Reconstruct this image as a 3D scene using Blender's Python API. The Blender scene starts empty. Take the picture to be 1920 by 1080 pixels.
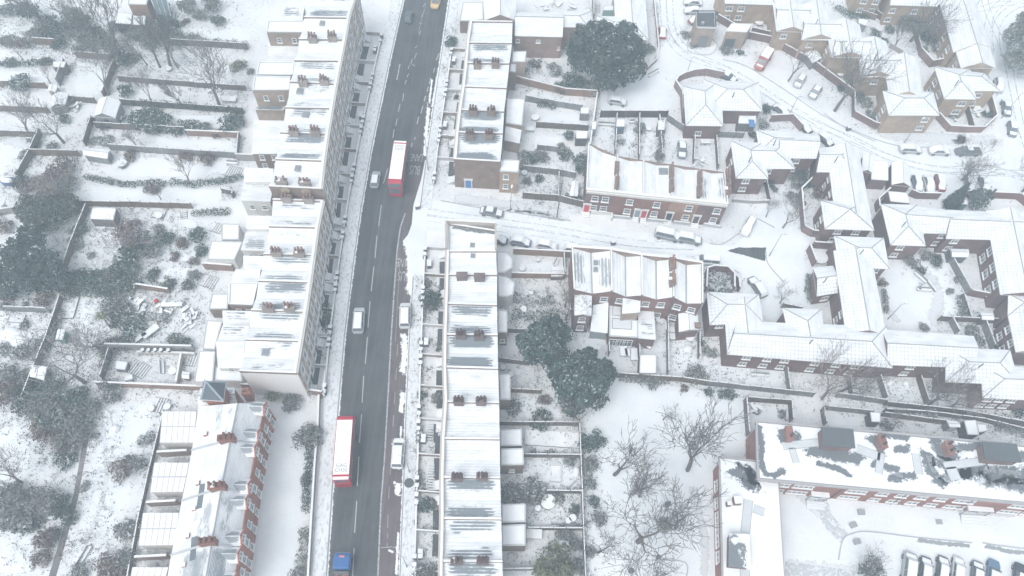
import bpy, math, random
from mathutils import Vector, Matrix
R = random.Random(7)
sc = bpy.context.scene
col = sc.collection
# ---------------------------------------------------------------- camera
FPX, CX, CY, CAMH = 1449.0, 960.0, 540.0, 118.0
_up = -Vector((-55, -860, -FPX)).normalized()
_f = Vector((0, 0, -1))
_yc = (_f - _up * _f.dot(_up)).normalized()
_xc = _yc.cross(_up)
ROT = Matrix((_xc, _yc, _up))
cam = bpy.data.cameras.new('camera')
cam.sensor_width = 36.0
cam.lens = FPX / 1920 * 36
cam.clip_end = 3000
camo = bpy.data.objects.new('camera', cam)
col.objects.link(camo)
camo.matrix_world = Matrix.Translation((0, 0, CAMH)) @ ROT.to_4x4()
sc.camera = camo
# ---------------------------------------------------------------- sky, sun, exposure
SUN_EL, SUN_ROT = math.radians(58), math.radians(215)
w = bpy.data.worlds.new("World"); sc.world = w; w.use_nodes = True
wn = w.node_tree; wn.nodes.clear()
sky = wn.nodes.new('ShaderNodeTexSky'); sky.sky_type = 'NISHITA'; sky.sun_disc = False
sky.sun_elevation = SUN_EL; sky.sun_rotation = SUN_ROT
sky.air_density = 1.0; sky.dust_density = 4.0; sky.ozone_density = 1.0
hs = wn.nodes.new('ShaderNodeHueSaturation'); hs.inputs['Saturation'].default_value = 0.22
bg = wn.nodes.new('ShaderNodeBackground'); bg.inputs['Strength'].default_value = 0.15
wo = wn.nodes.new('ShaderNodeOutputWorld')
wn.links.new(sky.outputs[0], hs.inputs['Color']); wn.links.new(hs.outputs[0], bg.inputs[0]); wn.links.new(bg.outputs[0], wo.inputs[0])
sun = bpy.data.lights.new('sun', 'SUN'); sun.energy = 0.55; sun.angle = math.radians(25); sun.color = (1.0, 0.97, 0.93)
suno = bpy.data.objects.new('sun', sun); col.objects.link(suno)
suno.rotation_euler = (math.radians(90) - SUN_EL, 0, math.pi - SUN_ROT)
sc.view_settings.view_transform = 'Standard'; sc.view_settings.look = 'None'
sc.view_settings.exposure = 0.69; sc.view_settings.gamma = 1.0
sc.view_settings.use_curve_mapping = False
sc.cycles.max_bounces = 6; sc.cycles.diffuse_bounces = 3; sc.cycles.volume_bounces = 1
sc.cycles.transparent_max_bounces = 6

def G(px, py, z=0.0):
    """the point of the world seen at a place of the photograph, at height z"""
    d = ROT @ Vector((px - CX, -(py - CY), -FPX))
    t = (z - CAMH) / d.z
    return Vector((d.x * t, d.y * t, z))
# ---------------------------------------------------------------- materials
MATS = {}
class NT:
    def __init__(s, name):
        s.m = bpy.data.materials.new(name); s.m.use_nodes = True
        s.t = s.m.node_tree; s.b = s.t.nodes['Principled BSDF']
        s.b.inputs['Specular IOR Level'].default_value = 0.25
    def n(s, typ, **k):
        x = s.t.nodes.new(typ)
        for a, v in k.items():
            if hasattr(x, a): setattr(x, a, v)
        return x
    def l(s, a, b): s.t.links.new(a, b)
    def val(s, x, inp):
        if hasattr(x, 'links') or isinstance(x, bpy.types.NodeSocket): s.l(x, inp)
        else: inp.default_value = x
    def M(s, op, a, b=0.0, c=None, clamp=False):
        x = s.n('ShaderNodeMath', operation=op); x.use_clamp = clamp
        s.val(a, x.inputs[0]); s.val(b, x.inputs[1])
        if c is not None: s.val(c, x.inputs[2])
        return x.outputs[0]
    def mix(s, f, a, b):
        x = s.n('ShaderNodeMix', data_type='RGBA')
        s.val(f, x.inputs[0])
        for i, v in ((6, a), (7, b)):
            if isinstance(v, tuple): x.inputs[i].default_value = v + (1,) if len(v) == 3 else v
            else: s.l(v, x.inputs[i])
        return x.outputs[2]
    def noise(s, scale, vec=None, detail=3.0, rough=0.55, dist=0.0):
        x = s.n('ShaderNodeTexNoise'); x.inputs['Scale'].default_value = scale
        x.inputs['Detail'].default_value = detail; x.inputs['Roughness'].default_value = rough
        x.inputs['Distortion'].default_value = dist
        if vec is not None: s.l(vec, x.inputs['Vector'])
        return x.outputs[0]
    def ramp(s, f, a, b):
        return s.M('MULTIPLY', s.M('SUBTRACT', f, a), 1.0 / (b - a), clamp=True)
    def obj(s): return s.n('ShaderNodeTexCoord').outputs['Object']
    def uv(s, name):
        x = s.n('ShaderNodeUVMap'); x.uv_map = name; return x.outputs[0]
    def done(s, colr, rough=0.9, metal=0.0, bump=None, bs=0.3, bd=0.05):
        if isinstance(colr, tuple): s.b.inputs['Base Color'].default_value = colr + (1,)
        else: s.l(colr, s.b.inputs['Base Color'])
        s.b.inputs['Roughness'].default_value = rough; s.b.inputs['Metallic'].default_value = metal
        if bump is not None:
            x = s.n('ShaderNodeBump'); x.inputs['Strength'].default_value = bs; x.inputs['Distance'].default_value = bd
            s.l(bump, x.inputs['Height']); s.l(x.outputs[0], s.b.inputs['Normal'])
        return s.m
SNOW = (0.85, 0.865, 0.875); SNOW2 = (0.72, 0.745, 0.765)
def geo_pos(t): return t.n('ShaderNodeNewGeometry').outputs['Position']
def mat(name, *a):
    key = (name,) + a
    if key in MATS: return MATS[key]
    MATS[key] = m = globals()['mk_' + name](*a)
    return m
def mk_snow():
    t = NT('snow'); p = geo_pos(t)
    a = t.noise(0.35, p, 5.0); b = t.noise(3.0, p, 4.0)
    c = t.mix(t.ramp(a, 0.35, 0.68), SNOW, SNOW2)
    c = t.mix(t.M('MULTIPLY', t.ramp(b, 0.55, 0.75), 0.35), c, (0.6, 0.64, 0.67))
    return t.done(c, 0.85, bump=b, bs=0.25, bd=0.12)
def mk_snowclean():
    t = NT('clean_snow'); a = t.noise(0.8, geo_pos(t), 4.0)
    return t.done(t.mix(t.ramp(a, 0.3, 0.7), (0.85, 0.88, 0.9), (0.77, 0.8, 0.83)), 0.85, bump=a, bs=0.2, bd=0.1)
def mk_ground():
    t = NT('snowy_ground'); p = geo_pos(t)
    a = t.noise(0.09, p, 6.0, 0.6); b = t.noise(1.9, p, 6.0, 0.72); d = t.noise(7.0, p, 3.0)
    c = t.mix(t.ramp(a, 0.35, 0.65), SNOW, SNOW2)
    thr = t.M('SUBTRACT', 0.72, t.M('MULTIPLY', a, 0.26))
    msk = t.M('MULTIPLY', t.M('MULTIPLY', t.M('SUBTRACT', b, thr), 14.0, clamp=True), 0.75)
    c = t.mix(msk, c, (0.2, 0.2, 0.17))
    e = t.noise(4.5, p, 6.0, 0.8); g = t.noise(0.25, p, 3.0)
    c = t.mix(t.M('MULTIPLY', t.M('MULTIPLY', t.ramp(e, 0.56, 0.64), t.ramp(g, 0.47, 0.62)), 0.5), c, (0.27, 0.28, 0.26))
    c = t.mix(t.M('MULTIPLY', t.ramp(d, 0.56, 0.75), 0.3), c, (0.52, 0.55, 0.56))
    return t.done(c, 0.9, bump=t.M('ADD', b, e), bs=0.6, bd=0.25)
def mk_lawn():
    t = NT('smooth_snow'); p = geo_pos(t)
    a = t.noise(0.14, p, 5.0, 0.6); d = t.noise(4.0, p, 5.0, 0.65)
    c = t.mix(t.ramp(a, 0.35, 0.65), (0.82, 0.85, 0.87), (0.73, 0.77, 0.8))
    e = t.noise(1.1, p, 7.0, 0.75)
    c = t.mix(t.M('MULTIPLY', t.ramp(d, 0.58, 0.72), 0.3), c, (0.5, 0.52, 0.5))
    c = t.mix(t.M('MULTIPLY', t.ramp(e, 0.55, 0.7), 0.3), c, (0.6, 0.62, 0.62))
    return t.done(c, 0.9, bump=e, bs=0.6, bd=0.25)
def mk_pavement():
    t = NT('trodden_snow'); p = geo_pos(t)
    mp = t.n('ShaderNodeMapping'); mp.inputs['Scale'].default_value = (1.6, 0.8, 1); t.l(p, mp.inputs[0])
    a = t.noise(1.5, mp.outputs[0], 5.0, 0.7); d = t.noise(0.2, p, 3.0)
    c = t.mix(t.ramp(d, 0.3, 0.7), (0.76, 0.79, 0.81), (0.66, 0.69, 0.71))
    c = t.mix(t.M('MULTIPLY', t.ramp(a, 0.52, 0.6), 0.6), c, (0.36, 0.37, 0.38))
    return t.done(c, 0.9, bump=a, bs=0.3, bd=0.1)
def mk_track(alpha=0.5):
    t = NT('tyre_tracked_snow'); p = geo_pos(t); a = t.noise(0.7, p, 5.0, 0.7)
    m = t.done(t.mix(t.ramp(a, 0.35, 0.7), (0.52, 0.56, 0.6), (0.72, 0.75, 0.78)), 0.8)
    t.l(t.M('MULTIPLY', t.ramp(a, 0.4, 0.62), alpha), t.b.inputs['Alpha'])
    return m
def mk_asphalt(c0=(0.042, 0.047, 0.05), c1=(0.07, 0.075, 0.079)):
    t = NT('wet_asphalt'); p = geo_pos(t)
    mp = t.n('ShaderNodeMapping'); mp.inputs['Scale'].default_value = (1.0, 0.1, 1); mp.inputs['Rotation'].default_value = (0, 0, 0.17); t.l(p, mp.inputs[0])
    a = t.noise(0.7, mp.outputs[0], 4.0); b = t.noise(0.12, p, 4.0, 0.65); d = t.noise(9, p, 2.0)
    c = t.mix(t.ramp(a, 0.38, 0.62), c0, c1)
    c = t.mix(t.M('MULTIPLY', t.ramp(b, 0.42, 0.66), 0.6), c, tuple(x * 1.5 for x in c1))
    mq = t.n('ShaderNodeMapping'); mq.inputs['Scale'].default_value = (2.2, 0.04, 1); mq.inputs['Rotation'].default_value = (0, 0, 0.17); t.l(p, mq.inputs[0])
    c = t.mix(t.M('MULTIPLY', t.ramp(t.noise(0.9, mq.outputs[0], 3.0), 0.5, 0.62), 0.4), c, tuple(x * 1.7 for x in c1))
    c = t.mix(t.M('MULTIPLY', t.ramp(d, 0.58, 0.7), 0.25), c, (0.25, 0.27, 0.28))
    m = t.done(c, 0.55, bump=d, bs=0.1, bd=0.02)
    return m
def mk_worn():
    t = NT('worn_white_paint'); a = t.noise(2.5, geo_pos(t), 5.0, 0.7)
    return t.done(t.mix(t.ramp(a, 0.42, 0.62), (0.5, 0.51, 0.52), (0.2, 0.21, 0.22)), 0.7)
def mk_slush():
    t = NT('slush'); p = geo_pos(t); a = t.noise(1.1, p, 6.0, 0.72)
    m = t.done(t.mix(t.ramp(a, 0.3, 0.6), (0.6, 0.63, 0.66), (0.78, 0.81, 0.84)), 0.8)
    t.l(t.ramp(a, 0.4, 0.56), t.b.inputs['Alpha'])
    return m
def mk_plain(c, rough=0.7, metal=0.0, var=0.18):
    t = NT('painted'); a = t.noise(1.3, t.obj(), 4.0)
    c2 = tuple(x * (1 - var) for x in c)
    return t.done(t.mix(a, c, c2), rough, metal)
def mk_brick(c, dirt=0.35):
    t = NT('brick'); p = geo_pos(t); a = t.noise(0.5, p, 5.0, 0.6); b = t.noise(9.0, p, 3.0, 0.7)
    z = t.n('ShaderNodeSeparateXYZ'); t.l(p, z.inputs[0])
    rows = t.M('GREATER_THAN', t.M('FRACT', t.M('MULTIPLY', z.outputs[2], 4.0)), 0.8)
    d = tuple(x * (1 - dirt) for x in c); e = tuple(min(1, x * 1.25) for x in c)
    k = t.mix(t.ramp(a, 0.35, 0.65), c, d)
    k = t.mix(t.M('MULTIPLY', t.ramp(b, 0.45, 0.7), 0.5), k, e)
    k = t.mix(t.M('MULTIPLY', rows, 0.25), k, (0.45, 0.43, 0.41))
    return t.done(k, 0.9)
def mk_wood(c=(0.16, 0.14, 0.125)):
    t = NT('weathered_wood'); p = geo_pos(t); a = t.noise(0.9, p, 5.0, 0.7)
    mp = t.n('ShaderNodeMapping'); mp.inputs['Scale'].default_value = (1, 1, 0.05); t.l(p, mp.inputs[0]); b = t.noise(6.0, mp.outputs[0], 2.0)
    k = t.mix(t.ramp(a, 0.3, 0.7), c, tuple(x * 0.6 for x in c))
    k = t.mix(t.M('MULTIPLY', t.ramp(b, 0.5, 0.7), 0.5), k, tuple(min(1, x * 1.7) for x in c))
    return t.done(k, 0.9)
def mk_glass():
    t = NT('window_glass'); a = t.noise(0.4, geo_pos(t), 2.0)
    return t.done(t.mix(a, (0.09, 0.11, 0.13), (0.19, 0.22, 0.24)), 0.12)
def mk_roof(lines, expo, grid, slate=(0.14, 0.165, 0.185), sp=0.42, seed=0.0):
    """snowed roof: courses of tiles showing as faint lines, slates bare where the snow slid"""
    t = NT('snowed_roof'); uv = t.uv('UVMap'); nv = t.uv('norm')
    s = t.n('ShaderNodeSeparateXYZ'); t.l(uv, s.inputs[0]); q = t.n('ShaderNodeSeparateXYZ'); t.l(nv, q.inputs[0])
    wv = t.noise(0.9, uv, 3.0)
    vv = t.M('ADD', s.outputs[1], t.M('MULTIPLY', wv, 0.08))
    fr = t.M('FRACT', t.M('DIVIDE', vv, sp))
    course = t.M('GREATER_THAN', fr, 0.62)
    mp = t.n('ShaderNodeMapping'); mp.inputs['Location'].default_value = (seed * 3.1, seed * 7.7, 0); mp.inputs['Scale'].default_value = (0.5, 1.3, 1); t.l(uv, mp.inputs[0])
    a = t.noise(0.55, mp.outputs[0], 6.0, 0.62); f = t.noise(2.6, mp.outputs[0], 5.0, 0.75)
    c = t.mix(t.ramp(a, 0.38, 0.66), SNOW, (0.66, 0.69, 0.715))
    gn = t.n('ShaderNodeNewGeometry'); sn = t.n('ShaderNodeSeparateXYZ'); t.l(gn.outputs['True Normal'], sn.inputs[0])
    wind = t.M('ADD', t.M('MULTIPLY', sn.outputs[1], -2.2), t.M('MULTIPLY', sn.outputs[0], -1.0)); wind = t.M('ADD', wind, 0.45, clamp=True)
    if not grid: wind = 1.0
    ln = t.M('MULTIPLY', t.M('MULTIPLY', course, wind), t.M('MULTIPLY', t.ramp(f, 0.3, 0.6), lines))
    c = t.mix(ln, c, (0.42, 0.46, 0.49))
    if grid:
        g = t.M('GREATER_THAN', t.M('FRACT', t.M('DIVIDE', s.outputs[0], 0.62)), 0.8)
        c = t.mix(t.M('MULTIPLY', t.M('MULTIPLY', g, grid), wind), c, (0.42, 0.46, 0.49))
    if expo > 0:
        env = t.M('MULTIPLY', t.M('MULTIPLY', t.ramp(q.outputs[0], 0.02, 0.25), t.ramp(q.outputs[0], 0.99, 0.8)),
                  t.M('MULTIPLY', t.ramp(q.outputs[1], 0.22, 0.5), t.ramp(q.outputs[1], 1.02, 0.88)))
        k = t.M('ADD', t.M('MULTIPLY', a, 0.9), t.M('MULTIPLY', f, 0.45))
        k = t.M('ADD', k, t.M('MULTIPLY', env, expo))
        k = t.M('SUBTRACT', k, t.M('MULTIPLY', course, 0.22))
        msk = t.M('MULTIPLY', t.ramp(k, 0.9, 1.02), 0.95)
        sl = t.mix(f, slate, tuple(x * 1.5 for x in slate))
        c = t.mix(msk, c, sl)
    return t.done(c, 0.85, bump=t.M('ADD', fr, t.M('MULTIPLY', f, 2.0)), bs=0.3, bd=0.06)
def mk_flatroof(bare, seed=0.0):
    t = NT('snowed_flat_roof'); p = geo_pos(t)
    mp = t.n('ShaderNodeMapping'); mp.inputs['Location'].default_value = (seed * 13.1, seed * 5.7, 0); t.l(p, mp.inputs[0])
    a = t.noise(0.16, mp.outputs[0], 3.0, 0.5); f = t.noise(1.1, mp.outputs[0], 7.0, 0.75, 0.6)
    c = t.mix(t.ramp(a, 0.35, 0.7), SNOW, SNOW2)
    k = t.M('ADD', t.M('MULTIPLY', a, 1.1), t.M('MULTIPLY', f, 0.5))
    c = t.mix(t.ramp(k, bare, bare + 0.03), c, t.mix(f, (0.12, 0.14, 0.155), (0.22, 0.24, 0.26)))
    return t.done(c, 0.85, bump=f, bs=0.2, bd=0.1)
def mk_leaf(c, snowy, seed=0.0):
    t = NT('foliage'); p = t.obj(); a = t.noise(0.9, p, 4.0, 0.6); b = t.noise(6.0, p, 2.0)
    g = t.n('ShaderNodeNewGeometry'); s = t.n('ShaderNodeSeparateXYZ'); t.l(g.outputs['Normal'], s.inputs[0])
    rnd = t.n('ShaderNodeNewGeometry').outputs['Random Per Island']
    k = t.mix(rnd, tuple(x * 0.35 for x in c), tuple(x * 1.9 for x in c))
    k = t.mix(t.ramp(t.noise(0.55, p, 4.0, 0.6), 0.42, 0.62), k, tuple(x * 2.0 for x in c))
    up = t.M('ABSOLUTE', s.outputs[2])
    m = t.M('ADD', t.M('MULTIPLY', up, 0.5), t.M('ADD', t.M('MULTIPLY', a, 0.6), t.M('MULTIPLY', rnd, 0.35)))
    m = t.M('ADD', m, t.M('MULTIPLY', t.ramp(t.noise(0.7, p, 5.0, 0.7), 0.48, 0.66), 0.22))
    k = t.mix(t.ramp(m, 1.28 - snowy * 0.6, 1.44 - snowy * 0.6), k, (0.62, 0.66, 0.68))
    return t.done(k, 0.8)
def mk_patch(c):
    """thin patch whose edge breaks up into specks"""
    t = NT('broken_patch'); p = geo_pos(t); s = t.n('ShaderNodeSeparateXYZ'); t.l(t.uv('fade'), s.inputs[0]); a = t.noise(1.3, p, 8.0, 0.78, 0.4); b = t.noise(5.0, p, 3.0)
    m = t.done(t.mix(b, c, tuple(min(1, x * 1.3) for x in c)), 0.8)
    k = t.M('ADD', t.M('MULTIPLY', s.outputs[0], 0.42), a); t.l(t.ramp(k, 0.68, 0.74), t.b.inputs['Alpha']); return m
def mk_bark(c=(0.1, 0.095, 0.09)):
    t = NT('bark'); p = t.obj(); a = t.noise(3.0, p, 4.0)
    g = t.n('ShaderNodeNewGeometry'); s = t.n('ShaderNodeSeparateXYZ'); t.l(g.outputs['Normal'], s.inputs[0])
    k = t.mix(a, c, tuple(x * 1.7 for x in c))
    k = t.mix(t.M('MULTIPLY', t.ramp(s.outputs[2], 0.5, 0.9), 0.35), k, (0.7, 0.73, 0.75))
    return t.done(k, 0.9)
# ---------------------------------------------------------------- mesh builder
ORG = {}
class MB:
    def __init__(s): s.v = []; s.f = []; s.mi = []; s.uv = None
    def face(s, pts, mi=0):
        i = len(s.v); s.v += [Vector(p) for p in pts]; s.f.append(tuple(range(i, i + len(pts)))); s.mi.append(mi)
    def prism(s, poly, z0, z1, mi=0, top=None, bot=True):
        """poly: list of xy; z1 may be a list of heights"""
        n = len(poly); zt = z1 if isinstance(z1, (list, tuple)) else [z1] * n
        A = sum(poly[i][0] * poly[(i + 1) % n][1] - poly[(i + 1) % n][0] * poly[i][1] for i in range(n))
        if A < 0: poly = poly[::-1]; zt = list(zt)[::-1]
        i = len(s.v)
        s.v += [Vector((p[0], p[1], z0)) for p in poly] + [Vector((p[0], p[1], z)) for p, z in zip(poly, zt)]
        for k in range(n):
            j = (k + 1) % n; s.f.append((i + k, i + j, i + n + j, i + n + k)); s.mi.append(mi)
        s.f.append(tuple(i + n + k for k in range(n))); s.mi.append(mi if top is None else top)
        if bot: s.f.append(tuple(i + k for k in reversed(range(n)))); s.mi.append(mi)
    def box(s, c, d, rot=0.0, mi=0, top=None):
        ca, sa = math.cos(rot), math.sin(rot); hx, hy = d[0] / 2, d[1] / 2
        poly = [(c[0] + x * ca - y * sa, c[1] + x * sa + y * ca) for x, y in ((-hx, -hy), (hx, -hy), (hx, hy), (-hx, hy))]
        s.prism(poly, c[2], c[2] + d[2], mi, top)
    def bar(s, a, b, wdt, z0, z1, mi=0, top=None):
        a = Vector(a[:2]); b = Vector(b[:2]); d = (b - a)
        if d.length < 1e-6: return
        n = Vector((-d.y, d.x)).normalized() * wdt / 2
        s.prism([a - n, b - n, b + n, a + n], z0, z1, mi, top)
    def tube(s, a, b, r0, r1, n=5, mi=0, cap=False):
        a = Vector(a); b = Vector(b); d = (b - a).normalized()
        u = d.orthogonal().normalized(); w_ = d.cross(u); i = len(s.v)
        for p, r in ((a, r0), (b, r1)):
            for k in range(n):
                t = 2 * math.pi * k / n; s.v.append(p + (u * math.cos(t) + w_ * math.sin(t)) * r)
        for k in range(n):
            j = (k + 1) % n; s.f.append((i + k, i + j, i + n + j, i + n + k)); s.mi.append(mi)
        if cap:
            s.f.append(tuple(i + n + k for k in range(n))); s.mi.append(mi)
            s.f.append(tuple(i + k for k in reversed(range(n)))); s.mi.append(mi)
    def loft(s, rings, mi=0, cap=True):
        i = len(s.v); n = len(rings[0])
        for r in rings: s.v += [Vector(p) for p in r]
        for q in range(len(rings) - 1):
            for k in range(n):
                j = (k + 1) % n; s.f.append((i + q * n + k, i + q * n + j, i + (q + 1) * n + j, i + (q + 1) * n + k)); s.mi.append(mi)
        if cap:
            s.f.append(tuple(i + k for k in reversed(range(n)))); s.mi.append(mi)
            m = i + (len(rings) - 1) * n; s.f.append(tuple(m + k for k in range(n))); s.mi.append(mi)
    def mesh(s, name, mats, org=None, uv=False, smooth=False):
        me = bpy.data.meshes.new(name)
        o = org or Vector((0, 0, 0))
        me.from_pydata([tuple(p - o) for p in s.v], [], s.f)
        if not isinstance(mats, (list, tuple)): mats = [mats]
        for m in mats: me.materials.append(m)
        me.polygons.foreach_set('material_index', s.mi)
        if smooth: me.polygons.foreach_set('use_smooth', [True] * len(s.f))
        if uv:
            a = me.uv_layers.new(name='UVMap').data; b = me.uv_layers.new(name='norm').data
            for p in me.polygons:
                n = p.normal; h = Vector((-n.y, n.x, 0))
                h = Vector((1, 0, 0)) if h.length < 0.02 else h.normalized()
                vv = n.cross(h)
                pts = [me.vertices[me.loops[l].vertex_index].co for l in p.loop_indices]
                us = [q.dot(h) for q in pts]; vs = [q.dot(vv) for q in pts]
                du = max(max(us) - min(us), 1e-4); dv = max(max(vs) - min(vs), 1e-4)
                for l, u, v_ in zip(p.loop_indices, us, vs):
                    a[l].uv = (u, v_ - min(vs)); b[l].uv = ((u - min(us)) / du, (v_ - min(vs)) / dv)
        me.update(); return me
    def build(s, name, mats, parent=None, uv=False, smooth=False, **kw):
        org = ORG.get(parent.name) if parent else kw.get('org')
        if not s.f: return None
        o = bpy.data.objects.new(name, s.mesh(name, mats, org, uv, smooth)); col.objects.link(o)
        if parent: o.parent = parent
        elif org is not None: o.location = org
        ORG[o.name] = org if org is not None else Vector((0, 0, 0))
        return o
def tag(o, label=None, cat=None, group=None, kind=None):
    if label: o['label'] = label
    if cat: o['category'] = cat
    if group: o['group'] = group
    if kind: o['kind'] = kind
    return o
def thing(name, loc, label, cat, group=None, rz=0.0):
    o = bpy.data.objects.new(name, None); col.objects.link(o); o.empty_display_size = 0.3
    o.location = loc; o.rotation_euler[2] = rz; ORG[o.name] = Vector(loc)
    return tag(o, label, cat, group)
def copy_tree(o, parent=None):
    c = o.copy(); col.objects.link(c)
    if parent: c.parent = parent
    for ch in [x for x in KIDS.get(o.as_pointer(), [])]: copy_tree(ch, c)
    return c
KIDS = {}
def index_kids(o):
    KIDS[o.as_pointer()] = list(o.children)
    for ch in o.children: index_kids(ch)
def struct(name, b, m, **kw):
    o = b.build(name, m, **kw); o['kind'] = 'structure'; return o
def lerp(a, b, t): return a + (b - a) * t
# ---------------------------------------------------------------- builders for buildings
BR_RED = ('brick', (0.3, 0.125, 0.1)); BR_TAN = ('brick', (0.42, 0.335, 0.275)); BR_BROWN = ('brick', (0.27, 0.2, 0.165))
BR_MAR = ('brick', (0.205, 0.135, 0.13)); STUCCO = ('plain', (0.72, 0.71, 0.68), 0.9); WHITE = ('plain', (0.78, 0.79, 0.79), 0.6)
BR_FRONT = ('brick', (0.5, 0.42, 0.36)); DGREY = ('plain', (0.13, 0.14, 0.15), 0.7); MGREY = ('plain', (0.36, 0.38, 0.4), 0.8)
def mm(k): return mat(*k) if isinstance(k, tuple) else mat(k)
WIN = {}
def window_mesh(wd, hg, style):
    k = (wd, hg, style)
    if k in WIN: return WIN[k]
    f = MB(); t = 0.13 if style != 'thin' else 0.08
    def bx(x0, x1, z0, z1, y1=0.09): f.prism([(x0, 0.0), (x1, 0.0), (x1, y1), (x0, y1)], z0, z1)
    bx(-wd / 2, -wd / 2 + t, 0, hg); bx(wd / 2 - t, wd / 2, 0, hg)
    bx(-wd / 2 + t, wd / 2 - t, 0, t); bx(-wd / 2 + t, wd / 2 - t, hg - t, hg)
    if style == 'sash': bx(-wd / 2 + t, wd / 2 - t, hg * .5 - .04, hg * .5 + .05, .075)
    elif style != 'thin':
        n = max(1, round(wd / 0.8) - 1)
        for i in range(n): x = -wd / 2 + wd * (i + 1) / (n + 1); bx(x - .05, x + .05, t, hg - t, .075)
        bx(-wd / 2 + t, wd / 2 - t, hg * .62, hg * .62 + .07, .06)
    p = MB(); p.prism([(-wd / 2 + t * .5, -.02), (wd / 2 - t * .5, -.02), (wd / 2 - t * .5, .03), (-wd / 2 + t * .5, .03)], t * .5, hg - t * .5)
    s = MB(); s.prism([(-wd / 2 - .1, 0), (wd / 2 + .1, 0), (wd / 2 + .1, .22), (-wd / 2 - .1, .22)], -.14, -.02)
    s.prism([(-wd / 2 - .1, 0), (wd / 2 + .1, 0), (wd / 2 + .1, .22), (-wd / 2 - .1, .22)], -.018, .03, 1, 1)
    WIN[k] = (f.mesh('window', mat(*WHITE)), p.mesh('pane', mat('glass')), s.mesh('sill', [mat(*STUCCO), mat('snow')]))
    return WIN[k]
def put(name, mesh, parent, loc, rz=0.0):
    o = bpy.data.objects.new(name, mesh); col.objects.link(o); o.parent = parent
    o.location = loc; o.rotation_euler[2] = rz; return o
def window_at(par, pos, out, wd=1.1, hg=1.3, style='sash'):
    m = window_mesh(wd, hg, style); rz = math.atan2(-out.x, out.y)
    p = Vector(pos) + out * 0.015 - ORG[par.name]
    f = put('window', m[0], par, p, rz); put('pane', m[1], f, (0, 0, 0)); put('sill', m[2], f, (0, 0, 0))
    return f
def outward(A, B, ctr):
    d = (B - A); d.z = 0; n = Vector((d.y, -d.x, 0)).normalized()
    return n if (A + B).dot(n) / 2 > ctr.dot(n) else -n
def wall_windows(par, A, B, ctr, rows, ts, wd=1.1, hg=1.3, style='sash', inset=0.0):
    n = outward(A.copy(), B.copy(), ctr)
    for z in rows:
        for t in ts:
            p = lerp(A, B, t); window_at(par, Vector((p.x, p.y, z)) - n * inset, n, wd, hg, style)
DOORS = {}
def door_at(par, pos, out, color, wd=1.0, hg=2.1, surround=True):
    rz = math.atan2(-out.x, out.y); k = (color, wd, hg, surround)
    if k not in DOORS:
        d = MB(); d.prism([(-wd / 2, 0), (wd / 2, 0), (wd / 2, .08), (-wd / 2, .08)], 0, hg)
        f = MB()
        for a, b, c, e in ((-wd / 2 - .2, -wd / 2, 0, hg), (wd / 2, wd / 2 + .2, 0, hg), (-wd / 2 - .3, wd / 2 + .3, hg, hg + .4)):
            f.prism([(a, 0), (b, 0), (b, .16), (a, .16)], c, e)
        h = MB(); h.box((wd * .35, .11, hg * .45), (.06, .06, .12))
        DOORS[k] = (d.mesh('door', mat('plain', color, .4)), f.mesh('door_frame', mat(*WHITE)), h.mesh('handle', mat(*MGREY)))
    p = Vector(pos) + out * .02 - ORG[par.name]; m = DOORS[k]
    o = put('door', m[0], par, p, rz)
    if surround: put('door_frame', m[1], o, (0, 0, 0))
    put('handle', m[2], o, (0, 0, 0)); return o
POT = {}
def pot_mesh(c):
    if c not in POT:
        b = MB(); n = 8
        rs = [(0, .19), (.65, .15), (.7, .2), (.85, .2), (.85, .1)]
        b.loft([[(math.cos(6.283 * k / n) * r, math.sin(6.283 * k / n) * r, z) for k in range(n)] for z, r in rs])
        POT[c] = b.mesh('chimney_pot', mat('plain', c, .9))
    return POT[c]
def chimney(par, pos, rot, L=1.9, Wd=0.85, h=1.9, pots=4, m=BR_BROWN, rows=1, potc=(0.36, 0.2, 0.16)):
    """a brick stack standing at pos, its long side along rot"""
    b = MB(); b.box(pos, (L, Wd, h - .25), rot); b.box((pos[0], pos[1], pos[2] + h - .25), (L + .16, Wd + .16, .25), rot)
    R.random() < .3 and b.box((pos[0] - L * .2, pos[1], pos[2] + h + .003), (L * .3, Wd * .8, .05), rot, 1, 1)
    o = b.build('chimney', [mm(m), mat('snow')], par)
    ca, sa = math.cos(rot), math.sin(rot)
    for r in range(rows):
        for i in range(pots):
            if R.random() < 0.12: continue
            x = (i + .5) / pots * L - L / 2; y = (r - (rows - 1) / 2) * .4
            q = Vector((pos[0] + x * ca - y * sa, pos[1] + x * sa + y * ca, pos[2] + h + .05)) - ORG[par.name]
            e = put('chimney_pot', pot_mesh(potc), o, q, R.random()); s = R.uniform(.8, 1.25); e.scale = (1, 1, s)
    return o
def eave_ring(b, P, z0, z1, mi=1):
    b.prism([(p.x, p.y) for p in P], z0, z1, mi)
def shrink(P, d):
    """polygon moved in by d"""
    n = len(P); c = sum((Vector(p[:2]) for p in P), Vector((0, 0))) / n; out = []
    for i in range(n):
        a, b_, e = Vector(P[i - 1][:2]), Vector(P[i][:2]), Vector(P[(i + 1) % n][:2])
        d1 = (b_ - a).normalized(); d2 = (e - b_).normalized()
        n1 = Vector((-d1.y, d1.x)); n2 = Vector((-d2.y, d2.x))
        if (c - b_).dot(n1) < 0 and (c - a).dot(n1) < 0: n1 = -n1
        if (c - b_).dot(n2) < 0 and (c - e).dot(n2) < 0: n2 = -n2
        k = 1 + n1.dot(n2); m = (n1 + n2) / (k if k > .2 else .2)
        out.append(b_ + m * d)
    return out
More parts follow.
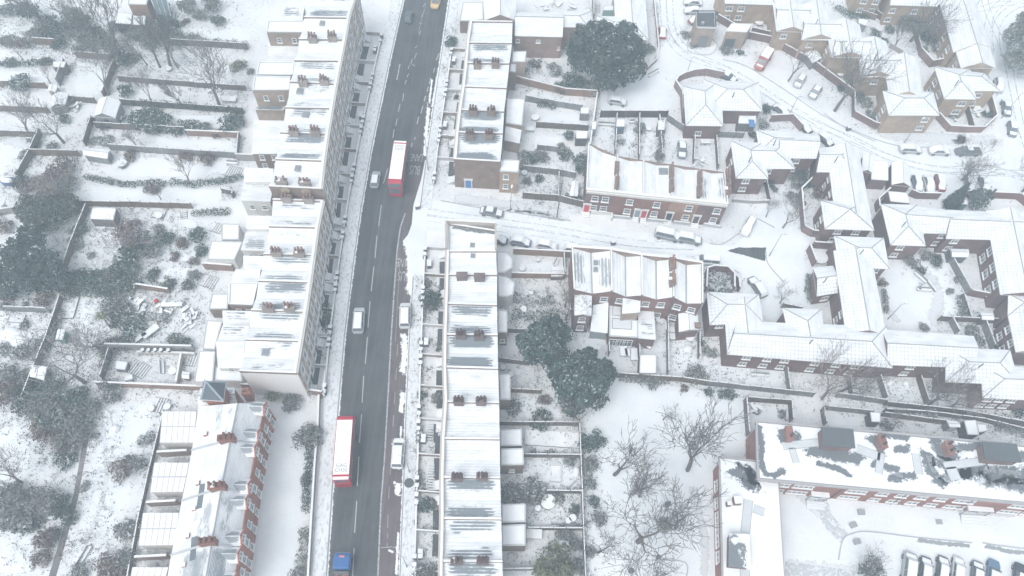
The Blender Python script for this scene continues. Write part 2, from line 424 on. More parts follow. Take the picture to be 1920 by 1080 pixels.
class Bld:
    """meshes of one building collected wing by wing"""
    def __init__(s): s.wall = MB(); s.roof = MB(); s.ridge = MB(); s.quads = []
    def wing(s, px, ze, pitch=0.42, axis='x', hips=(1, 1), inset=0.35, world=None, base=0.0, rr=0.09):
        jit = R.uniform(0, 0.02); ze += jit
        P = [G(p[0], p[1], ze) for p in px] if world is None else [Vector((p[0], p[1], ze)) for p in world]
        NW, NE, SE, SW = P
        a0, a1, b0, b1 = (NW, SW, NE, SE) if axis == 'x' else (NW, NE, SW, SE)
        mA, mB = (a0 + a1) / 2, (b0 + b1) / 2; d = mB - mA; L = d.length; d.normalize()
        hw = ((a0 - a1).length + (b0 - b1).length) / 4
        hin = min(hw, L * .495); up = Vector((0, 0, pitch * hw))
        rA = mA + (d * hin if hips[0] else Vector((0, 0, 0))) + up
        rB = mB - (d * hin if hips[1] else Vector((0, 0, 0))) + up
        s.roof.face([a0, b0, rB, rA]); s.roof.face([b1, a1, rA, rB])
        s.roof.face([a1, a0, rA]); s.roof.face([b0, b1, rB])
        eave_ring(s.roof, P, ze - .2, ze - .002)
        W4 = shrink(P, inset); s.wall.prism([(p.x, p.y) for p in W4], base, ze - .19, bot=False)
        for ok, (u, v, r, sg) in zip(hips, ((a0, a1, rA, -1), (b0, b1, rB, 1))):
            if not ok:
                e = d * 0.03 * sg
                s.wall.face([u * .98 + v * .02 + e, v * .98 + u * .02 + e, r + e - Vector((0, 0, .1))])
        s.ridge.tube(rA, rB, rr, rr, 4)
        for ok, q, r in ((hips[0], a0, rA), (hips[0], a1, rA), (hips[1], b0, rB), (hips[1], b1, rB)):
            if ok: s.ridge.tube(q, r, rr, rr, 4)
        s.quads.append([Vector((p.x, p.y, 0)) for p in (W4[0], W4[1], W4[2], W4[3])])
        return s.quads[-1]
    def finish(s, name, label, cat, wallm, roofm, group=None, ridgem=('plain', (0.33, 0.34, 0.35), 0.9)):
        c = sum((q[0] + q[2] for q in s.quads), Vector((0, 0, 0))) / (2 * len(s.quads))
        t = thing(name, Vector((c.x, c.y, 0)), label, cat, group)
        s.wall.build('wall', mm(wallm), t); r = s.roof.build('roof', [mm(roofm), mat(*WHITE)], t, uv=True)
        s.ridge.build('ridge_tiles', mm(ridgem), r); s.t = t; return t
def flat_prism(par, px, z, wallm, roofm=None, edge=(0.55, 0.56, 0.57), base=0.0, nm=('wall', 'flat_roof'), ew=0.22, eh=0.18, world=None):
    P = [G(p[0], p[1], z) for p in px] if world is None else world
    poly = [(p.x, p.y) for p in P]
    w_ = MB(); w_.prism(poly, base, z - .001, bot=False); w_.build(nm[0], mm(wallm), par)
    r = MB(); r.prism([tuple(q) for q in shrink(P, .02)], z + .001, z + .1, 0)
    Q = shrink(P, ew / 2 - .03)
    for i in range(len(Q)): r.bar(Q[i], Q[(i + 1) % len(Q)], ew, z + .005 + i * .003, z + eh + .004 * i, 1, 0 if eh > .25 else None)
    r.build(nm[1], [mm(roofm or 'snowclean'), mat('plain', edge, .8)], par, uv=True)
    return P
def mono(par, px, z, drop, low, wallm, roofm, base=0.0, lines=None):
    """lean-to roof; low = index of the edge (0 N,1 E,2 S,3 W) that lies lower"""
    P = [G(p[0], p[1], z) for p in px]; zs = [z] * 4
    for i in (low, (low + 1) % 4): zs[i] = z - drop
    w_ = MB(); w_.prism([tuple(q) for q in shrink(P, .12)], base, [a - .16 for a in zs], bot=False); w_.build('wall', mm(wallm), par)
    r = MB(); top = [Vector((p.x, p.y, a)) for p, a in zip(P, zs)]; bt = [q - Vector((0, 0, .14)) for q in top]
    r.face(top); r.face(bt[::-1], 1)
    for i in range(4): j = (i + 1) % 4; r.face([bt[i], bt[j], top[j], top[i]], 1)
    r.build('lean_to_roof', [mm(roofm), mat(*WHITE)], par, uv=True); return P
ROOFS = [('roof', .26, .08, .0), ('roof', .42, .14, .0), ('roof', .35, .38, .0), ('roof', .45, .55, .0), ('roof', .4, .85, .0), ('roof', .32, .26, .0), ('roof', .1, .0, .0)]
def rmat(i, seed): a = ROOFS[i % len(ROOFS)]; return ('roof', a[1], a[2], a[3], (0.14, 0.165, 0.185), 0.46, seed)
def terrace_house(name, label, cat, group, px, z, ri, seed, wallm, front, last=False, first=False, chims=(), drop=1.1, frontm=STUCCO, frontw=0.55, potc=(0.36, 0.2, 0.16), chm=BR_BROWN, ch=1.45):
    """one house of a row, px NW NE SE SW of its roof; butterfly roof with its valley from front to back"""
    P = [G(p[0], p[1], z) for p in px]; NW, NE, SE, SW = P
    c = (NW + NE + SE + SW) / 4
    t = thing(name, Vector((c.x, c.y, 0)), label, cat, group)
    mW, mE = (NW + SW) / 2, (NE + SE) / 2
    dn = Vector((0, 0, -.3)); dv = Vector((0, 0, -drop))
    wl = MB(); i8 = 0.02
    for a, b_, e, f in ((NW, NE, mE, mW), (mW, mE, SE, SW)):
        hs_ = [z - .4 if q in (NW, NE, SE, SW) else z - drop - .1 for q in (a, b_, e, f)]
        wl.prism([(q.x, q.y) for q in (a, b_, e, f)], 0, hs_, bot=False)
    wl.build('wall', mm(wallm), t)
    r = MB(); r.face([NW + dn, mW + dv, mE + dv, NE + dn]); r.face([mW + dv, SW + dn, SE + dn, mE + dv])
    rf = r.build('roof', mm(rmat(ri, seed)), t, uv=True)
    def party(a, b_):
        pw = MB(); pw.bar(a, b_, .38, z - .5, z, 0); pw.bar(a, b_, .3, z + .002, z + .07, 1, 1); pw.build('party_wall', [mm(BR_BROWN), mat('snow')], t)
    party(NW, NE)
    if last: party(SW, SE)
    fr = MB()
    A, B = (NE, SE) if front == 'E' else (NW, SW)
    sgn = 1 if front == 'E' else -1
    A_, B_ = A, B
    n = outward(A.copy(), B.copy(), c)
    fr.bar(A_ - n * frontw / 2, B_ - n * frontw / 2, frontw, z - .6, z + .14, 0); fr.bar(A_ - n * frontw / 2, B_ - n * frontw / 2, frontw * .6, z + .142, z + .2, 1, 1)
    fr.bar(A_ + n * .1, B_ + n * .1, .22, z - .35, z - .05, 0)
    fr.build('front_parapet', [mm(frontm), mat('snow')], t)
    rot = math.atan2((NE - NW).y, (NE - NW).x)
    for ch_ in chims:
        cx, cy = ch_[0], ch_[1]; p = G(cx, cy, z + 1.0); chimney(t, (p.x, p.y, z - .5), rot, L=ch_[2] if len(ch_) > 2 else 1.9, pots=ch_[3] if len(ch_) > 3 else 3, h=ch, m=chm, potc=potc, rows=ch_[4] if len(ch_) > 4 else 1)
    return t, P, n, c
def skylight(par, px, py, z, s=(0.8, 1.0), rot=0.0, m=('plain', (0.25, 0.28, 0.3), .3)):
    p = G(px, py, z); b = MB(); b.box((p.x, p.y, z - .25), (s[0] + .16, s[1] + .16, .35), rot, 0); b.box((p.x, p.y, z + .102), (s[0], s[1], .03), rot, 1)
    return b.build('skylight', [mat(*MGREY), mm(m)], par)
def smooth(pts, n=5):
    out = []
    for i in range(len(pts) - 1):
        p0, p1, p2, p3 = pts[max(i - 1, 0)], pts[i], pts[i + 1], pts[min(i + 2, len(pts) - 1)]
        for k in range(n):
            t = k / n; out.append(tuple(.5 * (2 * p1[j] + (p2[j] - p0[j]) * t + (2 * p0[j] - 5 * p1[j] + 4 * p2[j] - p3[j]) * t * t + (3 * p1[j] - p0[j] - 3 * p2[j] + p3[j]) * t ** 3) for j in (0, 1)))
    return out + [pts[-1]]
def smear(name, pts, wd, z, c, parent=None):
    P = [G(x, y, z) for x, y in smooth(pts, 4)]
    if len(P) < 2: return
    d0 = (P[0] - P[1]).normalized(); P = [P[0] + d0 * wd * .5] + P + [P[-1] + (P[-1] - P[-2]).normalized() * wd * .5]
    org = ORG[parent.name] if parent else Vector((0, 0, 0)); V = []; F = []; U = []
    for i, p in enumerate(P):
        d = (P[min(i + 1, len(P) - 1)] - P[max(i - 1, 0)]).normalized(); n = Vector((-d.y, d.x, 0)) * wd / 2; end = 0.0 if i in (0, len(P) - 1) else 1.0
        V += [tuple(p - n - org), tuple(p - org), tuple(p + n - org)]; U += [0, end, 0]
    for i in range(len(P) - 1):
        a = i * 3; F += [(a, a + 1, a + 4, a + 3), (a + 1, a + 2, a + 5, a + 4)]
    me = bpy.data.meshes.new(name); me.from_pydata(V, [], F); me.materials.append(mat('patch', c)); uv = me.uv_layers.new(name='fade').data
    for l in me.loops: uv[l.index].uv = (U[l.vertex_index], 0)
    o = bpy.data.objects.new(name, me); col.objects.link(o)
    if parent: o.parent = parent
    else: o['kind'] = 'structure'
    return o
# ---------------------------------------------------------------- fences, walls, sheds
def fence(name, label, pts, h=1.7, m=('wood',), th=0.1, cap=0.06, panel=1.85, cat=None, jit=.06, posts=True):
    P = [G(p[0], p[1], 0) for p in pts]; b = MB(); c = P[0]; d = []
    for a, e in zip(P[:-1], P[1:]):
        L = (e - a).length; n = max(1, round(L / panel))
        for i in range(n):
            p, q = lerp(a, e, i / n), lerp(a, e, (i + 1) / n); hh = h + R.uniform(-jit, jit)
            b.bar(p, q, th, -.02, hh); b.bar(p, q, th + .03, hh + .002, hh + .002 + cap, 1, 1)
            if posts: b.box((p.x, p.y, -.02), (.14, .14, hh + .1))
        if posts: b.box((e.x, e.y, -.02), (.14, .14, h + .1))
    o = b.build(name, [mm(m), mat('snow')], None, org=Vector((c.x, c.y, 0)))
    return tag(o, label, cat or name.split('_')[-1])
def shed(name, label, px, z=2.1, wallm=('wood',), axis='x', kind='gable', pitch=.35, cat='shed', roofm='snowclean', door=None, group=None):
    bd = Bld()
    if kind == 'flat':
        P = [G(p[0], p[1], z) for p in px]; c = sum(P, Vector()) / 4
        t = thing(name, Vector((c.x, c.y, 0)), label, cat, group); flat_prism(t, px, z, wallm, roofm, nm=('wall', 'roof'), ew=.12, eh=.12); W4 = P
    else:
        hp = {'gable': (0, 0), 'hip': (1, 1)}[kind]
        bd.wing(px, z, pitch, axis, hp, inset=.12, rr=.05); t = bd.finish(name, label, cat, wallm, roofm, group); W4 = bd.quads[0]; c = sum(W4, Vector()) / 4
    c = sum((Vector((p.x, p.y, 0)) for p in W4), Vector()) / 4
    A, B = Vector((W4[3].x, W4[3].y, 0)), Vector((W4[2].x, W4[2].y, 0)); n = outward(A.copy(), B.copy(), c)
    if door and z > 1.6:
        p = lerp(A, B, .5); door_at(t, Vector((p.x, p.y, .03)), n, door, .85, min(1.8, z - .35), False)
    return t
# ---------------------------------------------------------------- vehicles
def rring(x, hw, z0, z1, r, n=3):
    """rounded rectangle across the vehicle at station x"""
    r = min(r, hw * .98, (z1 - z0) * .49); pts = []
    for cx, cz, a0 in ((hw - r, z1 - r, 0), (-hw + r, z1 - r, 90), (-hw + r, z0 + r * .5, 180), (hw - r, z0 + r * .5, 270)):
        for k in range(n + 1):
            a = math.radians(a0 + 90 * k / n); rr = r if cz > (z0 + z1) / 2 else r * .5
            pts.append((x, cx + math.cos(a) * rr, cz + math.sin(a) * rr))
    return pts
def car_proto(kind, c, snow):
    L, W_, H_ = {'hatch': (4.0, 1.75, 1.48), 'saloon': (4.5, 1.8, 1.42), 'estate': (4.6, 1.82, 1.5), 'suv': (4.7, 1.95, 1.75),
                 'mpv': (4.9, 2.0, 1.95), 'van': (4.5, 1.85, 1.85), 'pickup': (5.1, 1.9, 1.75)}[kind]
    h = L / 2; w2 = W_ / 2; bz = H_ * .6
    nose = {'van': .93, 'mpv': .92}.get(kind, .84)
    tail = {'saloon': .9, 'pickup': .88}.get(kind, .97)
    body = MB()
    body.loft([rring(-h, w2 * .78, .35, bz * tail * .8, .2), rring(-h + .12, w2 * .93, .25, bz * tail * .97, .2), rring(-h + .6, w2, .22, bz * tail, .18),
               rring(0, w2, .22, bz, .16), rring(h - 1.35, w2, .22, bz * .99, .18), rring(h - .5, w2 * .96, .22, bz * nose, .22), rring(h - .12, w2 * .86, .25, bz * nose * .88, .22), rring(h, w2 * .7, .33, bz * nose * .7, .2)])
    # cabin stations: windscreen foot, roof front, roof back, rear window foot (x from the middle, forward +)
    wf, rf, rb, rw = {'hatch': (1.0, .35, -1.45, -1.85), 'saloon': (.95, .2, -.95, -1.6), 'estate': (1.0, .3, -1.85, -2.15), 'suv': (1.05, .45, -1.9, -2.15),
                      'mpv': (1.55, .85, -2.1, -2.32), 'van': (1.45, .75, -2.05, -2.15), 'pickup': (1.2, .5, -.35, -.65)}[kind]
    cab = MB(); zt = H_ - .05
    def tr(x, hw, z, t=.03): return [(x, hw, z), (x, -hw, z)]
    bt = [(wf, w2 * .84), (rw, w2 * .84)]; tp = [(rf, w2 * .7), (rb, w2 * .7)]
    lo = [Vector((wf, w2 * .8, bz - .05)), Vector((wf, -w2 * .8, bz - .05)), Vector((rw, -w2 * .84, bz - .05)), Vector((rw, w2 * .84, bz - .05))]
    hi = [Vector((rf, w2 * .68, zt)), Vector((rf, -w2 * .68, zt)), Vector((rb, -w2 * .7, zt)), Vector((rb, w2 * .7, zt))]
    cab.loft([lo, hi])
    roof = MB()
    roof.loft([[Vector((rf + .06, w2 * .7, zt - .03)), Vector((rf + .06, -w2 * .7, zt - .03)), Vector((rb - .04, -w2 * .72, zt - .03)), Vector((rb - .04, w2 * .72, zt - .03))],
               [Vector((rf - .08, w2 * .62, H_ + .03)), Vector((rf - .08, -w2 * .62, H_ + .03)), Vector((rb + .1, -w2 * .63, H_ + .03)), Vector((rb + .1, w2 * .63, H_ + .03))]])
    for s in (1, -1):   # pillars
        for a, b_ in ((0, 0), (3, 3)):
            i = a if s == 1 else {0: 1, 3: 2}[a]; q0, q1 = lo[i], hi[i]; roof.tube(q0 + Vector((0, 0, .02)), q1, .055, .045, 4)
        mx = (rf + rb) / 2; roof.tube(Vector((mx, s * w2 * .835, bz - .02)), Vector((mx, s * w2 * .7, zt)), .05, .045, 4)
    t = thing('car' if kind != 'van' else 'van', (0, 0, 0), None, 'van' if kind == 'van' else 'car')
    pm = mat('plain', c, .28); b_ = body.build('body', pm, t, smooth=False); cab.build('window_glass', mat('glass'), t); roof.build('roof_panel', pm, t)
    wm = MB(); wx = L * .31
    wh = MB(); wh.tube((0, -.1, 0), (0, .1, 0), .33, .33, 14, cap=True); wme = wh.mesh('wheel', mat('plain', (.03, .03, .032), .8))
    rm = MB(); rm.tube((0, -.11, 0), (0, .11, 0), .19, .19, 10, cap=True); rme = rm.mesh('rim', mat(*MGREY))
    for sx in (1, -1):
        for sy in (1, -1): o = put('wheel', wme, t, (sx * wx, sy * (w2 - .09), .33)); put('rim', rme, o, (0, 0, 0))
    for sy in (1, -1):
        a = MB(); a.box((h - .14, sy * w2 * .62, bz * nose * .55), (.16, .34, .16)); a.build('headlight', mat('plain', (.75, .78, .8), .2), t)
        a = MB(); a.box((-h + .07, sy * w2 * .7, bz * tail * .62), (.1, .26, .2)); a.build('tail_light', mat('plain', (.5, .04, .04), .3), t)
        a = MB(); a.box((wf - .25, sy * (w2 + .06), bz - .05), (.16, .16, .13)); a.build('wing_mirror', pm, t)
    if kind == 'pickup':
        a = MB(); a.box((-h + 1.0, 0, bz - .02), (1.7, W_ * .8, .05)); a.build('load_bed', mat(*DGREY), t)
    if snow:
        s = MB(); k = .11
        s.loft([[Vector((rf + .1, w2 * .66, H_ - .02)), Vector((rf + .1, -w2 * .66, H_ - .02)), Vector((rb - .1, -w2 * .68, H_ - .02)), Vector((rb - .1, w2 * .68, H_ - .02))],
                [Vector((rf - .05, w2 * .58, H_ + k)), Vector((rf - .05, -w2 * .58, H_ + k)), Vector((rb + .08, -w2 * .6, H_ + k)), Vector((rb + .08, w2 * .6, H_ + k))]])
        if snow > 1:
            s.loft([[Vector((wf - .05, w2 * .8, bz * .97)), Vector((wf - .05, -w2 * .8, bz * .97)), Vector((h - .3, -w2 * .72, bz * nose * .93)), Vector((h - .3, w2 * .72, bz * nose * .93))],
                    [Vector((wf + .05, w2 * .72, bz + .06)), Vector((wf + .05, -w2 * .72, bz + .06)), Vector((h - .45, -w2 * .6, bz * nose + .08)), Vector((h - .45, w2 * .6, bz * nose + .08))]])
            if rw > -h + .5:
                s.loft([[Vector((-h + .15, w2 * .75, bz * tail - .06)), Vector((-h + .15, -w2 * .75, bz * tail - .06)), Vector((rw + .05, -w2 * .75, bz * tail - .02)), Vector((rw + .05, w2 * .75, bz * tail - .02))],
                        [Vector((-h + .3, w2 * .65, bz * tail + .08)), Vector((-h + .3, -w2 * .65, bz * tail + .08)), Vector((rw, -w2 * .68, bz * tail + .08)), Vector((rw, w2 * .68, bz * tail + .08))]])
        if snow > 2:   # screens covered too
            for q in ((0, 1), (3, 2)):
                f0, f1 = lo[q[0]], lo[q[1]]; g0, g1 = hi[q[0]], hi[q[1]]; o = Vector((.05 if q[0] == 0 else -.05, 0, .05))
                s.face([f0 + o, g0 + o, g1 + o, f1 + o])
        s.build('snow_cover', mat('snowclean'), t)
    return t
CARS = {}
def car(px, py, dx, dy, kind, c, snow, label, group=None, name=None):
    k = (kind, c, snow)
    p = G(px, py, .6); q = G(px + dx, py + dy, .6); d = q - p
    if k not in CARS:
        CARS[k] = o = car_proto(kind, c, snow); index_kids(o)
    else: o = copy_tree(CARS[k])
    o.location = (p.x, p.y, 0); o.rotation_euler[2] = math.atan2(d.y, d.x)
    tag(o, label, {'van': 'van', 'pickup': 'pickup truck'}.get(kind, 'car'), group); o.name = name or {'van': 'parked_van', 'pickup': 'pickup_truck'}.get(kind, 'parked_car')
    if group is None and 'group' in o: del o['group']
    return o
def textmesh(txt, size, thick=0.0):
    cu = bpy.data.curves.new('t', 'FONT'); cu.body = txt; cu.size = size; cu.align_x = 'CENTER'; cu.align_y = 'CENTER'; cu.extrude = thick
    ob = bpy.data.objects.new('t', cu); col.objects.link(ob); bpy.context.view_layer.update()
    dg = bpy.context.evaluated_depsgraph_get(); me = bpy.data.meshes.new_from_object(ob.evaluated_get(dg))
    bpy.data.objects.remove(ob); return me
def bus(px, py, dx, dy, label, lines, upright):
    p = G(px, py, 4.35); q = G(px + dx, py + dy, 4.35); d = q - p; rz = math.atan2(d.y, d.x)
    t = thing('double_decker_bus', (p.x, p.y, 0), label, 'bus', None, rz); ORG[t.name] = Vector((0, 0, 0))
    red = mat('plain', (0.5, 0.03, 0.06), .35); L, w2, H_ = 10.3, 1.31, 4.35; h = L / 2
    b = MB(); b.loft([rring(-h, w2 * .93, .35, H_ - .3, .2), rring(-h + .15, w2, .32, H_ - .06, .22), rring(0, w2, .32, H_, .2), rring(h - .6, w2, .32, H_, .22), rring(h - .2, w2 * .98, .32, H_ - .35, .25), rring(h, w2 * .93, .35, H_ - 1.3, .25), rring(h + .05, w2 * .9, .4, 1.3, .2)])
    b.build('body', red, t)
    r = MB(); r.loft([[Vector((x, s * y, H_ + z)) for x, s, y in ((h - 1.0, 1, w2 * .9), (h - 1.0, -1, w2 * .9), (-h + .75, -1, w2 * .9), (-h + .75, 1, w2 * .9))] for z in (-.03, .03)])
    r.build('roof_panel', mat('plain', (.86, .87, .88), .5, 0.0, .04), t)
    for hx in (h - 2.2, -.3, -h + 3.4): r = MB(); r.box((hx, 0, H_ + .03), (.75, .75, .06)); r.build('roof_hatch', mat('plain', (.78, .8, .81), .5, 0.0, .04), t)
    r = MB(); r.prism([(-h + .02, -w2 * .88), (-h + .02, w2 * .88), (-h + .42, w2 * .9), (-h + .42, -w2 * .9)], H_ - .32, H_ + .012); r.build('rear_spoiler', mat('plain', (.86, .87, .88), .5, 0.0, .04), t)
    for z, hh, nm in ((1.35, .95, 'lower_side_window'), (2.95, .85, 'upper_side_window')):
        for s in (1, -1):
            g = MB(); g.box((-.2, s * (w2 - .01), z), (L - 1.3, .06, hh)); g.build(nm, mat('glass'), t)
    g = MB(); g.loft([[Vector((h + .06, s * w2 * .82, 1.3)) for s in (1, -1)] + [Vector((h - .3, s * w2 * .82, 1.3)) for s in (-1, 1)], [Vector((h + .05, s * w2 * .82, 2.6)) for s in (1, -1)] + [Vector((h - .4, s * w2 * .82, 2.6)) for s in (-1, 1)]]); g.build('windscreen', mat('glass'), t)
    g = MB(); g.loft([[Vector((h + .03, s * w2 * .86, 3.0)) for s in (1, -1)] + [Vector((h - .4, s * w2 * .86, 3.0)) for s in (-1, 1)], [Vector((h - .17, s * w2 * .82, 3.97)) for s in (1, -1)] + [Vector((h - .6, s * w2 * .82, 3.97)) for s in (-1, 1)]]); g.build('upper_windscreen', mat('glass'), t)
    g = MB(); g.box((-h - .02, 0, 3.0), (.1, 1.7, .8)); g.build('rear_window', mat('glass'), t)
    g = MB(); g.box((-h - .02, 0, .9), (.1, 2.0, .7)); g.build('engine_cover', mat('plain', (.3, .03, .05), .5), t)
    wh = MB(); wh.tube((0, -.14, 0), (0, .14, 0), .48, .48, 16, cap=True); wm = wh.mesh('wheel', mat('plain', (.03, .03, .032), .8))
    for x in (h - 2.5, -h + 2.7):
        for s in (1, -1): put('wheel', wm, t, (x, s * (w2 - .12), .48))
    for s in (1, -1):
        a = MB(); a.box((h - .02, s * .95, .75), (.12, .35, .22)); a.build('headlight', mat('plain', (.9, .9, .85), .2), t)
        a = MB(); a.box((-h - .0, s * 1.02, 1.0), (.08, .2, .6)); a.build('tail_light', mat('plain', (.6, .03, .03), .3), t)
        a = MB(); a.box((h + .1, s * (w2 + .18), 2.3), (.15, .2, .35)); a.build('wing_mirror', mat(*DGREY), t)
    for k, tx in enumerate(lines):
        me = textmesh(tx, .78, .003); me.materials.append(mat('plain', (.2, .22, .24), .6)); o = bpy.data.objects.new('roof_number', me); col.objects.link(o); o.parent = t
        if upright: o.location = (-h + 2.1 - k * .72, 0, H_ + .036); o.rotation_euler[2] = -math.pi / 2
        else: o.location = (-h + 1.45 + k * .72, 0, H_ + .036); o.rotation_euler[2] = -math.pi / 2
    return t
# ---------------------------------------------------------------- plants
def tubes_tree(seed, H_, spread, nseg=5, minr=.02):
    """bare tree: a short trunk, ascending limbs, fans of fine twigs"""
    r = random.Random(seed); tr = MB(); br = MB()
    def go(p, d, L, rad, lev):
        n = 3 if lev < 4 else 2
        for i in range(n):
            jit = .05 + .045 * lev
            d2 = (d + Vector((r.uniform(-1, 1), r.uniform(-1, 1), r.uniform(-.5, .8))) * jit).normalized()
            q = p + d2 * L / n; r1 = max(minr, rad * (.84 if lev else .92))
            (tr if lev <= 0 else br).tube(p, q, rad, r1, 6 if lev < 2 else (4 if lev < 3 else 3))
            p, d, rad = q, d2, r1
            if 0 < lev < nseg and r.random() < (.42 if lev < 3 else .34):
                side = (Matrix.Rotation(r.uniform(0, 6.28), 3, d) @ d.orthogonal().normalized())
                go(p, (d * .8 + side * spread * .8 + Vector((0, 0, .15))).normalized(), L * r.uniform(.5, .75), max(minr, rad * .55), lev + 1)
        if lev < nseg:
            k = r.choice((2, 2, 2, 3)) if lev else r.choice((3, 4)); a0 = r.uniform(0, 6.28)
            for j in range(k):
                a = a0 + 6.283 * j / k + r.uniform(-.4, .4); side = Matrix.Rotation(a, 3, d) @ d.orthogonal().normalized()
                go(p, (d * .95 + side * spread * r.uniform(.45, .95) + Vector((0, 0, .22))).normalized(), L * (r.uniform(.72, .9) if lev else .9), max(minr, rad * .6), lev + 1)
    go(Vector((0, 0, -.1)), Vector((r.uniform(-.12, .12), r.uniform(-.12, .12), 1)).normalized(), H_ * .235, H_ * .021, 0)
    return tr, br
TREES = {}
BARK = [('bark',), ('bark', (0.13, 0.12, 0.115)), ('bark', (0.17, 0.135, 0.125))]
def bare_tree(px, py, H_, v, label, name='bare_tree', bark=0, cat='tree', group=None, lean=(0, 0), spread=.62, nseg=5):
    k = (v, bark, spread, nseg)
    if k not in TREES:
        tr, br = tubes_tree(100 + v, 10.0, spread, nseg)
        t = thing(name, (0, 0, 0), None, cat); tr.build('trunk', mm(BARK[bark]), t); br.build('crown', mm(BARK[bark]), t); TREES[k] = t; index_kids(t)
    else: t = copy_tree(TREES[k])
    p = G(px, py, 0); t.location = p; s = H_ / 10.0 * (1.42 if H_ >= 6 else 1.1); t.scale = (s * 1.08, s * 1.08, s); t.rotation_euler = (lean[0], lean[1], R.uniform(0, 6.28)); t.name = name
    return tag(t, label, cat, group)
def leaf_cloud(seed, n, lobes, size, flat=.0, shell=.55, droop=0.0):
    """lobes: (x,y,z,rx,ry,rz); n leaf clumps scattered towards their shells"""
    r = random.Random(seed); b = MB(); vol = [l[3] * l[4] + l[4] * l[5] + l[3] * l[5] for l in lobes]; tot = sum(vol)
    for l, v in zip(lobes, vol):
        for _ in range(int(n * v / tot)):
            u = Vector((r.gauss(0, 1), r.gauss(0, 1), r.gauss(0, 1))).normalized()
            if u.z < -.45: u.z *= -.6
            bump = 1 + .16 * math.sin(u.x * 7 + seed) * math.sin(u.y * 6 + 1.3 * seed) + .12 * math.sin(u.z * 9 + u.x * 5)
            f = (shell + (1 - shell) * r.random() ** .5) * bump
            p = Vector((l[0] + u.x * l[3] * f, l[1] + u.y * l[4] * f, l[2] + u.z * l[5] * f))
            if p.z < .03: p.z = .03 + r.random() * .2
            s = size * r.uniform(.6, 1.5)
            nrm = (u + Vector((r.uniform(-1, 1), r.uniform(-1, 1), r.uniform(-1, 1))) * .75 + Vector((0, 0, .25))).normalized()
            a = nrm.orthogonal().normalized(); a = Matrix.Rotation(r.uniform(0, 6.28), 3, nrm) @ a; c = nrm.cross(a)
            e = Vector((0, 0, -droop * s))
            b.face([p - a * s - c * s * .35 + e, p + a * s * .2 - c * s * .6, p + a * s + e, p + a * s * .15 + c * s * .55])
    return b
def rnd_lobes(seed, k, rad, z, spread, flat=.8):
    r = random.Random(seed); out = [(0, 0, z, rad * .8, rad * .8, rad * .8 * flat)]
    for i in range(k):
        a = 6.283 * i / k + r.uniform(-.5, .5); d = spread * r.uniform(.5, 1)
        q = rad * r.uniform(.4, .62); out.append((math.cos(a) * d, math.sin(a) * d, z + r.uniform(-.35, .35) * rad * flat, q, q, q * flat))
    return out
LEAFC = {'dark': (0.036, 0.056, 0.05), 'green': (0.055, 0.072, 0.057), 'teal': (0.045, 0.075, 0.066), 'olive': (0.11, 0.12, 0.075), 'brown': (0.11, 0.085, 0.075), 'grey': (0.12, 0.13, 0.122)}
SHR = {}
def shrub(px, py, rad, colr='green', snowy=.5, label=None, h=1.0, name='shrub', v=None, group=None, cat='shrub'):
    v = R.randrange(4) if v is None else v; k = (v, colr, snowy)
    if k not in SHR:
        b = leaf_cloud(40 + v, 820, rnd_lobes(60 + v, 7, .72, .45, .72, .8), .075)
        me = b.mesh('shrub', mat('leaf', LEAFC[colr], snowy)); SHR[k] = me
    o = bpy.data.objects.new(name, SHR[k]); col.objects.link(o); p = G(px, py, 0); o.location = p
    rad *= 1.12; o.scale = (rad * R.uniform(.85, 1.2), rad * R.uniform(.85, 1.2), rad * h); o.rotation_euler[2] = R.uniform(0, 6.28)
    return tag(o, label, cat, group)
def big_tree(px, py, lobes, n, size, colr, snowy, label, name='evergreen_tree', trunk=(.35, 5), seed=1, droop=.5):
    p = G(px, py, 0); t = thing(name, p, label, 'tree'); o0 = ORG[t.name]; ORG[t.name] = Vector((0, 0, 0))
    rr = random.Random(seed); sub = list(lobes)
    for l in lobes:
        for k in range(9):
            u = Vector((rr.gauss(0, 1), rr.gauss(0, 1), rr.gauss(0, 1))).normalized(); u.z = abs(u.z) * (1 if rr.random() < .8 else -.5); q = rr.uniform(.26, .42)
            if l[3] < 1.6: continue
            sub.append((l[0] + u.x * l[3] * .92, l[1] + u.y * l[4] * .92, l[2] + u.z * l[5] * .92, l[3] * q, l[4] * q, l[5] * q))
    b = leaf_cloud(seed, int(n * 1.35), sub, size * .92, droop=droop); b.build('crown', mat('leaf', LEAFC[colr], snowy), t)
    tr = MB(); tr.tube((0, 0, -.1), (0, 0, trunk[1]), trunk[0], trunk[0] * .6, 8)
    for l in lobes: tr.tube((0, 0, trunk[1] * .6), (l[0] * .8, l[1] * .8, l[2]), trunk[0] * .4, .06, 5)
    tr.build('trunk', mm(BARK[0]), t); return t
def lamp(px, py, h, label, arm=1.4, ang=None, tall=False, name='street_lamp'):
    p = G(px, py, 0); t = thing(name, p, label, 'street lamp'); ORG[t.name] = Vector((0, 0, 0)); m = mat(*MGREY)
    b = MB(); b.tube((0, 0, 0), (0, 0, 1.1), .11, .11, 8); b.tube((0, 0, 1.1), (0, 0, h), .075, .05, 6)
    b.build('pole', m, t); a = R.uniform(0, 6.28) if ang is None else ang; dx, dy = math.cos(a) * arm, math.sin(a) * arm
    if arm:
        b = MB(); b.tube((0, 0, h), (dx * .6, dy * .6, h + .25), .05, .04, 6); b.tube((dx * .6, dy * .6, h + .25), (dx, dy, h + .2), .04, .04, 6); b.build('arm', m, t)
        b = MB(); b.box((dx, dy, h + .1), (.75, .28, .16), a, 0, 1); b.build('lamp_head', [mat(*MGREY), mat('snow')], t)
    return t
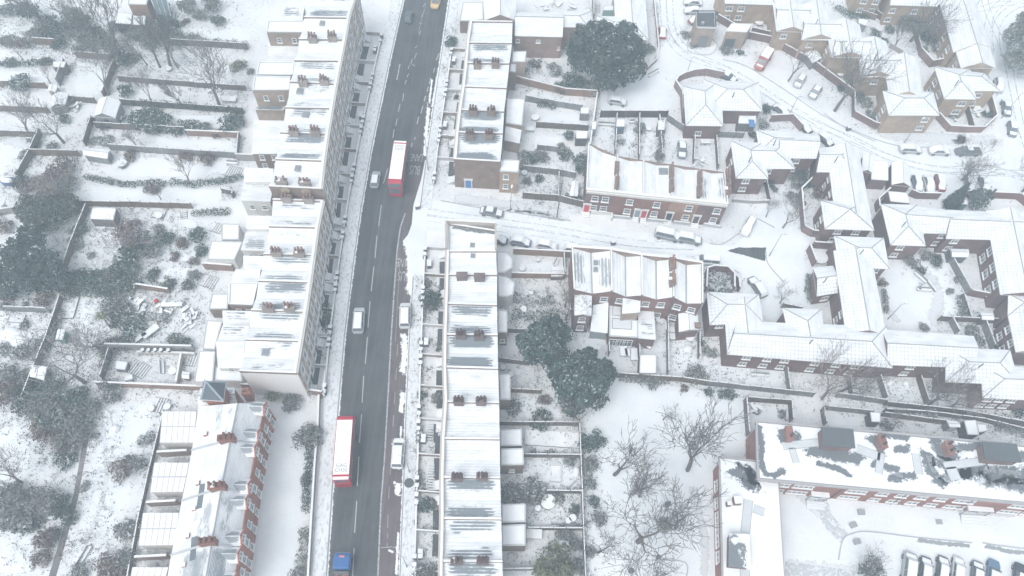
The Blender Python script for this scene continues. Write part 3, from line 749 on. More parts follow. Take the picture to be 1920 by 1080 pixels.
# ================================================================ GROUND, ROADS
def sheet(pts, z): return [G(p[0], p[1], z) for p in pts]
b = MB(); b.prism([(-420, -120), (420, -120), (420, 520), (-420, 520)], -.6, 0); struct('ground', b, mat('ground'))
def strip(left, right, z, thick=None):
    b = MB(); L_, R_ = [G(*p, z) for p in left], [G(*p, z) for p in right]
    for i in range(len(L_) - 1):
        q = [L_[i], L_[i + 1], R_[i + 1], R_[i]]
        if thick: b.prism([(p.x, p.y) for p in q], z - thick, z)
        else: b.face(q)
    return b
KL = [(772, -60), (756, 0), (727, 130), (699, 265), (677, 390), (660.5, 510), (646, 630), (634.5, 760), (624, 900), (612, 1080), (606, 1170)]
KR = [(857, -60), (843, 0), (824, 130), (804, 265), (788, 390), (776, 510), (768, 630), (762, 760), (757, 900), (750, 1080), (746, 1170)]
struct('road', strip(KL, KR, .012), mat('asphalt'))
BL1 = [(758, 430), (744, 470), (741, 510), (733, 630), (726, 760), (720, 860), (714, 940), (708, 1080), (703, 1170)]
BR1 = [(783, 430), (779, 470), (775, 510), (767, 630), (761, 760), (758, 860), (754, 940), (749, 1080), (745, 1170)]
struct('bus_lane', strip(BL1, BR1, .018), mat('asphalt', (0.085, 0.07, 0.073), (0.115, 0.094, 0.098)))
struct('bus_lane', strip([(798, 180), (785, 222), (772, 275), (762, 330), (757, 400), (752, 430)], [(813, 180), (808, 232), (801, 275), (795, 330), (788, 385), (783, 430)], .018), mat('asphalt', (0.07, 0.064, 0.068), (0.1, 0.088, 0.092)))
def line(pts, wd=.15, z=.026, m='plain', name='road_marking', c=(.46, .48, .49)):
    b = MB(); P = [G(p[0], p[1], 0) for p in pts]
    for i in range(len(P) - 1): b.bar(P[i], P[i + 1], wd, z - .004, z)
    return struct(name, b, mat('plain', c, .7) if m == 'plain' else mm(m))
for y0, y1 in (((739, 243), (736.5, 259)), ((727, 316), (719, 344)), ((715, 384), (710, 424)), ((707, 442), (703, 484)), ((701, 500), (696, 546)), ((694, 565), (690, 614)), ((689, 632), (685, 682)), ((682, 705), (679, 755)), ((678, 777), (674, 830)), ((673, 856), (670, 911)), ((669, 939), (665, 999)), ((664, 1028), (661, 1082)),
               ((757, 175), (755, 190)), ((750, 195), (747, 210)), ((745, 222), (742, 236))): line([y0, y1])
line([(760, 400), (751, 425), (744.5, 470), (741.5, 510), (733.5, 630), (726.5, 760), (721, 860), (714.5, 940), (708.5, 1080)], .22, m='worn')
line([(749, 500), (741.5, 640)], .1, .03, c=(.3, .31, .32))
for a in ((746, 645, 744.5, 668), (743.5, 690, 742, 712), (741, 735, 739.5, 757), (738, 778, 737, 800), (736, 822, 734.5, 845), (733, 868, 731.5, 890), (730, 912, 728.5, 935), (727.5, 965, 727, 990), (727, 1000, 726.5, 1009), (726, 1018, 725.5, 1026)): line([a[:2], a[2:]], .11, c=(.36, .36, .38))
line([(714, 1027), (730, 1026), (735, 1025)], .14, c=(.4, .39, .4)); line([(737, 1026), (750, 1026.5)], .14, c=(.4, .39, .4))
for a in ((824, 100, 818, 113), (815, 127, 813, 136), (808, 146, 805, 158), (803, 163, 801, 172), (798, 180, 795, 190), (793, 198, 789, 213), (785, 219, 782, 233), (779, 257, 777, 262), (773, 268, 771, 276)): line([a[:2], a[2:]], .2)
for a in ((798, 6, 793, 13), (796, 20, 790, 32), (786, 44, 792, 44.5), (789, 58, 786, 66), (782, 86, 778, 90), (781, 100, 777, 110), (773, 110, 771, 118), (768, 122, 765, 130), (766, 138, 763, 145), (762, 150, 759, 158)): line([a[:2], a[2:]], .14)
line([(769, 118), (778, 124)], .12); line([(799, 8), (789, 40), (785, 62)], .1, c=(.4, .41, .42))
line([(750, 120), (744, 150)], .25, .022, m='worn')
def roadtext(tx, px, py, size, stretch):
    me = textmesh(tx, size); me.materials.append(mat('worn')); o = bpy.data.objects.new('road_marking', me); col.objects.link(o)
    o.location = G(px, py, .03); a = G(px + 2, py - 12, 0) - G(px, py, 0)
    o.rotation_euler[2] = math.atan2(a.y, a.x) - math.pi / 2 + math.pi; o.scale = (1, stretch, 1); o['kind'] = 'structure'
roadtext('LANE', 781, 295, 1.05, 2.6); roadtext('BUS', 778, 318, 1.25, 2.6)
roadtext('LANE', 757, 492, 1.05, 2.6); roadtext('BUS', 757, 517, 1.25, 2.4)
# pavements, a step above the road, with kerbs
PL = [(x - 22 + i * -.6, y) for i, (x, y) in enumerate(KL)]
struct('pavement', strip(PL, KL, .13, .12), mat('pavement'))
k = MB(); P = [G(x, y, 0) for x, y in KL]
for i in range(len(P) - 1): k.bar(P[i], P[i + 1], .18, 0, .137)
struct('kerb', k, mat('plain', (.33, .34, .35), .9))
E1 = KR[:5]; E2 = KR[5:]
struct('pavement', strip(E1, [(x + 17 + i * .8, y) for i, (x, y) in enumerate(E1)], .13, .12), mat('pavement'))
struct('pavement', strip([(775, 520)] + E2[1:], [(795, 520)] + [(x + 23 + i * 1.5, y) for i, (x, y) in enumerate(E2[1:])], .13, .12), mat('pavement'))
k = MB(); P = [G(x, y, 0) for x, y in E1] ; Q = [G(x, y, 0) for x, y in [(775, 520)] + E2[1:]]
for S in (P, Q):
    for i in range(len(S) - 1): k.bar(S[i], S[i + 1], .18, 0, .137)
struct('kerb', k, mat('plain', (.33, .34, .35), .9))
def blob(name, pts, z, m, kind='structure', jag=0.0, parent=None, n=8):
    P = [G(p[0], p[1], z) for p in pts]; Q = []
    for i in range(len(P)):
        a, e = P[i], P[(i + 1) % len(P)]
        for k in range(n): Q.append(lerp(a, e, k / n) + Vector((R.uniform(-jag, jag), R.uniform(-jag, jag), 0)))
    b = MB(); b.face(Q)
    if parent: return b.build(name, mm(m) if not isinstance(m, bpy.types.Material) else m, parent)
    o = b.build(name, mm(m) if not isinstance(m, bpy.types.Material) else m); o['kind'] = kind; return o
# slush along the edge of the bus lane and in the mouth of the side road
struct('snow_bank', strip([(797, 300), (790, 335), (781, 365), (775, 385), (772, 420), (765, 440), (755, 452), (766, 475), (772, 520)], [(822, 300), (815, 335), (806, 365), (800, 385), (802, 420), (800, 440), (800, 452), (800, 475), (797, 520)], .05), mat('lawn'))
for pts, wd in (([(765, 460), (770, 500), (770, 550)], 2.6), ([(757, 630), (759, 665), (755, 695)], 2.0), ([(755, 738), (752, 770)], 1.6), ([(745, 908), (746, 925)], 1.6), ([(804, 195), (800, 240), (797, 290)], 1.4), ([(810, 150), (804, 200)], .8), ([(747, 1000), (743, 1075)], .7), ([(752, 800), (748, 880)], .6), ([(841, 20), (826, 110), (810, 200)], .8)):
    smear('slush_patch', pts, wd, .034, (.72, .74, .76))
smear('slush_patch', [(x + 1.2, y) for x, y in KL], .7, .036, (.72, .74, .76)); smear('slush_patch', [(x - 1, y) for x, y in KR[:4]], .8, .037, (.72, .74, .76)); smear('slush_patch', [(x - 1, y) for x, y in KR[5:]], .6, .038, (.72, .74, .76))
# side street and the estate roads: snowed, with wheel tracks
LAW = mat('lawn')
def sheetobj(name, pts, z, m=None): b = MB(); b.face(sheet(pts, z)); return struct(name, b, m or LAW)
sheetobj('side_road', [(800, 374), (880, 385), (1075, 418), (1240, 440), (1320, 455), (1375, 462), (1400, 440), (1430, 395), (1490, 330), (1530, 420), (1520, 600), (1450, 600), (1330, 500), (1240, 490), (1070, 470), (930, 450), (800, 430), (790, 400)], .008)
sheetobj('park_lawn', [(1096, 700), (1200, 715), (1400, 745), (1395, 860), (1345, 870), (1350, 1200), (1100, 1200)], .006)
sheetobj('forecourt', [(1462, 900), (1640, 930), (1960, 960), (1990, 1200), (1470, 1200)], .006)
sheetobj('estate_road', [(1215, -40), (1290, -40), (1280, 60), (1300, 95), (1390, 120), (1470, 170), (1600, 245), (1700, 270), (1800, 275), (1880, 290), (1960, 330), (1960, 385), (1800, 385), (1640, 300), (1560, 265), (1440, 190), (1380, 150), (1290, 150), (1240, 240), (1110, 215), (1120, 180), (1205, 150), (1218, 120)], .008)
sheetobj('estate_road', [(1815, -40), (2000, -60), (2000, 340), (1880, 290), (1862, 180), (1835, 60)], .012)
sheetobj('churned_lawn', [(1440, 75), (1500, 118), (1598, 182), (1600, 225), (1500, 170), (1420, 120)], .005, mat('ground'))
def track(pts, wd=.28, off=.75, z=.02):
    P = [G(p[0], p[1], 0) for p in pts]
    for s in (-1, 1):
        b = MB(); Q = []
        for i in range(len(P)):
            d = (P[min(i + 1, len(P) - 1)] - P[max(i - 1, 0)]).normalized(); Q.append(P[i] + Vector((-d.y, d.x, 0)) * off * s)
        for i in range(len(Q) - 1):
            d0 = (Q[min(i + 1, len(Q) - 1)] - Q[max(i - 1, 0)]).normalized(); d1 = (Q[min(i + 2, len(Q) - 1)] - Q[i]).normalized()
            n0, n1 = Vector((-d0.y, d0.x, 0)) * wd / 2, Vector((-d1.y, d1.x, 0)) * wd / 2; u = Vector((0, 0, z))
            b.face([Q[i] - n0 + u, Q[i + 1] - n1 + u, Q[i + 1] + n1 + u, Q[i] + n0 + u])
        struct('tyre_track', b, mat('track', .8 if wd > .25 else .5))
for pts, z in (([(1243, -5), (1250, 60), (1285, 105), (1360, 130), (1440, 175), (1520, 228), (1600, 262), (1680, 300), (1760, 318), (1850, 316), (1925, 335)], .020), ([(1255, -5), (1262, 60), (1300, 100), (1380, 138), (1460, 190), (1560, 245), (1640, 285), (1720, 310), (1800, 322), (1925, 325)], .024),
               ([(1845, -5), (1855, 30), (1885, 100), (1900, 170), (1915, 240), (1935, 300)], .028), ([(1825, 20), (1850, 14), (1880, 6), (1925, 12)], .032), ([(1870, 100), (1868, 50), (1890, 20), (1925, 5)], .036), ([(1850, 60), (1862, 20), (1900, -10)], .040),
               ([(800, 398), (900, 412), (1030, 430), (1180, 455), (1300, 462)], .044)): track(smooth(pts), z=z)
track(smooth([(800, 408), (900, 424), (1030, 440), (1180, 468), (1300, 475)]), z=.048, wd=.2)
# bare strip of tarmac on the turning head
blob('bare_tarmac', [(1362, 470), (1385, 464), (1430, 464), (1436, 464), (1434, 490), (1415, 484), (1385, 476)], .03, ('asphalt',), jag=.08)
blob('bare_tarmac', [(1212, 455), (1230, 457), (1252, 461), (1235, 461)], .03, 'slush', jag=.05)
# kerb lines in the snow
def kerbline(pts, h=.13, wd=.16, c=(.45, .47, .49)):
    b = MB(); P = [G(p[0], p[1], 0) for p in smooth(pts, 4)]
    for i in range(len(P) - 1): b.bar(P[i], P[i + 1], wd, 0, h + i * .0004)
    struct('kerb', b, mat('plain', c, .9))
for pts in ([(826, 376), (900, 390), (1010, 405), (1070, 414)], [(1228, 0), (1237, 60), (1234, 95), (1222, 120)], [(1296, 60), (1290, 95), (1330, 103), (1345, 85), (1330, 70)], [(1355, 112), (1400, 125), (1470, 168), (1540, 215), (1600, 245), (1680, 273), (1760, 276)],
            [(1545, 213), (1585, 240), (1640, 265)], [(1330, 457), (1350, 459), (1365, 452), (1385, 438)], [(1436, 472), (1440, 495), (1470, 530)], [(1420, 410), (1452, 427)], [(1572, 1050), (1580, 1012), (1600, 1000), (1630, 997), (1720, 1008), (1822, 1018)], [(1842, 1018), (1880, 1024), (1930, 1030)],
            [(1790, 60), (1840, 120), (1870, 180)], [(1225, 790 + 260), (1285, 1055), (1285, 1090)]): kerbline(pts)
for pts in ([(1722, 1013), (1770, 1019), (1815, 1023)], [(1850, 1024), (1895, 1034), (1925, 1036)]): smear('bare_earth', pts, 1.1, .02, (.25, .27, .28))
sheetobj('footpath', [(1527, 935), (1550, 935), (1560, 965), (1590, 1000), (1578, 1020), (1548, 990), (1532, 960)], .011, mat('track', .95))
sheetobj('footpath', [(1472, 1052), (1640, 1075), (1640, 1100), (1472, 1080)], .011, mat('track', .95))
for x, y in ((1648, 881), (1625, 984 - 5), (1599, 985), (1614, 961), (1761, 978), (1606, 1016)):
    p = G(x, y, .1); b = MB(); b.box((p.x, p.y, 0), (1.0, .75, .5 if x != 1761 else .1), R.random(), 0); tag(b.build('concrete_block', mat(*MGREY), None, org=p), {1648: 'small dark block on the flat roof edge', 1599: 'left dark box on the snowy forecourt lawn', 1614: 'dark upright box on the forecourt beside the path', 1761: 'dark square hatch on the forecourt left of the lower steps', 1606: 'low dark slab inside the kerb ring of the forecourt', 1620: 'dark box', 1625: 'dark box'}.get(x, 'second dark box on the forecourt lawn by the path'), 'block') if x not in (1648, 1625) else None

# trodden paths and thin places in the snow
for pts, wd in (([(262, 690), (300, 700), (335, 705)], 3.5), ([(400, 330), (440, 345)], 3.0), ([(430, 600), (380, 640)], 2.0), ([(1150, 395), (1200, 410), (1340, 425)], 1.4), ([(850, 385), (900, 392), (1000, 402), (1060, 412)], 1.6), ([(860, 372), (960, 385), (1040, 398)], 3.0), ([(1660, 250), (1740, 258), (1800, 262)], 4.0), ([(1800, 262), (1860, 262)], 3.0), ([(1220, 150), (1260, 120)], 1.0),
                ([(1500, 425), (1470, 450), (1460, 540)], 1.5), ([(1640, 520), (1660, 570), (1680, 600)], 1.5), ([(1745, 520), (1760, 560), (1750, 600)], 3.0), ([(190, 780), (200, 900), (170, 1000)], .9), ([(1300, 920), (1320, 1000), (1320, 1075)], 1.6), ([(1490, 920), (1530, 960), (1570, 1000)], 1.2), ([(1480, 1060), (1560, 1068), (1640, 1074)], 2.4), ([(1660, 940), (1800, 955), (1900, 965)], 1.0),
                ([(1310, 470), (1400, 480), (1420, 500)], 2.0), ([(1440, 400), (1470, 400)], 2.0), ([(1300, 105), (1330, 110), (1350, 115)], 1.2), ([(320, 110), (400, 140), (450, 150)], 5.0), ([(240, 130), (330, 150)], 4.0), ([(190, 460), (200, 500)], 5.0), ([(20, 260), (50, 270)], 4.0), ([(1000, 700), (970, 720)], 3.0), ([(1180, 300), (1200, 280)], 1.5)):
    smear('trodden_snow', pts, wd * 1.3, .0065, (.56, .58, .6))
# smooth snowed lawns between the planting
for q in ([(340, 58), (465, 55), (470, 76), (360, 74)], [(60, 92), (112, 90), (116, 112), (45, 112)], [(10, 48), (45, 55), (52, 70), (0, 64)], [(0, 134), (85, 136), (90, 158), (0, 158)], [(145, 118), (212, 118), (192, 178), (140, 172)], [(300, 215), (400, 218), (440, 226), (300, 224)], [(290, 256), (445, 266), (444, 290), (300, 281)], [(215, 292), (430, 306), (430, 330), (250, 330), (210, 310)], [(165, 348), (300, 352), (415, 356), (415, 380), (250, 382), (150, 378)],
          [(0, 262), (58, 264), (45, 285), (5, 295)], [(300, 405), (370, 415), (360, 436), (315, 430)], [(180, 425), (228, 425), (220, 500), (165, 505)], [(290, 462), (370, 465), (366, 490), (310, 485)], [(298, 502), (366, 503), (366, 525), (300, 535)], [(135, 560), (208, 562), (222, 600), (205, 635), (112, 612)], [(10, 415), (45, 418), (70, 435), (20, 455)], [(0, 545), (60, 545), (70, 575), (10, 575)], [(290, 610), (325, 612), (325, 648), (270, 645)],
          [(0, 770), (50, 785), (100, 860), (95, 900), (0, 905)], [(195, 765), (290, 755), (250, 900), (180, 1080), (130, 1080), (170, 900)], [(0, 985), (55, 990), (75, 1075), (0, 1080)], [(965, 160), (1100, 192), (1095, 200), (960, 185)], [(1005, 215), (1085, 218), (1095, 240), (1000, 235)], [(1005, 255), (1048, 257), (1045, 278), (1003, 276)], [(985, 302), (1085, 308), (1080, 328), (985, 318)], [(1125, 240), (1152, 240), (1150, 285), (1120, 265)], [(1160, 240), (1194, 240), (1192, 298), (1160, 290)], [(1200, 240), (1232, 240), (1232, 300), (1200, 300)],
          [(935, 690), (1000, 695), (1010, 730), (940, 735)], [(975, 742), (1045, 742), (1055, 790), (980, 780)], [(985, 862), (1085, 865), (1088, 918), (1015, 915), (990, 890)], [(1075, 610), (1135, 620), (1135, 660), (1090, 650)], [(1200, 640), (1247, 640), (1247, 700), (1200, 700)], [(1255, 640), (1305, 640), (1300, 695), (1255, 700)], [(1320, 680), (1465, 685), (1470, 728), (1330, 720)], [(1665, 720), (1715, 725), (1725, 755), (1670, 750)], [(1650, 500), (1760, 490), (1800, 560), (1790, 600), (1690, 610)],
          [(500, 760), (570, 760), (560, 1080), (480, 1080)], [(935, 500), (1055, 488), (1052, 518), (965, 518)], [(1400, 760), (1475, 765), (1478, 800), (1402, 800)], [(1545, 775), (1630, 785), (1630, 805), (1548, 798)]):
    sheetobj('garden_lawn', q, .0052)
# ================================================================ WEST TERRACE
ZH, ZL = 12.0, 9.6
ORD = ['northernmost', 'second', 'third', 'fourth', 'fifth', 'sixth', 'seventh', 'eighth', 'ninth', 'tenth', 'eleventh', 'twelfth', 'thirteenth', 'fourteenth', 'last']
# party lines: west end, east end of the roof edge
WP = [((588, -22), (671, -22)), ((570, 31), (655, 32)), ((560, 72), (648, 73)), ((552, 112), (640, 113)), ((543, 152), (632, 156)), ((535, 200), (624, 202)), ((525, 247), (616, 250)), ((516, 297), (609, 300)), ((504, 348), (603, 353)),
      ((511, 373), (607, 376)), ((504, 423), (597, 425)), ((494, 475), (590, 477)), ((484, 525), (583, 528)), ((471, 580), (575, 583)), ((460, 635), (566, 638)), ((449, 694), (556, 698))]
WCH = {2: ((585, 68), (622, 66)), 4: ((567, 150), (607, 148)), 6: ((550, 243), (590, 243)), 8: ((527, 340), (571, 342)), 9: ((536, 368), (577, 370)), 11: ((517, 470), (560, 471)), 13: ((502, 575), (541, 574))}
WEXP = {0: 3, 1: 0, 2: 0, 3: 2, 4: 5, 5: 2, 6: 3, 7: 1, 9: 5, 10: 1, 11: 2, 12: 3, 13: 2, 14: 5}
WEXT = {  # index: list of (kind, quad, z, wall, extra)
 0: [('m', [(528, 10), (571, 10), (566, 36), (528, 36)], 4.0, BR_TAN, (.5, 0, 0))],
 1: [('f', [(503, 40), (570, 40), (567, 62), (500, 61)], 7.2, BR_TAN, 0), ('m', [(502, 75), (560, 76), (553, 112), (501, 111)], 4.0, BR_TAN, (1.2, 0, 0))],
 2: [],
 3: [('f', [(486, 117), (552, 118), (549, 142), (481, 141)], 7.2, BR_TAN, 0)],
 4: [('f', [(478, 144), (545, 145), (542, 170), (474, 170)], 7.2, BR_TAN, 0), ('m', [(478, 186), (538, 188), (532, 206), (477, 205)], 3.2, BR_TAN, (.7, 0, 3))],
 5: [('m', [(477, 226), (532, 227), (525, 283), (470, 283)], 6.0, BR_BROWN, (.8, 0, 0))],
 7: [('m', [(460, 314), (513, 316), (510, 337), (455, 337)], 7.2, STUCCO, (.6, 0, 0)), ('m', [(453, 339), (510, 341), (507, 378), (451, 376)], 6.6, STUCCO, (1.0, 0, 1))],
 9: [('m', [(463, 404), (511, 405), (504, 427), (459, 426)], 6.5, STUCCO, (.5, 0, 0)), ('f', [(416, 420), (449, 421), (448, 450), (416, 450)], 2.9, STUCCO, 0)],
 10: [('m', [(458, 428), (504, 429), (499, 470), (451, 469)], 6.0, STUCCO, (1.0, 0, 1)), ('f', [(396, 453), (455, 454), (440, 488), (389, 487)], 3.0, STUCCO, 0)],
 11: [('m', [(456, 479), (495, 480), (491, 502), (454, 500)], 5.6, STUCCO, (.7, 0, 0)), ('m', [(441, 505), (489, 505), (484, 528), (431, 529)], 5.6, STUCCO, (.6, 0, 0))],
 12: [('f', [(430, 531), (484, 531), (475, 573), (429, 571)], 5.6, BR_BROWN, 0), ('f', [(398, 551), (429, 552), (427, 580), (392, 580)], 3.0, BR_BROWN, 0)],
 13: [('m', [(417, 582), (471, 583), (469, 607), (415, 606)], 5.0, STUCCO, (.9, 0, 0)), ('m', [(417, 611), (468, 611), (460, 640), (405, 640)], 5.2, STUCCO, (.4, 0, 0)), ('f', [(388, 601), (417, 603), (403, 656), (380, 655)], 3.0, STUCCO, 0)],
 14: [('m', [(405, 641), (460, 641), (451, 684), (404, 684)], 5.4, STUCCO, (1.3, 0, 0)), ('f', [(374, 658), (404, 659), (399, 718), (364, 717)], 3.0, STUCCO, 0), ('f', [(404, 688), (452, 688), (455, 716), (402, 714)], 2.6, STUCCO, 0)],
}
seed = 0; WF = []; SF = []; NF = []
for i in range(15):
    if i == 8: continue
    hi = i < 8; z = ZH if hi else ZL; j = i if hi else i
    a, b_ = WP[i], WP[i + 1]
    ch = []
    if i in WCH: ch = [(x, y, 1.6, 3, 2) for x, y in WCH[i]]
    name = 'terraced_house'
    lab = f"{'tall' if hi else 'lower'} white fronted terraced house, {ORD[i] if hi else ORD[i-1]} down the row left of the main road" if i else 'tall terraced house at top edge left of the main road with bare slates'
    if i == 14: lab = 'white end terraced house with blank rendered side wall facing the red gabled terrace'
    if i == 9: lab = 'first lower white fronted terraced house below the brown gable step'
    if i == 7: lab = 'tall terraced house ending in the brown patched gable wall, left of the main road'
    seed += 1
    t, P, n, c = terrace_house(name, lab, 'house', 'terraced houses on the left of the main road', [a[0], a[1], b_[1], b_[0]], z, WEXP.get(i, 0), float(seed), BR_BROWN if i != 14 else ('plain', (.84, .84, .83), .9, 0.0, .06), 'E', last=i in (7, 14), chims=ch, drop=.95, frontm=STUCCO,
                               potc=(0.26, 0.17, 0.15), chm=('brick', (0.33, 0.29, 0.265)))
    if i == 7:
        for x, y in WCH[8]: p = G(x, y, z + .6); chimney(t, (p.x, p.y, z - .6), 0, L=1.9, pots=3, h=1.6, m=('brick', (0.33, 0.29, 0.265)), potc=(.26, .17, .15))
    # front: brick face with stucco windows
    F = MB(); A, B = P[1], P[2]; A = Vector((A.x, A.y, 0)); B = Vector((B.x, B.y, 0))
    fz = z - .62; F.bar(A + n * .09, B + n * .09, .14, .01, fz); F.build('front_wall', mm(BR_FRONT), t)
    G1 = MB(); G1.bar(A + n * .1, B + n * .1, .2, .012, 2.6); G1.bar(A + n * .13, B + n * .13, .3, 2.62, 2.85); G1.bar(A + n * .13, B + n * .13, .24, 5.9, 6.02) ; G1.build('stucco_base', mm(STUCCO), t)
    rows = (.7, 3.3, 6.3, 9.0) if hi else (.7, 3.3, 6.4)
    wall_windows(t, A, B, c, rows, (.25, .72), 1.15, 1.75 if hi else 1.7, 'sash', inset=-.18)
    for tt in (.25, .72):
        q = lerp(A, B, tt); S = MB()
        for zz in rows[1:]:
            d = (B - A).normalized()
            for s in (-1, 1): S.bar(q + d * s * .72 + n * .2 - d * .09, q + d * s * .72 + n * .2 + d * .09, .14, zz - .1, zz + 1.9)
            S.bar(q - d * .85 + n * .22, q + d * .85 + n * .22, .2, zz + 1.92, zz + 2.1)
        S.build('window_surround', mm(STUCCO), t)
    d = (B - A).normalized(); q = lerp(A, B, .5); WF.append((A, B, n, t))
    door_at(t, Vector((q.x, q.y, .1)) + n * .2, n, [(.08, .1, .14), (.3, .06, .06), (.12, .2, .16)][i % 3], .95, 2.2)
    # rear windows on the west wall
    for kind, quad, ze, wm, ex in WEXT.get(i, []):
        if kind == 'f': Q = flat_prism(t, quad, ze, wm, 'snowclean', nm=('extension_wall', 'extension_roof'), eh=.3 if ze > 5 else .16)
        else: Q = mono(t, quad, ze, ex[0], 2 if ex[2] == 0 else 0, wm, ('roof', .25, (.0, .35, .0)[seed % 3] if ex[2] != 3 else .8, .0, (0.14, 0.165, 0.185), .5, float(seed)))
        cc = sum((Vector((p.x, p.y, 0)) for p in Q), Vector()) / 4
        if ze > 3.5:
            A2, B2 = Vector((Q[3].x, Q[3].y, 0)), Vector((Q[2].x, Q[2].y, 0)); wall_windows(t, A2, B2, cc, (1.0, ze - 2.6) if ze > 5 else (1.0,), (.5,) if (B2 - A2).length < 4 else (.3, .72), .95, 1.3, 'sash', inset=.0 if kind == 'f' else .13)
    if i in (1, 7, 14): skylight(t, *{1: (604, 43), 7: (558, 315), 14: (497, 660)}[i], z - .35, (.8, 1.0), 0)
    if i in (4, 5): skylight(t, *{4: (562, 170), 5: (573, 214)}[i], z - .3, (1.0, 1.1), 0)
# ================================================================ EAST TERRACE, NORTH PART
EP = [((881, 39), (961, 40)), ((875, 79), (960, 80)), ((872, 117), (955, 118)), ((867, 161), (950, 164)), ((860, 205), (945, 208)), ((855, 247), (943, 249)), ((851, 297), (938, 302))]
ECH = {2: ((895, 117), (929, 116)), 4: ((887, 205), (921, 205)), 5: ((881, 250), (917, 250))}
EEXT = {1: [('f', [(961, 97), (987, 97), (985, 117), (960, 117)], 5.5, BR_TAN)], 2: [('f', [(956, 120), (968, 120), (967, 136), (955, 135)], 5.0, BR_BROWN)],
        3: [('f', [(950, 185), (984, 186), (979, 236), (948, 232)], 4.5, BR_TAN)], 4: [('m', [(948, 236), (978, 244), (975, 262), (946, 256)], 4.2, BR_TAN)], 5: [('f', [(938, 300), (974, 301), (972, 324), (937, 322)], 6.2, ('brick', (0.44, 0.33, 0.25)))]}
for i in range(6):
    a, b_ = EP[i], EP[i + 1]; seed += 1
    lab = f"brick terraced house, {ORD[i]} of the six roofs above the side street"
    if i == 5: lab = 'end terraced house with long brown brick side wall and blue door'
    if i == 0: lab = 'first of six terraced houses right of the main road, joined to the brick hall'
    t, P, n, c = terrace_house('terraced_house', lab, 'house', 'terraced houses right of the main road above the side street', [a[0], a[1], b_[1], b_[0]], 8.4, (1, 3, 1, 1, 4, 4)[i], float(seed), BR_BROWN, 'W', last=i == 5, chims=[(x, y, 1.5, 3, 2) for x, y in ECH.get(i, ())], drop=.8, potc=(.13, .07, .065), frontm=('plain', (.6, .58, .55), .9))
    A, B = P[0], P[3]; A = Vector((A.x, A.y, 0)); B = Vector((B.x, B.y, 0))
    wall_windows(t, A, B, c, (1.0, 4.6), (.3, .7), 1.0, 1.6, 'sash'); NF.append((A, B, n, t))
    for e in EEXT.get(i, []):
        if e[0] == 'f': Q = flat_prism(t, e[1], e[2], e[3], nm=('extension_wall', 'extension_roof'))
        else: Q = mono(t, e[1], e[2], 1.0, 2, e[3], ('roof', .3, .0, .0))
        if i == 5:
            cc = sum((Vector((p.x, p.y, 0)) for p in Q), Vector()) / 4; wall_windows(t, Vector((Q[3].x, Q[3].y, 0)), Vector((Q[2].x, Q[2].y, 0)), cc, (1.4, 4.2), (.34,), 1.0, 1.3)
    if i == 5:
        A, B = Vector((P[3].x, P[3].y, 0)), Vector((P[2].x, P[2].y, 0)); nn = outward(A.copy(), B.copy(), c); q = lerp(A, B, .3)
        door_at(t, (q.x, q.y, .1), nn, (.08, .22, .5), 1.1, 2.3)
# ================================================================ EAST TERRACE, SOUTH PART
SP = [((836, 418), (929, 432)), ((837, 470), (930, 470)), ((836, 514), (932, 514)), ((834, 568), (932, 571)), ((832, 626), (933, 627)), ((831, 687), (934, 690)), ((833, 752), (936, 754)), ((828, 821), (937, 822)), ((826, 894), (938, 895)), ((826, 971), (940, 972)), ((824, 1051), (942, 1052)), ((823, 1135), (944, 1137))]
SCH = {2: ((866, 514, 1.7, 0), (899, 516, 1.7, 0)), 4: ((864, 625, 1.5, 3, 2), (898, 627, 1.5, 3, 2)), 6: ((860, 750, 1.5, 3, 2), (902, 750, 1.5, 3, 2)), 8: ((857, 893, 1.5, 3, 2), (904, 892, 1.5, 3, 2)), 10: ((856, 1050, 1.5, 3, 2), (905, 1050, 1.5, 3, 2))}
SEXP = (6, 6, 1, 3, 4, 1, 1, 1, 3, 2, 3)
SEXT = {0: [('f', [(932, 472), (950, 473), (961, 485), (960, 503), (946, 512), (932, 513)], 3.6, STUCCO)], 1: [('f', [(933, 516), (953, 521), (965, 531), (962, 553), (950, 557), (934, 557)], 3.6, STUCCO)],
        3: [('f', [(934, 581), (951, 583), (951, 624), (934, 624)], 4.6, BR_BROWN)], 5: [('f', [(936, 702), (957, 702), (957, 750), (937, 750)], 4.0, BR_BROWN)],
        7: [('f', [(939, 842), (981, 841), (982, 872), (939, 873)], 4.2, BR_BROWN), ('f', [(938, 806), (978, 805), (979, 836), (938, 837)], 3.2, BR_BROWN)],
        9: [('f', [(941, 946), (985, 945), (985, 979), (941, 980)], 4.0, BR_BROWN), ('f', [(941, 985), (985, 983), (985, 1023), (941, 1023)], 3.8, BR_BROWN)]}
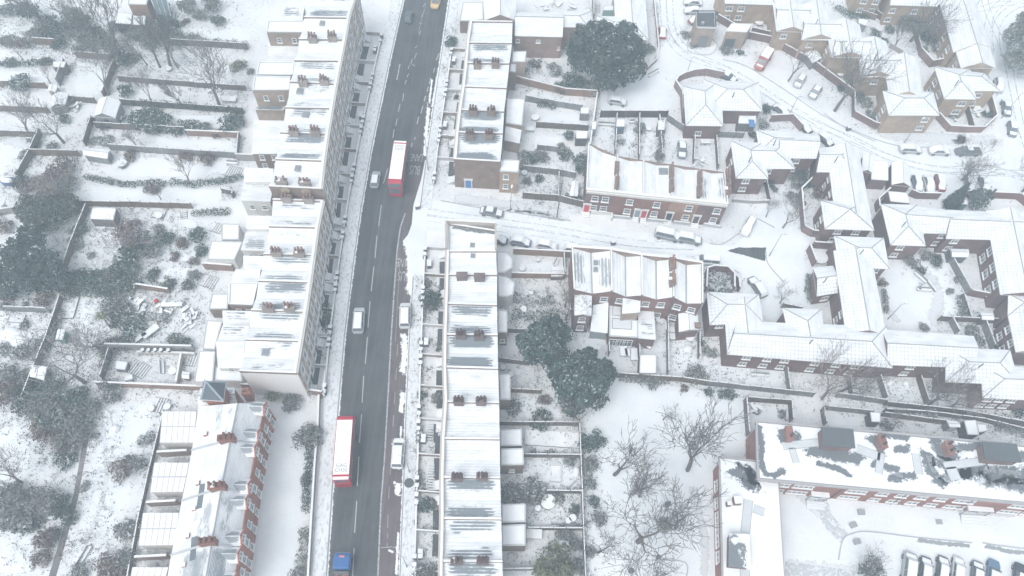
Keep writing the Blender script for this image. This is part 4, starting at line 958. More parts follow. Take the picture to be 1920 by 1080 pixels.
for i in range(11):
    a, b_ = SP[i], SP[i + 1]; seed += 1
    lab = f"brick terraced house, {ORD[i]} down the long row below the side street"
    if i == 0: lab = 'end terraced house with flat snowy roof and pale parapet at the side street corner'
    NWp = [a[0], a[1], b_[1], b_[0]]
    t, P, n, c = terrace_house('terraced_house', lab, 'house', 'terraced houses right of the main road below the side street', NWp, 8.6, SEXP[i], float(seed), BR_BROWN, 'W', last=i == 10, chims=SCH.get(i, ()), drop=.45 if i < 2 else .8, potc=(.1, .06, .06), chm=('brick', (.19, .145, .14)), frontm=('plain', (.55, .5, .47), .9), frontw=.5)
    A, B = Vector((P[0].x, P[0].y, 0)), Vector((P[3].x, P[3].y, 0)); wall_windows(t, A, B, c, (1.0, 4.6), (.3, .7), 1.0, 1.6, 'sash'); SF.append((A, B, n, t))
    for e in SEXT.get(i, []):
        Q = flat_prism(t, e[1], e[2], e[3], nm=('extension_wall', 'extension_roof'), edge=(.6, .62, .63))
        if i in (3, 7):
            cc = sum((Vector((p.x, p.y, 0)) for p in Q), Vector()) / 4; wall_windows(t, Vector((Q[3].x, Q[3].y, 0)), Vector((Q[2].x, Q[2].y, 0)), cc, (1.2,), (.5,), .9, 1.1)
    if i == 0:
        p = MB(); q = [G(836, 412, 9.6), G(929, 417, 9.6)]; p.bar(q[0], q[1], .35, 0, 9.6); p.bar(q[0], q[1], .3, 9.602, 9.66, 1, 1)
        p.bar(q[0], P[3], .3, 8.2, 9.5); p.bar(q[1], P[2], .3, 8.2, 9.5); p.build('end_parapet', [mat('plain', (.5, .45, .41), .9), mat('snow')], t)
        skylight(t, 886, 460, 8.2, (.7, .8))
        smear('bare_patch', [(852, 426), (890, 432), (925, 436)], 1.2, 8.4, (.15, .165, .18), t)
    if i == 1: skylight(t, 887, 480, 8.2, (.7, .8))
# ================================================================ BRICK HALL AND TOP MIDDLE BUILDINGS
bd = Bld(); bd.wing([(966, 22), (1056, 24), (1055, 69), (965, 67)], 6.0, .5, 'x', (0, 0), .1); bd.wing([(1056, 22), (1108, 22), (1105, 52), (1055, 50)], 6.2, .4, 'x', (0, 1), .1)
t = bd.finish('brick_hall', 'long low brick hall with snowy gabled roof left of the great dark evergreen', 'hall', ('brick', (.36, .26, .22)), ('roof', .3, .0, .2))
q = bd.quads[0]; cc = sum(q, Vector()) / 4; wall_windows(t, q[3], q[2], cc, (4.2,), (.06, .5), .9, .8); wall_windows(t, q[3], q[2], cc, (2.4,), (.95,), .5, .9)
bd = Bld(); bd.wing([(908, -18), (968, -16), (967, 38), (908, 38)], 7.0, .45, 'y', (1, 0), .1); t = bd.finish('gabled_house', 'snow roofed gabled house behind the first terrace roof at the top edge', 'house', BR_TAN, ('roof', .15, .0, .0))
q = bd.quads[0]; wall_windows(t, q[3], q[2], sum(q, Vector()) / 4, (1.0, 4.0), (.3, .7))
t = thing('flat_roofed_shop', G(880, 20, 0), 'low flat roofed brick shop by the road at the top edge', 'shop'); flat_prism(t, [(868, 5), (905, 5), (907, 38), (880, 40), (862, 40)], 3.2, BR_BROWN)
bd = Bld(); bd.wing([(1150, -30), (1208, -30), (1216, 75), (1155, 72)], 5.5, .4, 'y', (0, 1)); bd.wing([(1120, 30), (1180, 31), (1184, 72), (1122, 70)], 5.5, .4, 'x', (1, 0))
t = bd.finish('hipped_house', 'large snowy hipped house behind the great dark evergreen', 'house', BR_TAN, ('roof', .3, .0, .1))
for k in (0, 1): q = bd.quads[k]; wall_windows(t, q[3], q[2], sum(q, Vector()) / 4, (1.0, 3.4), (.3, .8), 1.0, 1.1)
# ================================================================ MIDDLE TERRACE (coloured doors)
MZ = 6.9
MX = [1100, 1153, 1207, 1260, 1313, 1365]
fr = [(1100, 356), (1153, 361), (1207, 367), (1260, 372), (1313, 378), (1365, 383)]
re = [(1104, 268), (1158, 292), (1207, 300), (1259, 308), (1313, 316), (1358, 322)]
DOOR = [[(.06, (.62, .05, .07))], [(.9, (.25, .32, .36))], [(.12, (.5, .05, .07))], [(.05, (.05, .07, .1))], [(.04, (.12, .1, .1))]]
for i in range(5):
    seed += 1; q = [re[i], re[i + 1], fr[i + 1], fr[i]]; P = [G(x, y, MZ) for x, y in q]; NW, NE, SE, SW = P; c = (NW + NE + SE + SW) / 4
    lab = ['terraced house with bright red door, left end of the short brick row', 'terraced house with grey door, second of the short brick row', 'terraced house with dark red door, middle of the short brick row', 'tan fronted terraced house with dark door, fourth of the short brick row', 'right end house of the short brick row beside the brick hipped house'][i]
    t = thing('terraced_house', Vector((c.x, c.y, 0)), lab, 'house', 'short brick terrace on the side street')
    w_ = MB(); mN, mS = (NW + NE) / 2, (SW + SE) / 2
    for a, b_, e, f in ((NW, mN, mS, SW), (mN, NE, SE, mS)):
        hs_ = [MZ - .35 if u in (NW, NE, SE, SW) else MZ - .95 for u in (a, b_, e, f)]; w_.prism([(u.x, u.y) for u in (a, b_, e, f)], 0, hs_, bot=False)
    wm = [BR_MAR, ('brick', (.27, .15, .125)), ('brick', (.27, .15, .125)), ('brick', (.38, .24, .19)), BR_MAR][i]
    w_.build('wall', mm(wm), t)
    r = MB(); dn = Vector((0, 0, -.25)); dv = Vector((0, 0, -.8)); r.face([NW + dn, SW + dn, mS + dv, mN + dv]); r.face([mN + dv, mS + dv, SE + dn, NE + dn]); r.build('roof', mm(('roof', .25, (.0, .0, .12, .0, .3)[i], .0, (0.2, 0.22, 0.24), .46, float(seed))), t, uv=True)
    pw = MB(); pw.bar(NW, SW, .3, MZ - .6, MZ + .05); pw.bar(NW, SW, .24, MZ + .052, MZ + .11, 1, 1)
    if i == 4: pw.bar(NE, SE, .3, MZ - .6, MZ + .05); pw.bar(NE, SE, .24, MZ + .052, MZ + .11, 1, 1)
    pw.bar(NW, NE, .22, MZ - 1.1, MZ - .2, 0); pw.build('party_wall', [mm(BR_BROWN), mat('snow')], t)
    n = outward(SW.copy(), SE.copy(), c); fp = MB(); fp.bar(SW - n * .22, SE - n * .22, .5, MZ - 1.0, MZ + .1); fp.bar(SW - n * .22, SE - n * .22, .44, MZ + .102, MZ + .16, 1, 1); fp.bar(SW + n * .1, SE + n * .1, .22, MZ - .5, MZ - .25)
    fp.build('front_parapet', [mm(STUCCO), mat('snow')], t)
    A, B = Vector((SW.x, SW.y, 0)), Vector((SE.x, SE.y, 0))
    wall_windows(t, A, B, c, (1.1, 3.9), [(.35, .72), (.58,), (.55,), (.7,), (.72,)][i], 1.3, 1.5, 'sash')
    for tt, cl in DOOR[i]: u = lerp(A, B, tt + .06); door_at(t, (u.x, u.y, .3), n, cl, 1.0, 2.3)
    st = MB()
    for tt, cl in DOOR[i]:
        u = lerp(A, B, tt + .06)
        for s in range(3): st.bar(u + n * (.25 + s * .35) - (B - A).normalized() * .7, u + n * (.25 + s * .35) + (B - A).normalized() * .7, .35, 0, .42 - s * .14, 0, 1)
    st.build('step', [mm(STUCCO), mat('snow')], t)
    if i in (1, 3): rot = math.atan2((SW - NW).y, (SW - NW).x)
    for (x, y) in {1: ((1157, 312), (1157, 340)), 3: ((1260, 318), (1260, 345)), 4: ((1313, 330), (1312, 355))}.get(i, ()):
        rot = math.atan2((SW - NW).y, (SW - NW).x); p = G(x, y, MZ + .8); chimney(t, (p.x, p.y, MZ - .3), rot, L=2.6, Wd=.7, h=1.0, pots=4, potc=(.3, .2, .17))
    if i == 4:
        for (x, y) in ((1366, 325), (1367, 352)): p = G(x, y, MZ + .8); chimney(t, (p.x, p.y, 0), rot, L=2.4, Wd=.7, h=MZ + .7, pots=4, potc=(.3, .2, .17))
    if i == 2: skylight(t, 1244, 321, MZ - .35, (1.5, 1.3))
    if i == 0:
        mono(t, [(1106, 267), (1134, 275), (1134, 298), (1107, 290)], 5.9, .6, 0, BR_MAR, 'snowclean')
# basement wells and front walls of the middle terrace
for k, pts in enumerate(([(1108, 401), (1147, 403), (1146, 414)], [(1149, 408), (1180, 411)], [(1213, 414), (1250, 418)], [(1262, 419), (1292, 422)], [(1318, 423), (1350, 428)])):
    fence('low_front_wall', ['low white front wall below the bright red door', 'low grey front wall below the grey door', 'low grey front wall below the dark red door', 'low grey front wall left of the dark panelled door', 'low grey front wall at the right end of the short brick row'][k], pts, .8, ('plain', (.5, .52, .54), .9) if k else STUCCO, .22, cat='wall', panel=30, jit=0)
# ================================================================ LOWER MIDDLE TERRACE, seen from its back
LZ = 8.2
no = [(1073, 462), (1146, 467), (1203, 477), (1262, 483), (1317, 492)]; so = [(1077, 542), (1147, 545), (1204, 553), (1263, 556), (1317, 568)]
for i in range(4):
    seed += 1; P = [G(*no[i], LZ), G(*no[i + 1], LZ), G(*so[i + 1], LZ), G(*so[i], LZ)]; NW, NE, SE, SW = P; c = sum(P, Vector()) / 4
    t = thing('terraced_house', Vector((c.x, c.y, 0)), ['left end house with butterfly roof, rooflights and long rear wing', 'second butterfly roofed house with square rooflights on its rear extension', 'third butterfly roofed house of the row with two dark chimney stacks', 'right end butterfly roofed house beside the walled octagonal yard'][i], 'house', 'butterfly roofed brick terrace')
    w_ = MB(); mN, mS = (NW + NE) / 2, (SW + SE) / 2
    for a, b_, e, f in ((NW, mN, mS, SW), (mN, NE, SE, mS)):
        hs_ = [LZ - .25 if u in (NW, NE, SE, SW) else LZ - 1.35 for u in (a, b_, e, f)]; w_.prism([(u.x, u.y) for u in (a, b_, e, f)], 0, hs_, bot=False)
    w_.build('wall', mm(BR_MAR if i % 2 else ('brick', (.27, .16, .14))), t)
    r = MB(); dn = Vector((0, 0, -.15)); dv = Vector((0, 0, -1.25)); r.face([NW + dn, SW + dn, mS + dv, mN + dv]); r.face([mN + dv, mS + dv, SE + dn, NE + dn]); r.build('roof', mm(('roof', (.2, .4, .2, .1)[i], (.42, .1, .0, .0)[i], .0, (0.24, 0.26, 0.28), .6, float(seed))), t, uv=True)
    pw = MB(); pw.bar(NW, SW, .3, LZ - .5, LZ + .1); pw.bar(NW, SW, .24, LZ + .102, LZ + .16, 1, 1)
    if i == 3: pw.bar(NE, SE, .3, LZ - .5, LZ + .1); pw.bar(NE, SE, .24, LZ + .102, LZ + .16, 1, 1)
    pw.bar(NW, NE, .5, LZ - 1.4, LZ + .1); pw.bar(NW, NE, .44, LZ + .104, LZ + .17, 1, 1); gut = MB(); gut.bar(mN, mS, .28, LZ - 1.3, LZ - 1.18); gut.build('valley_gutter', mat(*MGREY), t)
    pw.build('party_wall', [mm(BR_BROWN), mat('snow')], t)
    A, B = Vector((SW.x, SW.y, 0)), Vector((SE.x, SE.y, 0)); wall_windows(t, A, B, c, (1.0, 4.6), [(.85,), (.35,), (.2, .7), (.25, .75)][i], 1.3, 1.5)
    A2, B2 = Vector((NW.x, NW.y, 0)), Vector((NE.x, NE.y, 0)); wall_windows(t, A2, B2, c, (1.0, 4.4), (.3, .75), 1.1, 1.5)
    if i == 0:
        for sx, sy in ((1117, 492), (1117, 505), (1143, 492), (1143, 505)): skylight(t, sx, sy, LZ - .6, (.6, .7))
        bb = Bld(); bb.wing([(1077, 545), (1110, 546), (1109, 592), (1077, 591)], 6.2, .3, 'y', (1, 0), .1); bb.wall.build('rear_wing_wall', mm(BR_MAR), t); bb.roof.build('rear_wing_roof', [mat('snowclean'), mat(*WHITE)], t, uv=True)
        q = bb.quads[0]; wall_windows(t, q[3], q[2], sum(q, Vector()) / 4, (1.0, 3.9), (.5,), 1.2, 1.5)
        mono(t, [(1112, 572), (1141, 567), (1142, 616), (1109, 612)], 4.4, 1.7, 2, ('plain', (.3, .35, .38), .3), 'snowclean')
    if i == 1:
        Q = flat_prism(t, [(1142, 571), (1168, 571), (1168, 599), (1196, 601), (1196, 634), (1142, 631)], 3.2, BR_MAR)
        for sx, sy in ((1157, 583), (1157, 607), (1175, 608)): skylight(t, sx, sy, 3.2, (1.6, 1.9), 0, ('plain', (.72, .75, .78), .4))
        mono(t, [(1168, 556), (1202, 552), (1201, 583), (1167, 586)], 6.4, .4, 2, BR_TAN, ('roof', .3, .2, .0))
        A, B = Vector((Q[5].x, Q[5].y, 0)), Vector((Q[4].x, Q[4].y, 0)); wall_windows(t, A, B, sum(Q, Vector()) / 6, (.1,), (.2, .45, .7), 1.6, 2.3, 'wide')
    if i == 2:
        for sx, sy in ((1262, 492), (1262, 522)): p = G(sx, sy, LZ + 1); chimney(t, (p.x, p.y, LZ - .4), math.pi / 2, L=2.0, Wd=.9, h=1.4, pots=4)
        mono(t, [(1198, 578), (1228, 580), (1230, 637), (1197, 634)], 3.8, .8, 0, BR_MAR, ('roof', .2, .3, .0, (0.14, 0.165, 0.185), .46, 4.0))
t = shed('brick_outbuilding', 'brick outbuilding with snowy roof behind the right end butterfly house', [(1272, 588), (1308, 586), (1311, 618), (1273, 622)], 3.6, BR_MAR, 'y', 'gable', .25, 'outbuilding'); p = G(1308, 610, 4.2); chimney(t, (p.x, p.y, 3.2), 0, .8, .8, 1.2, 0)
# ================================================================ RED GABLED TERRACE (bottom left)
RZ = 6.6
ea = [(372, 762), (360, 844), (341, 939), (321, 1041), (308, 1115)]      # rear eave at the party lines
rd = [(446, 756), (432, 825), (415, 915), (397, 1018), (384, 1095)]      # ridge
fe = [(497, 757), (480, 832), (464, 925), (449, 1030), (436, 1105)]      # front eave
REDB = ('brick', (.37, .15, .1)); SLATE = (0.14, 0.165, 0.185)
for i in range(4):
    seed += 1; zr = RZ + 3.0
    a, b_ = [G(*ea[i], RZ), G(*rd[i], zr), G(*fe[i], RZ)], [G(*ea[i + 1], RZ), G(*rd[i + 1], zr), G(*fe[i + 1], RZ)]
    c = (a[0] + b_[2]) / 2
    t = thing('gabled_house', Vector((c.x, c.y, 0)), ['red gabled house at the top of its row, beside the slate roofed turret', 'second red gabled house below the turret', 'third red gabled house of the row, with slates showing by the front gable', 'red gabled house at the bottom edge of the photo, slates half bare'][i], 'house', 'red brick gabled terrace')
    w_ = MB()
    for k in (0, 1):
        hs_ = [(u[k].z - .12) for u in (a,)] ; Q = [a[k], a[k + 1], b_[k + 1], b_[k]]; w_.prism([(u.x, u.y) for u in Q], 0, [u.z - .15 for u in Q], bot=False)
    w_.build('wall', mm(REDB), t)
    r = MB(); r.face([a[0], b_[0], b_[1], a[1]]); r.face([b_[2], a[2], a[1], b_[1]]); rf = r.build('roof', mm(('roof', .5, (.2, .12, .28, .5)[i], .0, (.2, .225, .245), .21, float(seed + 3))), t, uv=True)
    k = MB(); k.tube(a[1], b_[1], .12, .12, 4); k.build('ridge_tiles', mat(*MGREY), rf)
    # coped party wall lines over the roof
    if i:
        k = MB(); u = Vector((0, 0, .25))
        for p0, p1 in ((a[0], a[1]), (a[1], a[2])): k.tube(p0 + u * .3, p1 + u * .3, .2, .2, 4)
        k.build('party_wall', mat('plain', (.5, .52, .54), .9), t)
        ch = a[1]; rot = math.atan2((a[2] - a[0]).y, (a[2] - a[0]).x); chimney(t, (ch.x - .4, ch.y, zr - .8), rot, L=2.2, Wd=.8, h=2.0, pots=3, m=('brick', (.27, .12, .09)), potc=(.2, .1, .08), rows=2)
    # front: white framed bays and gable dormers
    A, B = Vector((a[2].x, a[2].y, 0)), Vector((b_[2].x, b_[2].y, 0)); n = outward(A.copy(), B.copy(), c)
    F = MB(); F.bar(A + n * .1, B + n * .1, .16, .01, RZ + .1); F.build('front_wall', mm(REDB), t)
    wall_windows(t, A, B, c, (.9, 3.7), (.18, .5, .82), 1.05, 1.6, 'sash', inset=-.2)
    d = (B - A).normalized(); L = (B - A).length
    for tt in ((.18, .82) if i != 1 else (.16, .9)):
        q = lerp(A, B, tt); g = MB(); hw = .85; zt = RZ + 1.8; dep = 1.5
        f0 = [q - d * hw + n * .3, q + d * hw + n * .3]; k0 = [p - n * dep for p in f0]; mid, mb_ = q + n * .3, q - n * (dep + .6)
        def v(p, z): return Vector((p.x, p.y, z))
        g.loft([[v(f0[0], RZ - .4), v(f0[1], RZ - .4), v(f0[1], RZ + .9), v(mid, zt), v(f0[0], RZ + .9)], [v(k0[0], RZ - .4), v(k0[1], RZ - .4), v(k0[1], RZ + .9), v(mb_, zt), v(k0[0], RZ + .9)]]); dm = g.build('dormer', mm(REDB), t)
        g = MB(); o = Vector((0, 0, .08)); e = .15
        for sgn in (-1, 1):
            ff, kk = (f0[0], k0[0]) if sgn < 0 else (f0[1], k0[1]); ext = d * sgn * .25
            g.face([v(ff + ext + n * .1, RZ + .72) + o, v(mid + n * .1, zt) + o, v(mb_, zt) + o, v(kk + ext, RZ + .72) + o])
        g.build('dormer_roof', mm(('roof', .6, .75, .0, (.2, .22, .24), .4, float(seed))), dm, uv=True)
        g = MB()
        for sgn in (-1, 1):
            ff = f0[0] if sgn < 0 else f0[1]; g.tube(v(ff + d * sgn * .3 + n * .16, RZ + .7), v(mid + n * .16, zt + .15), .13, .13, 4)
        g.build('bargeboard', mat('plain', (.5, .16, .1), .7), dm)
        window_at(t, v(q + n * .32, RZ - .3), n, 1.2, 1.2, 'wide')
    # rear lean-to extensions in pairs and skylights
    for (x, y) in (((391, 826), (390, 841)), ((381, 919), (376, 942)), ((362, 1020), (357, 1040)), ())[i]:
        p = G(x, y, RZ + 1.4); g = MB(); nn = (a[1] - a[0]).cross(b_[0] - a[0]).normalized(); nn = nn if nn.z > 0 else -nn
        ux = (a[1] - a[0]).normalized(); uy = nn.cross(ux); c0 = lerp(a[0], a[1], .35); tt = ((p - a[0]).dot(uy)); base = a[0] + ux * (a[1] - a[0]).length * .42 + uy * tt + nn * .04
        g.face([base - ux * .5 - uy * .9, base + ux * .5 - uy * .9, base + ux * .5 + uy * .9, base - ux * .5 + uy * .9]); g.build('skylight', mat('glass'), t)
    for (x, y) in (((386, 815),), ((372, 907), (365, 955)), ((353, 1006), (346, 1060)), ())[i]:
        p = G(x, y, RZ + 1.0); g = MB(); g.box((p.x, p.y, RZ + .2), (.55, .55, 1.4), .2, 0, 1); g.build('vent_stack', [mm(REDB), mat('snow')], t)
REXT = [[(305, 772), (369, 772), (364, 830), (300, 830)], [(290, 868), (355, 868), (344, 922), (282, 923)], [(269, 962), (336, 962), (327, 1022), (260, 1023)], [(249, 1064), (316, 1064), (308, 1100), (242, 1100)]]
for i, q in enumerate(REXT):
    P = [G(x, y, 3.0) for x, y in q]; c = sum(P, Vector()) / 4; t = thing('rear_extension_pair', Vector((c.x, c.y, 0)), ['white panel roofed rear extensions behind the red gabled house by the turret', 'second pair of white panel roofed extensions behind the red gabled row', 'third pair of white panel roofed extensions behind the red gabled row', 'pair of white panel roofed extensions at the bottom edge'][i], 'extension', 'paired rear extensions')
    w_ = MB(); w_.prism([tuple(p) for p in shrink(P, .05)], 0, 2.98); w_.build('wall', mm(STUCCO), t); r = MB(); r.prism([(p.x, p.y) for p in P], 2.981, 3.12, 0)
    mW, mE = lerp(P[0], P[3], .5), lerp(P[1], P[2], .5); r.bar(mW, mE, .16, 3.122, 3.2, 1)
    for k in range(7): tt = k / 6; r.bar(lerp(P[0], P[1], tt), lerp(P[3], P[2], tt), .05, 3.13, 3.17, 1)
    r.build('roof', [mat('snowclean'), mat('plain', (.58, .6, .62), .8)], t)
    if i < 3:
        q2 = REXT[i + 1]; y0, y1 = (q[2][1] + 4), (q2[0][1] - 3); xm = (q[3][0] + q2[0][0]) / 2
        fence('garden_wall', ['dark coped wall between the first two pairs of white extensions', 'dark coped wall between the second and third pairs of white extensions', 'dark coped wall above the lowest pair of white extensions'][i], [(xm + 8, (y0 + y1) / 2 + 6), (q[2][0] - 5, (y0 + y1) / 2 + 3)], 2.2, BR_BROWN, .3, cat='wall', panel=9, jit=0)
        blob('dark_paving', [(xm + 14, y0 + 1), (q[2][0], y0), (q[2][0] - 4, y1), (xm + 8, y1)], .03, 'track', jag=.1)
t = thing('turret', G(402, 748, 0), 'red brick turret with a steep bare slate roof at the top of the gabled row', 'turret')
P = [G(x, y, 9.6) for x, y in ((381, 716), (423, 717), (419, 752), (376, 749))]; c = sum(P, Vector()) / 4; w_ = MB(); w_.prism([tuple(p) for p in shrink(P, .3)], 0, 9.4); w_.build('wall', mm(REDB), t)
r = MB(); ap = c + Vector((0, 0, 3.6)); b0 = P
for k in range(4): r.face([b0[k], b0[(k + 1) % 4], ap])
eave_ring(r, P, 9.35, 9.59); rf = r.build('roof', [mat('plain', (.13, .16, .185), .7), mat(*WHITE)], t, uv=True)
k = MB(); [k.tube(p, ap, .16, .14, 5) for p in P]; k.tube(ap, ap + Vector((0, 0, 1.0)), .08, .02, 5); k.build('hip_tiles', mat('plain', (.4, .46, .52), .7), rf)
bd = Bld(); bd.wing([(375, 728), (440, 726), (446, 760), (372, 764)], 5.5, .5, 'x', (0, 0), .1); t = bd.finish('turret_wing', 'low slated wing under the red brick turret', 'house', REDB, ('roof', .4, .5, .0, SLATE, .4, 9.0))
p = G(461, 733, 6.5); chimney(t, (p.x, p.y, 3.5), .2, 1.2, 1.0, 3.0, 2, m=REDB)
# ================================================================ BRICK HIPPED ESTATE
EST = ('roof', .5, .0, .55, (0.2, 0.22, 0.24), .62, 1.0)
def ww(bd, k, rows, south=(), west=(), east=(), north=(), wd=1.3, hg=1.2, style='wide'):
    q = bd.quads[k]; c = sum(q, Vector()) / 4
    for A, B, ts in ((q[3], q[2], south), (q[0], q[3], west), (q[1], q[2], east), (q[0], q[1], north)):
        if ts: wall_windows(bd.t, A, B, c, rows, ts, wd, hg, style)
ZE = 5.2
def estate(label, wings, wins, wallm=BR_MAR, group='brick hipped houses of the estate', z=ZE, name='hipped_house', roofm=EST):
    bd = Bld()
    for q, ax, hp in wings: bd.wing(q, z, .42, ax, hp)
    t = bd.finish(name, label, 'house', wallm, roofm, group)
    for k, kw in wins: ww(bd, k, kw.pop('rows', (1.0, 3.4)), **kw)
    for q, ax, hp in wings[:1]:
        m = MB(); x, y = sum(p[0] for p in q) / 4, sum(p[1] for p in q) / 4; p = G(x, y, z + 1.6); m.tube((p.x, p.y, z + .5), (p.x, p.y, z + 2.5), .09, .09, 6, cap=True); m.build('vent_pipe', mat(*DGREY), t)
    return t, bd
estate('brick house with pyramid gable roof beside the short brick row', [([(1370, 264), (1430, 268), (1441, 335), (1380, 334)], 'y', (1, 1)), ([(1395, 266), (1470, 270), (1491, 316), (1412, 316)], 'x', (0, 1))], [(0, dict(south=(.35,), west=(.4,))), (1, dict(south=(.4,)))])
estate('small hipped brick house tucked behind the fenced drive', [([(1418, 244), (1480, 246), (1490, 290), (1424, 285)], 'x', (1, 0)), ([(1455, 246), (1536, 252), (1531, 297), (1462, 296)], 'x', (0, 0))], [(1, dict(south=(.5,)))])
estate('tall L shaped brick house with a long snow roof beside the garages', [([(1534, 276), (1606, 276), (1600, 323), (1531, 322)], 'x', (0, 1)), ([(1550, 277), (1609, 276), (1634, 410), (1566, 405)], 'y', (0, 0)), ([(1539, 376), (1622, 378), (1640, 432), (1547, 429)], 'y', (1, 1))], [(1, dict(west=(.4, .62))), (2, dict(south=(.3, .7), west=(.5,)))])
estate('long brick house range running right to the edge under the pointed conifer', [([(1652, 382), (1719, 384), (1736, 461), (1670, 459)], 'y', (1, 1)), ([(1684, 384), (1781, 394), (1781, 438), (1696, 436)], 'x', (0, 0)), ([(1776, 393), (1965, 402), (1965, 452), (1774, 447)], 'x', (0, 0)), ([(1848, 396), (1922, 400), (1958, 560), (1876, 552)], 'y', (0, 0)), ([(1891, 551), (1960, 553), (1965, 594), (1890, 592)], 'x', (1, 0)), ([(1890, 590), (1965, 590), (1975, 665), (1905, 660)], 'y', (0, 0))],
       [(0, dict(south=(.35,))), (1, dict(south=(.4, .95))), (2, dict(south=(.1,))), (3, dict(west=(.25, .45, .65, .85), wd=1.6, hg=1.4)), (5, dict(west=(.3, .7)))])
estate('brick house with long snow roof left of the round courtyard lawn', [([(1564, 442), (1657, 446), (1668, 504), (1574, 500)], 'x', (1, 1)), ([(1563, 470), (1633, 474), (1662, 628), (1586, 624)], 'y', (0, 0))], [(0, dict(south=(.8,))), (1, dict(west=(.75,)))])
estate('low lean-to wing of the courtyard house with square fenced yard', [([(1524, 502), (1562, 498), (1571, 549), (1532, 555)], 'x', (0, 0))], [(0, dict(south=(.6,), rows=(1.2,)))], z=3.8)
estate('long brick range across the bottom of the courtyard with a hipped corner', [([(1380, 602), (1662, 612), (1674, 690), (1363, 664)], 'x', (0, 1)), ([(1325, 547), (1423, 552), (1430, 604), (1331, 609)], 'x', (1, 1)), ([(1357, 563), (1425, 566), (1440, 662), (1364, 664)], 'y', (0, 1)), ([(1467, 577), (1540, 580), (1548, 640), (1482, 640)], 'y', (1, 0)), ([(1652, 617), (1826, 630), (1828, 690), (1664, 684)], 'x', (0, 0))],
       [(0, dict(south=(.12, .25, .36, .55, .68, .8))), (1, dict(south=(.2,), rows=(3.4,))), (4, dict(south=(.3, .75)))])
estate('stepped brick houses at the right edge above the alley', [([(1774, 652), (1894, 656), (1912, 722), (1773, 716)], 'x', (1, 1)), ([(1838, 684), (1970, 690), (1970, 752), (1843, 746)], 'x', (1, 0))], [(1, dict(south=(.12, .3, .5)))])
# garages
shed('brick_garage', 'flat snow topped brick garage left of the three parked cars', [(1634, 301), (1665, 303), (1665, 339), (1633, 337)], 2.8, BR_MAR, kind='flat', cat='garage')
shed('brick_garage', 'gabled brick garage beside the blue car and the white car', [(1672, 304), (1704, 310), (1708, 350), (1672, 346)], 3.0, BR_MAR, 'y', 'gable', .6, 'garage')
shed('brick_garage', 'gabled brick garage half hidden behind the flat garage', [(1618, 290), (1640, 294), (1636, 325), (1616, 320)], 3.0, BR_MAR, 'y', 'gable', .6, 'garage')
shed('brick_store', 'square brick store with snowy lid inside the angled garden wall', [(1665, 359), (1700, 362), (1706, 382), (1669, 378)], 3.2, BR_MAR, kind='flat', cat='store')
# ================================================================ TAN ESTATE (top right)
def tan(label, wings, wins, **k): return estate(label, wings, wins, ('brick', (.45, .355, .275)), 'tan brick hipped houses', **k)
tan('tan house range along the top edge above the flat black garage', [([(1345, -28), (1462, -26), (1455, 9), (1360, 6)], 'x', (0, 1)), ([(1445, -25), (1500, -25), (1512, 60), (1456, 58)], 'y', (0, 0)), ([(1454, 12), (1540, 12), (1535, 46), (1455, 42)], 'x', (0, 1))], [(0, dict(south=(.1, .35, ), wd=1.5)), (1, dict(south=(.3,), rows=(3.4,)))], z=5.6)
tan('zigzag tan terrace with four stepped snow roofs, upper part', [([(1497, 10), (1556, 12), (1566, 74), (1504, 74)], 'y', (0, 0)), ([(1506, 36), (1596, 37), (1602, 76), (1503, 74)], 'x', (0, 1)), ([(1549, 44), (1612, 46), (1624, 107), (1558, 107)], 'y', (0, 0)), ([(1566, 68), (1652, 70), (1657, 108), (1559, 107)], 'x', (0, 1))], [(0, dict(south=(.3,), rows=(3.2,))), (2, dict(west=(.6,)))], z=5.6)
tan('zigzag tan terrace with stepped snow roofs ending in the wide hipped house', [([(1606, 76), (1662, 78), (1678, 144), (1614, 143)], 'y', (0, 0)), ([(1626, 102), (1707, 103), (1716, 146), (1613, 144)], 'x', (0, 1)), ([(1656, 108), (1722, 110), (1730, 182), (1667, 180)], 'y', (0, 0)), ([(1655, 170), (1750, 172), (1762, 216), (1667, 216)], 'x', (1, 1))], [(3, dict(south=(.82,), west=(.5,))), (1, dict(south=(.3,), rows=(3.4,)))], z=5.6)
tan('tan detached house with twin hipped roofs and fenced patio beside the road', [([(1752, 125), (1820, 130), (1831, 186), (1771, 185)], 'y', (1, 1)), ([(1780, 129), (1846, 137), (1875, 170), (1806, 170)], 'x', (0, 1))], [(0, dict(south=(.7,), west=(.3, .7), wd=1.6)), (1, dict(south=(.55,)))], z=5.6)
tan('long tan house range with many windows at the top right', [([(1665, -30), (1800, -28), (1757, 12), (1669, 9)], 'x', (0, 0)), ([(1752, -30), (1818, -30), (1858, 88), (1788, 98)], 'y', (0, 0)), ([(1792, 94), (1856, 88), (1867, 128), (1802, 127)], 'y', (0, 0))], [(0, dict(south=(.1, .6))), (1, dict(west=(.3, .5, .7, .88), wd=1.5)), (2, dict(west=(.5,)))], z=5.8)
tan('tan house behind garden hedges at the top edge right of centre', [([(1600, -40), (1655, -40), (1660, -5), (1610, -8)], 'x', (0, 0))], [(0, dict(south=(.3, .8)))], z=5.6)
estate('wide hipped brick bungalow behind the curved wall', [([(1320, 149), (1423, 154), (1430, 208), (1325, 206)], 'x', (1, 1)), ([(1281, 162), (1352, 150), (1356, 236), (1286, 235)], 'y', (1, 1))], [(1, dict(south=(.4,), rows=(1.0,)))], z=4.2, name='bungalow')
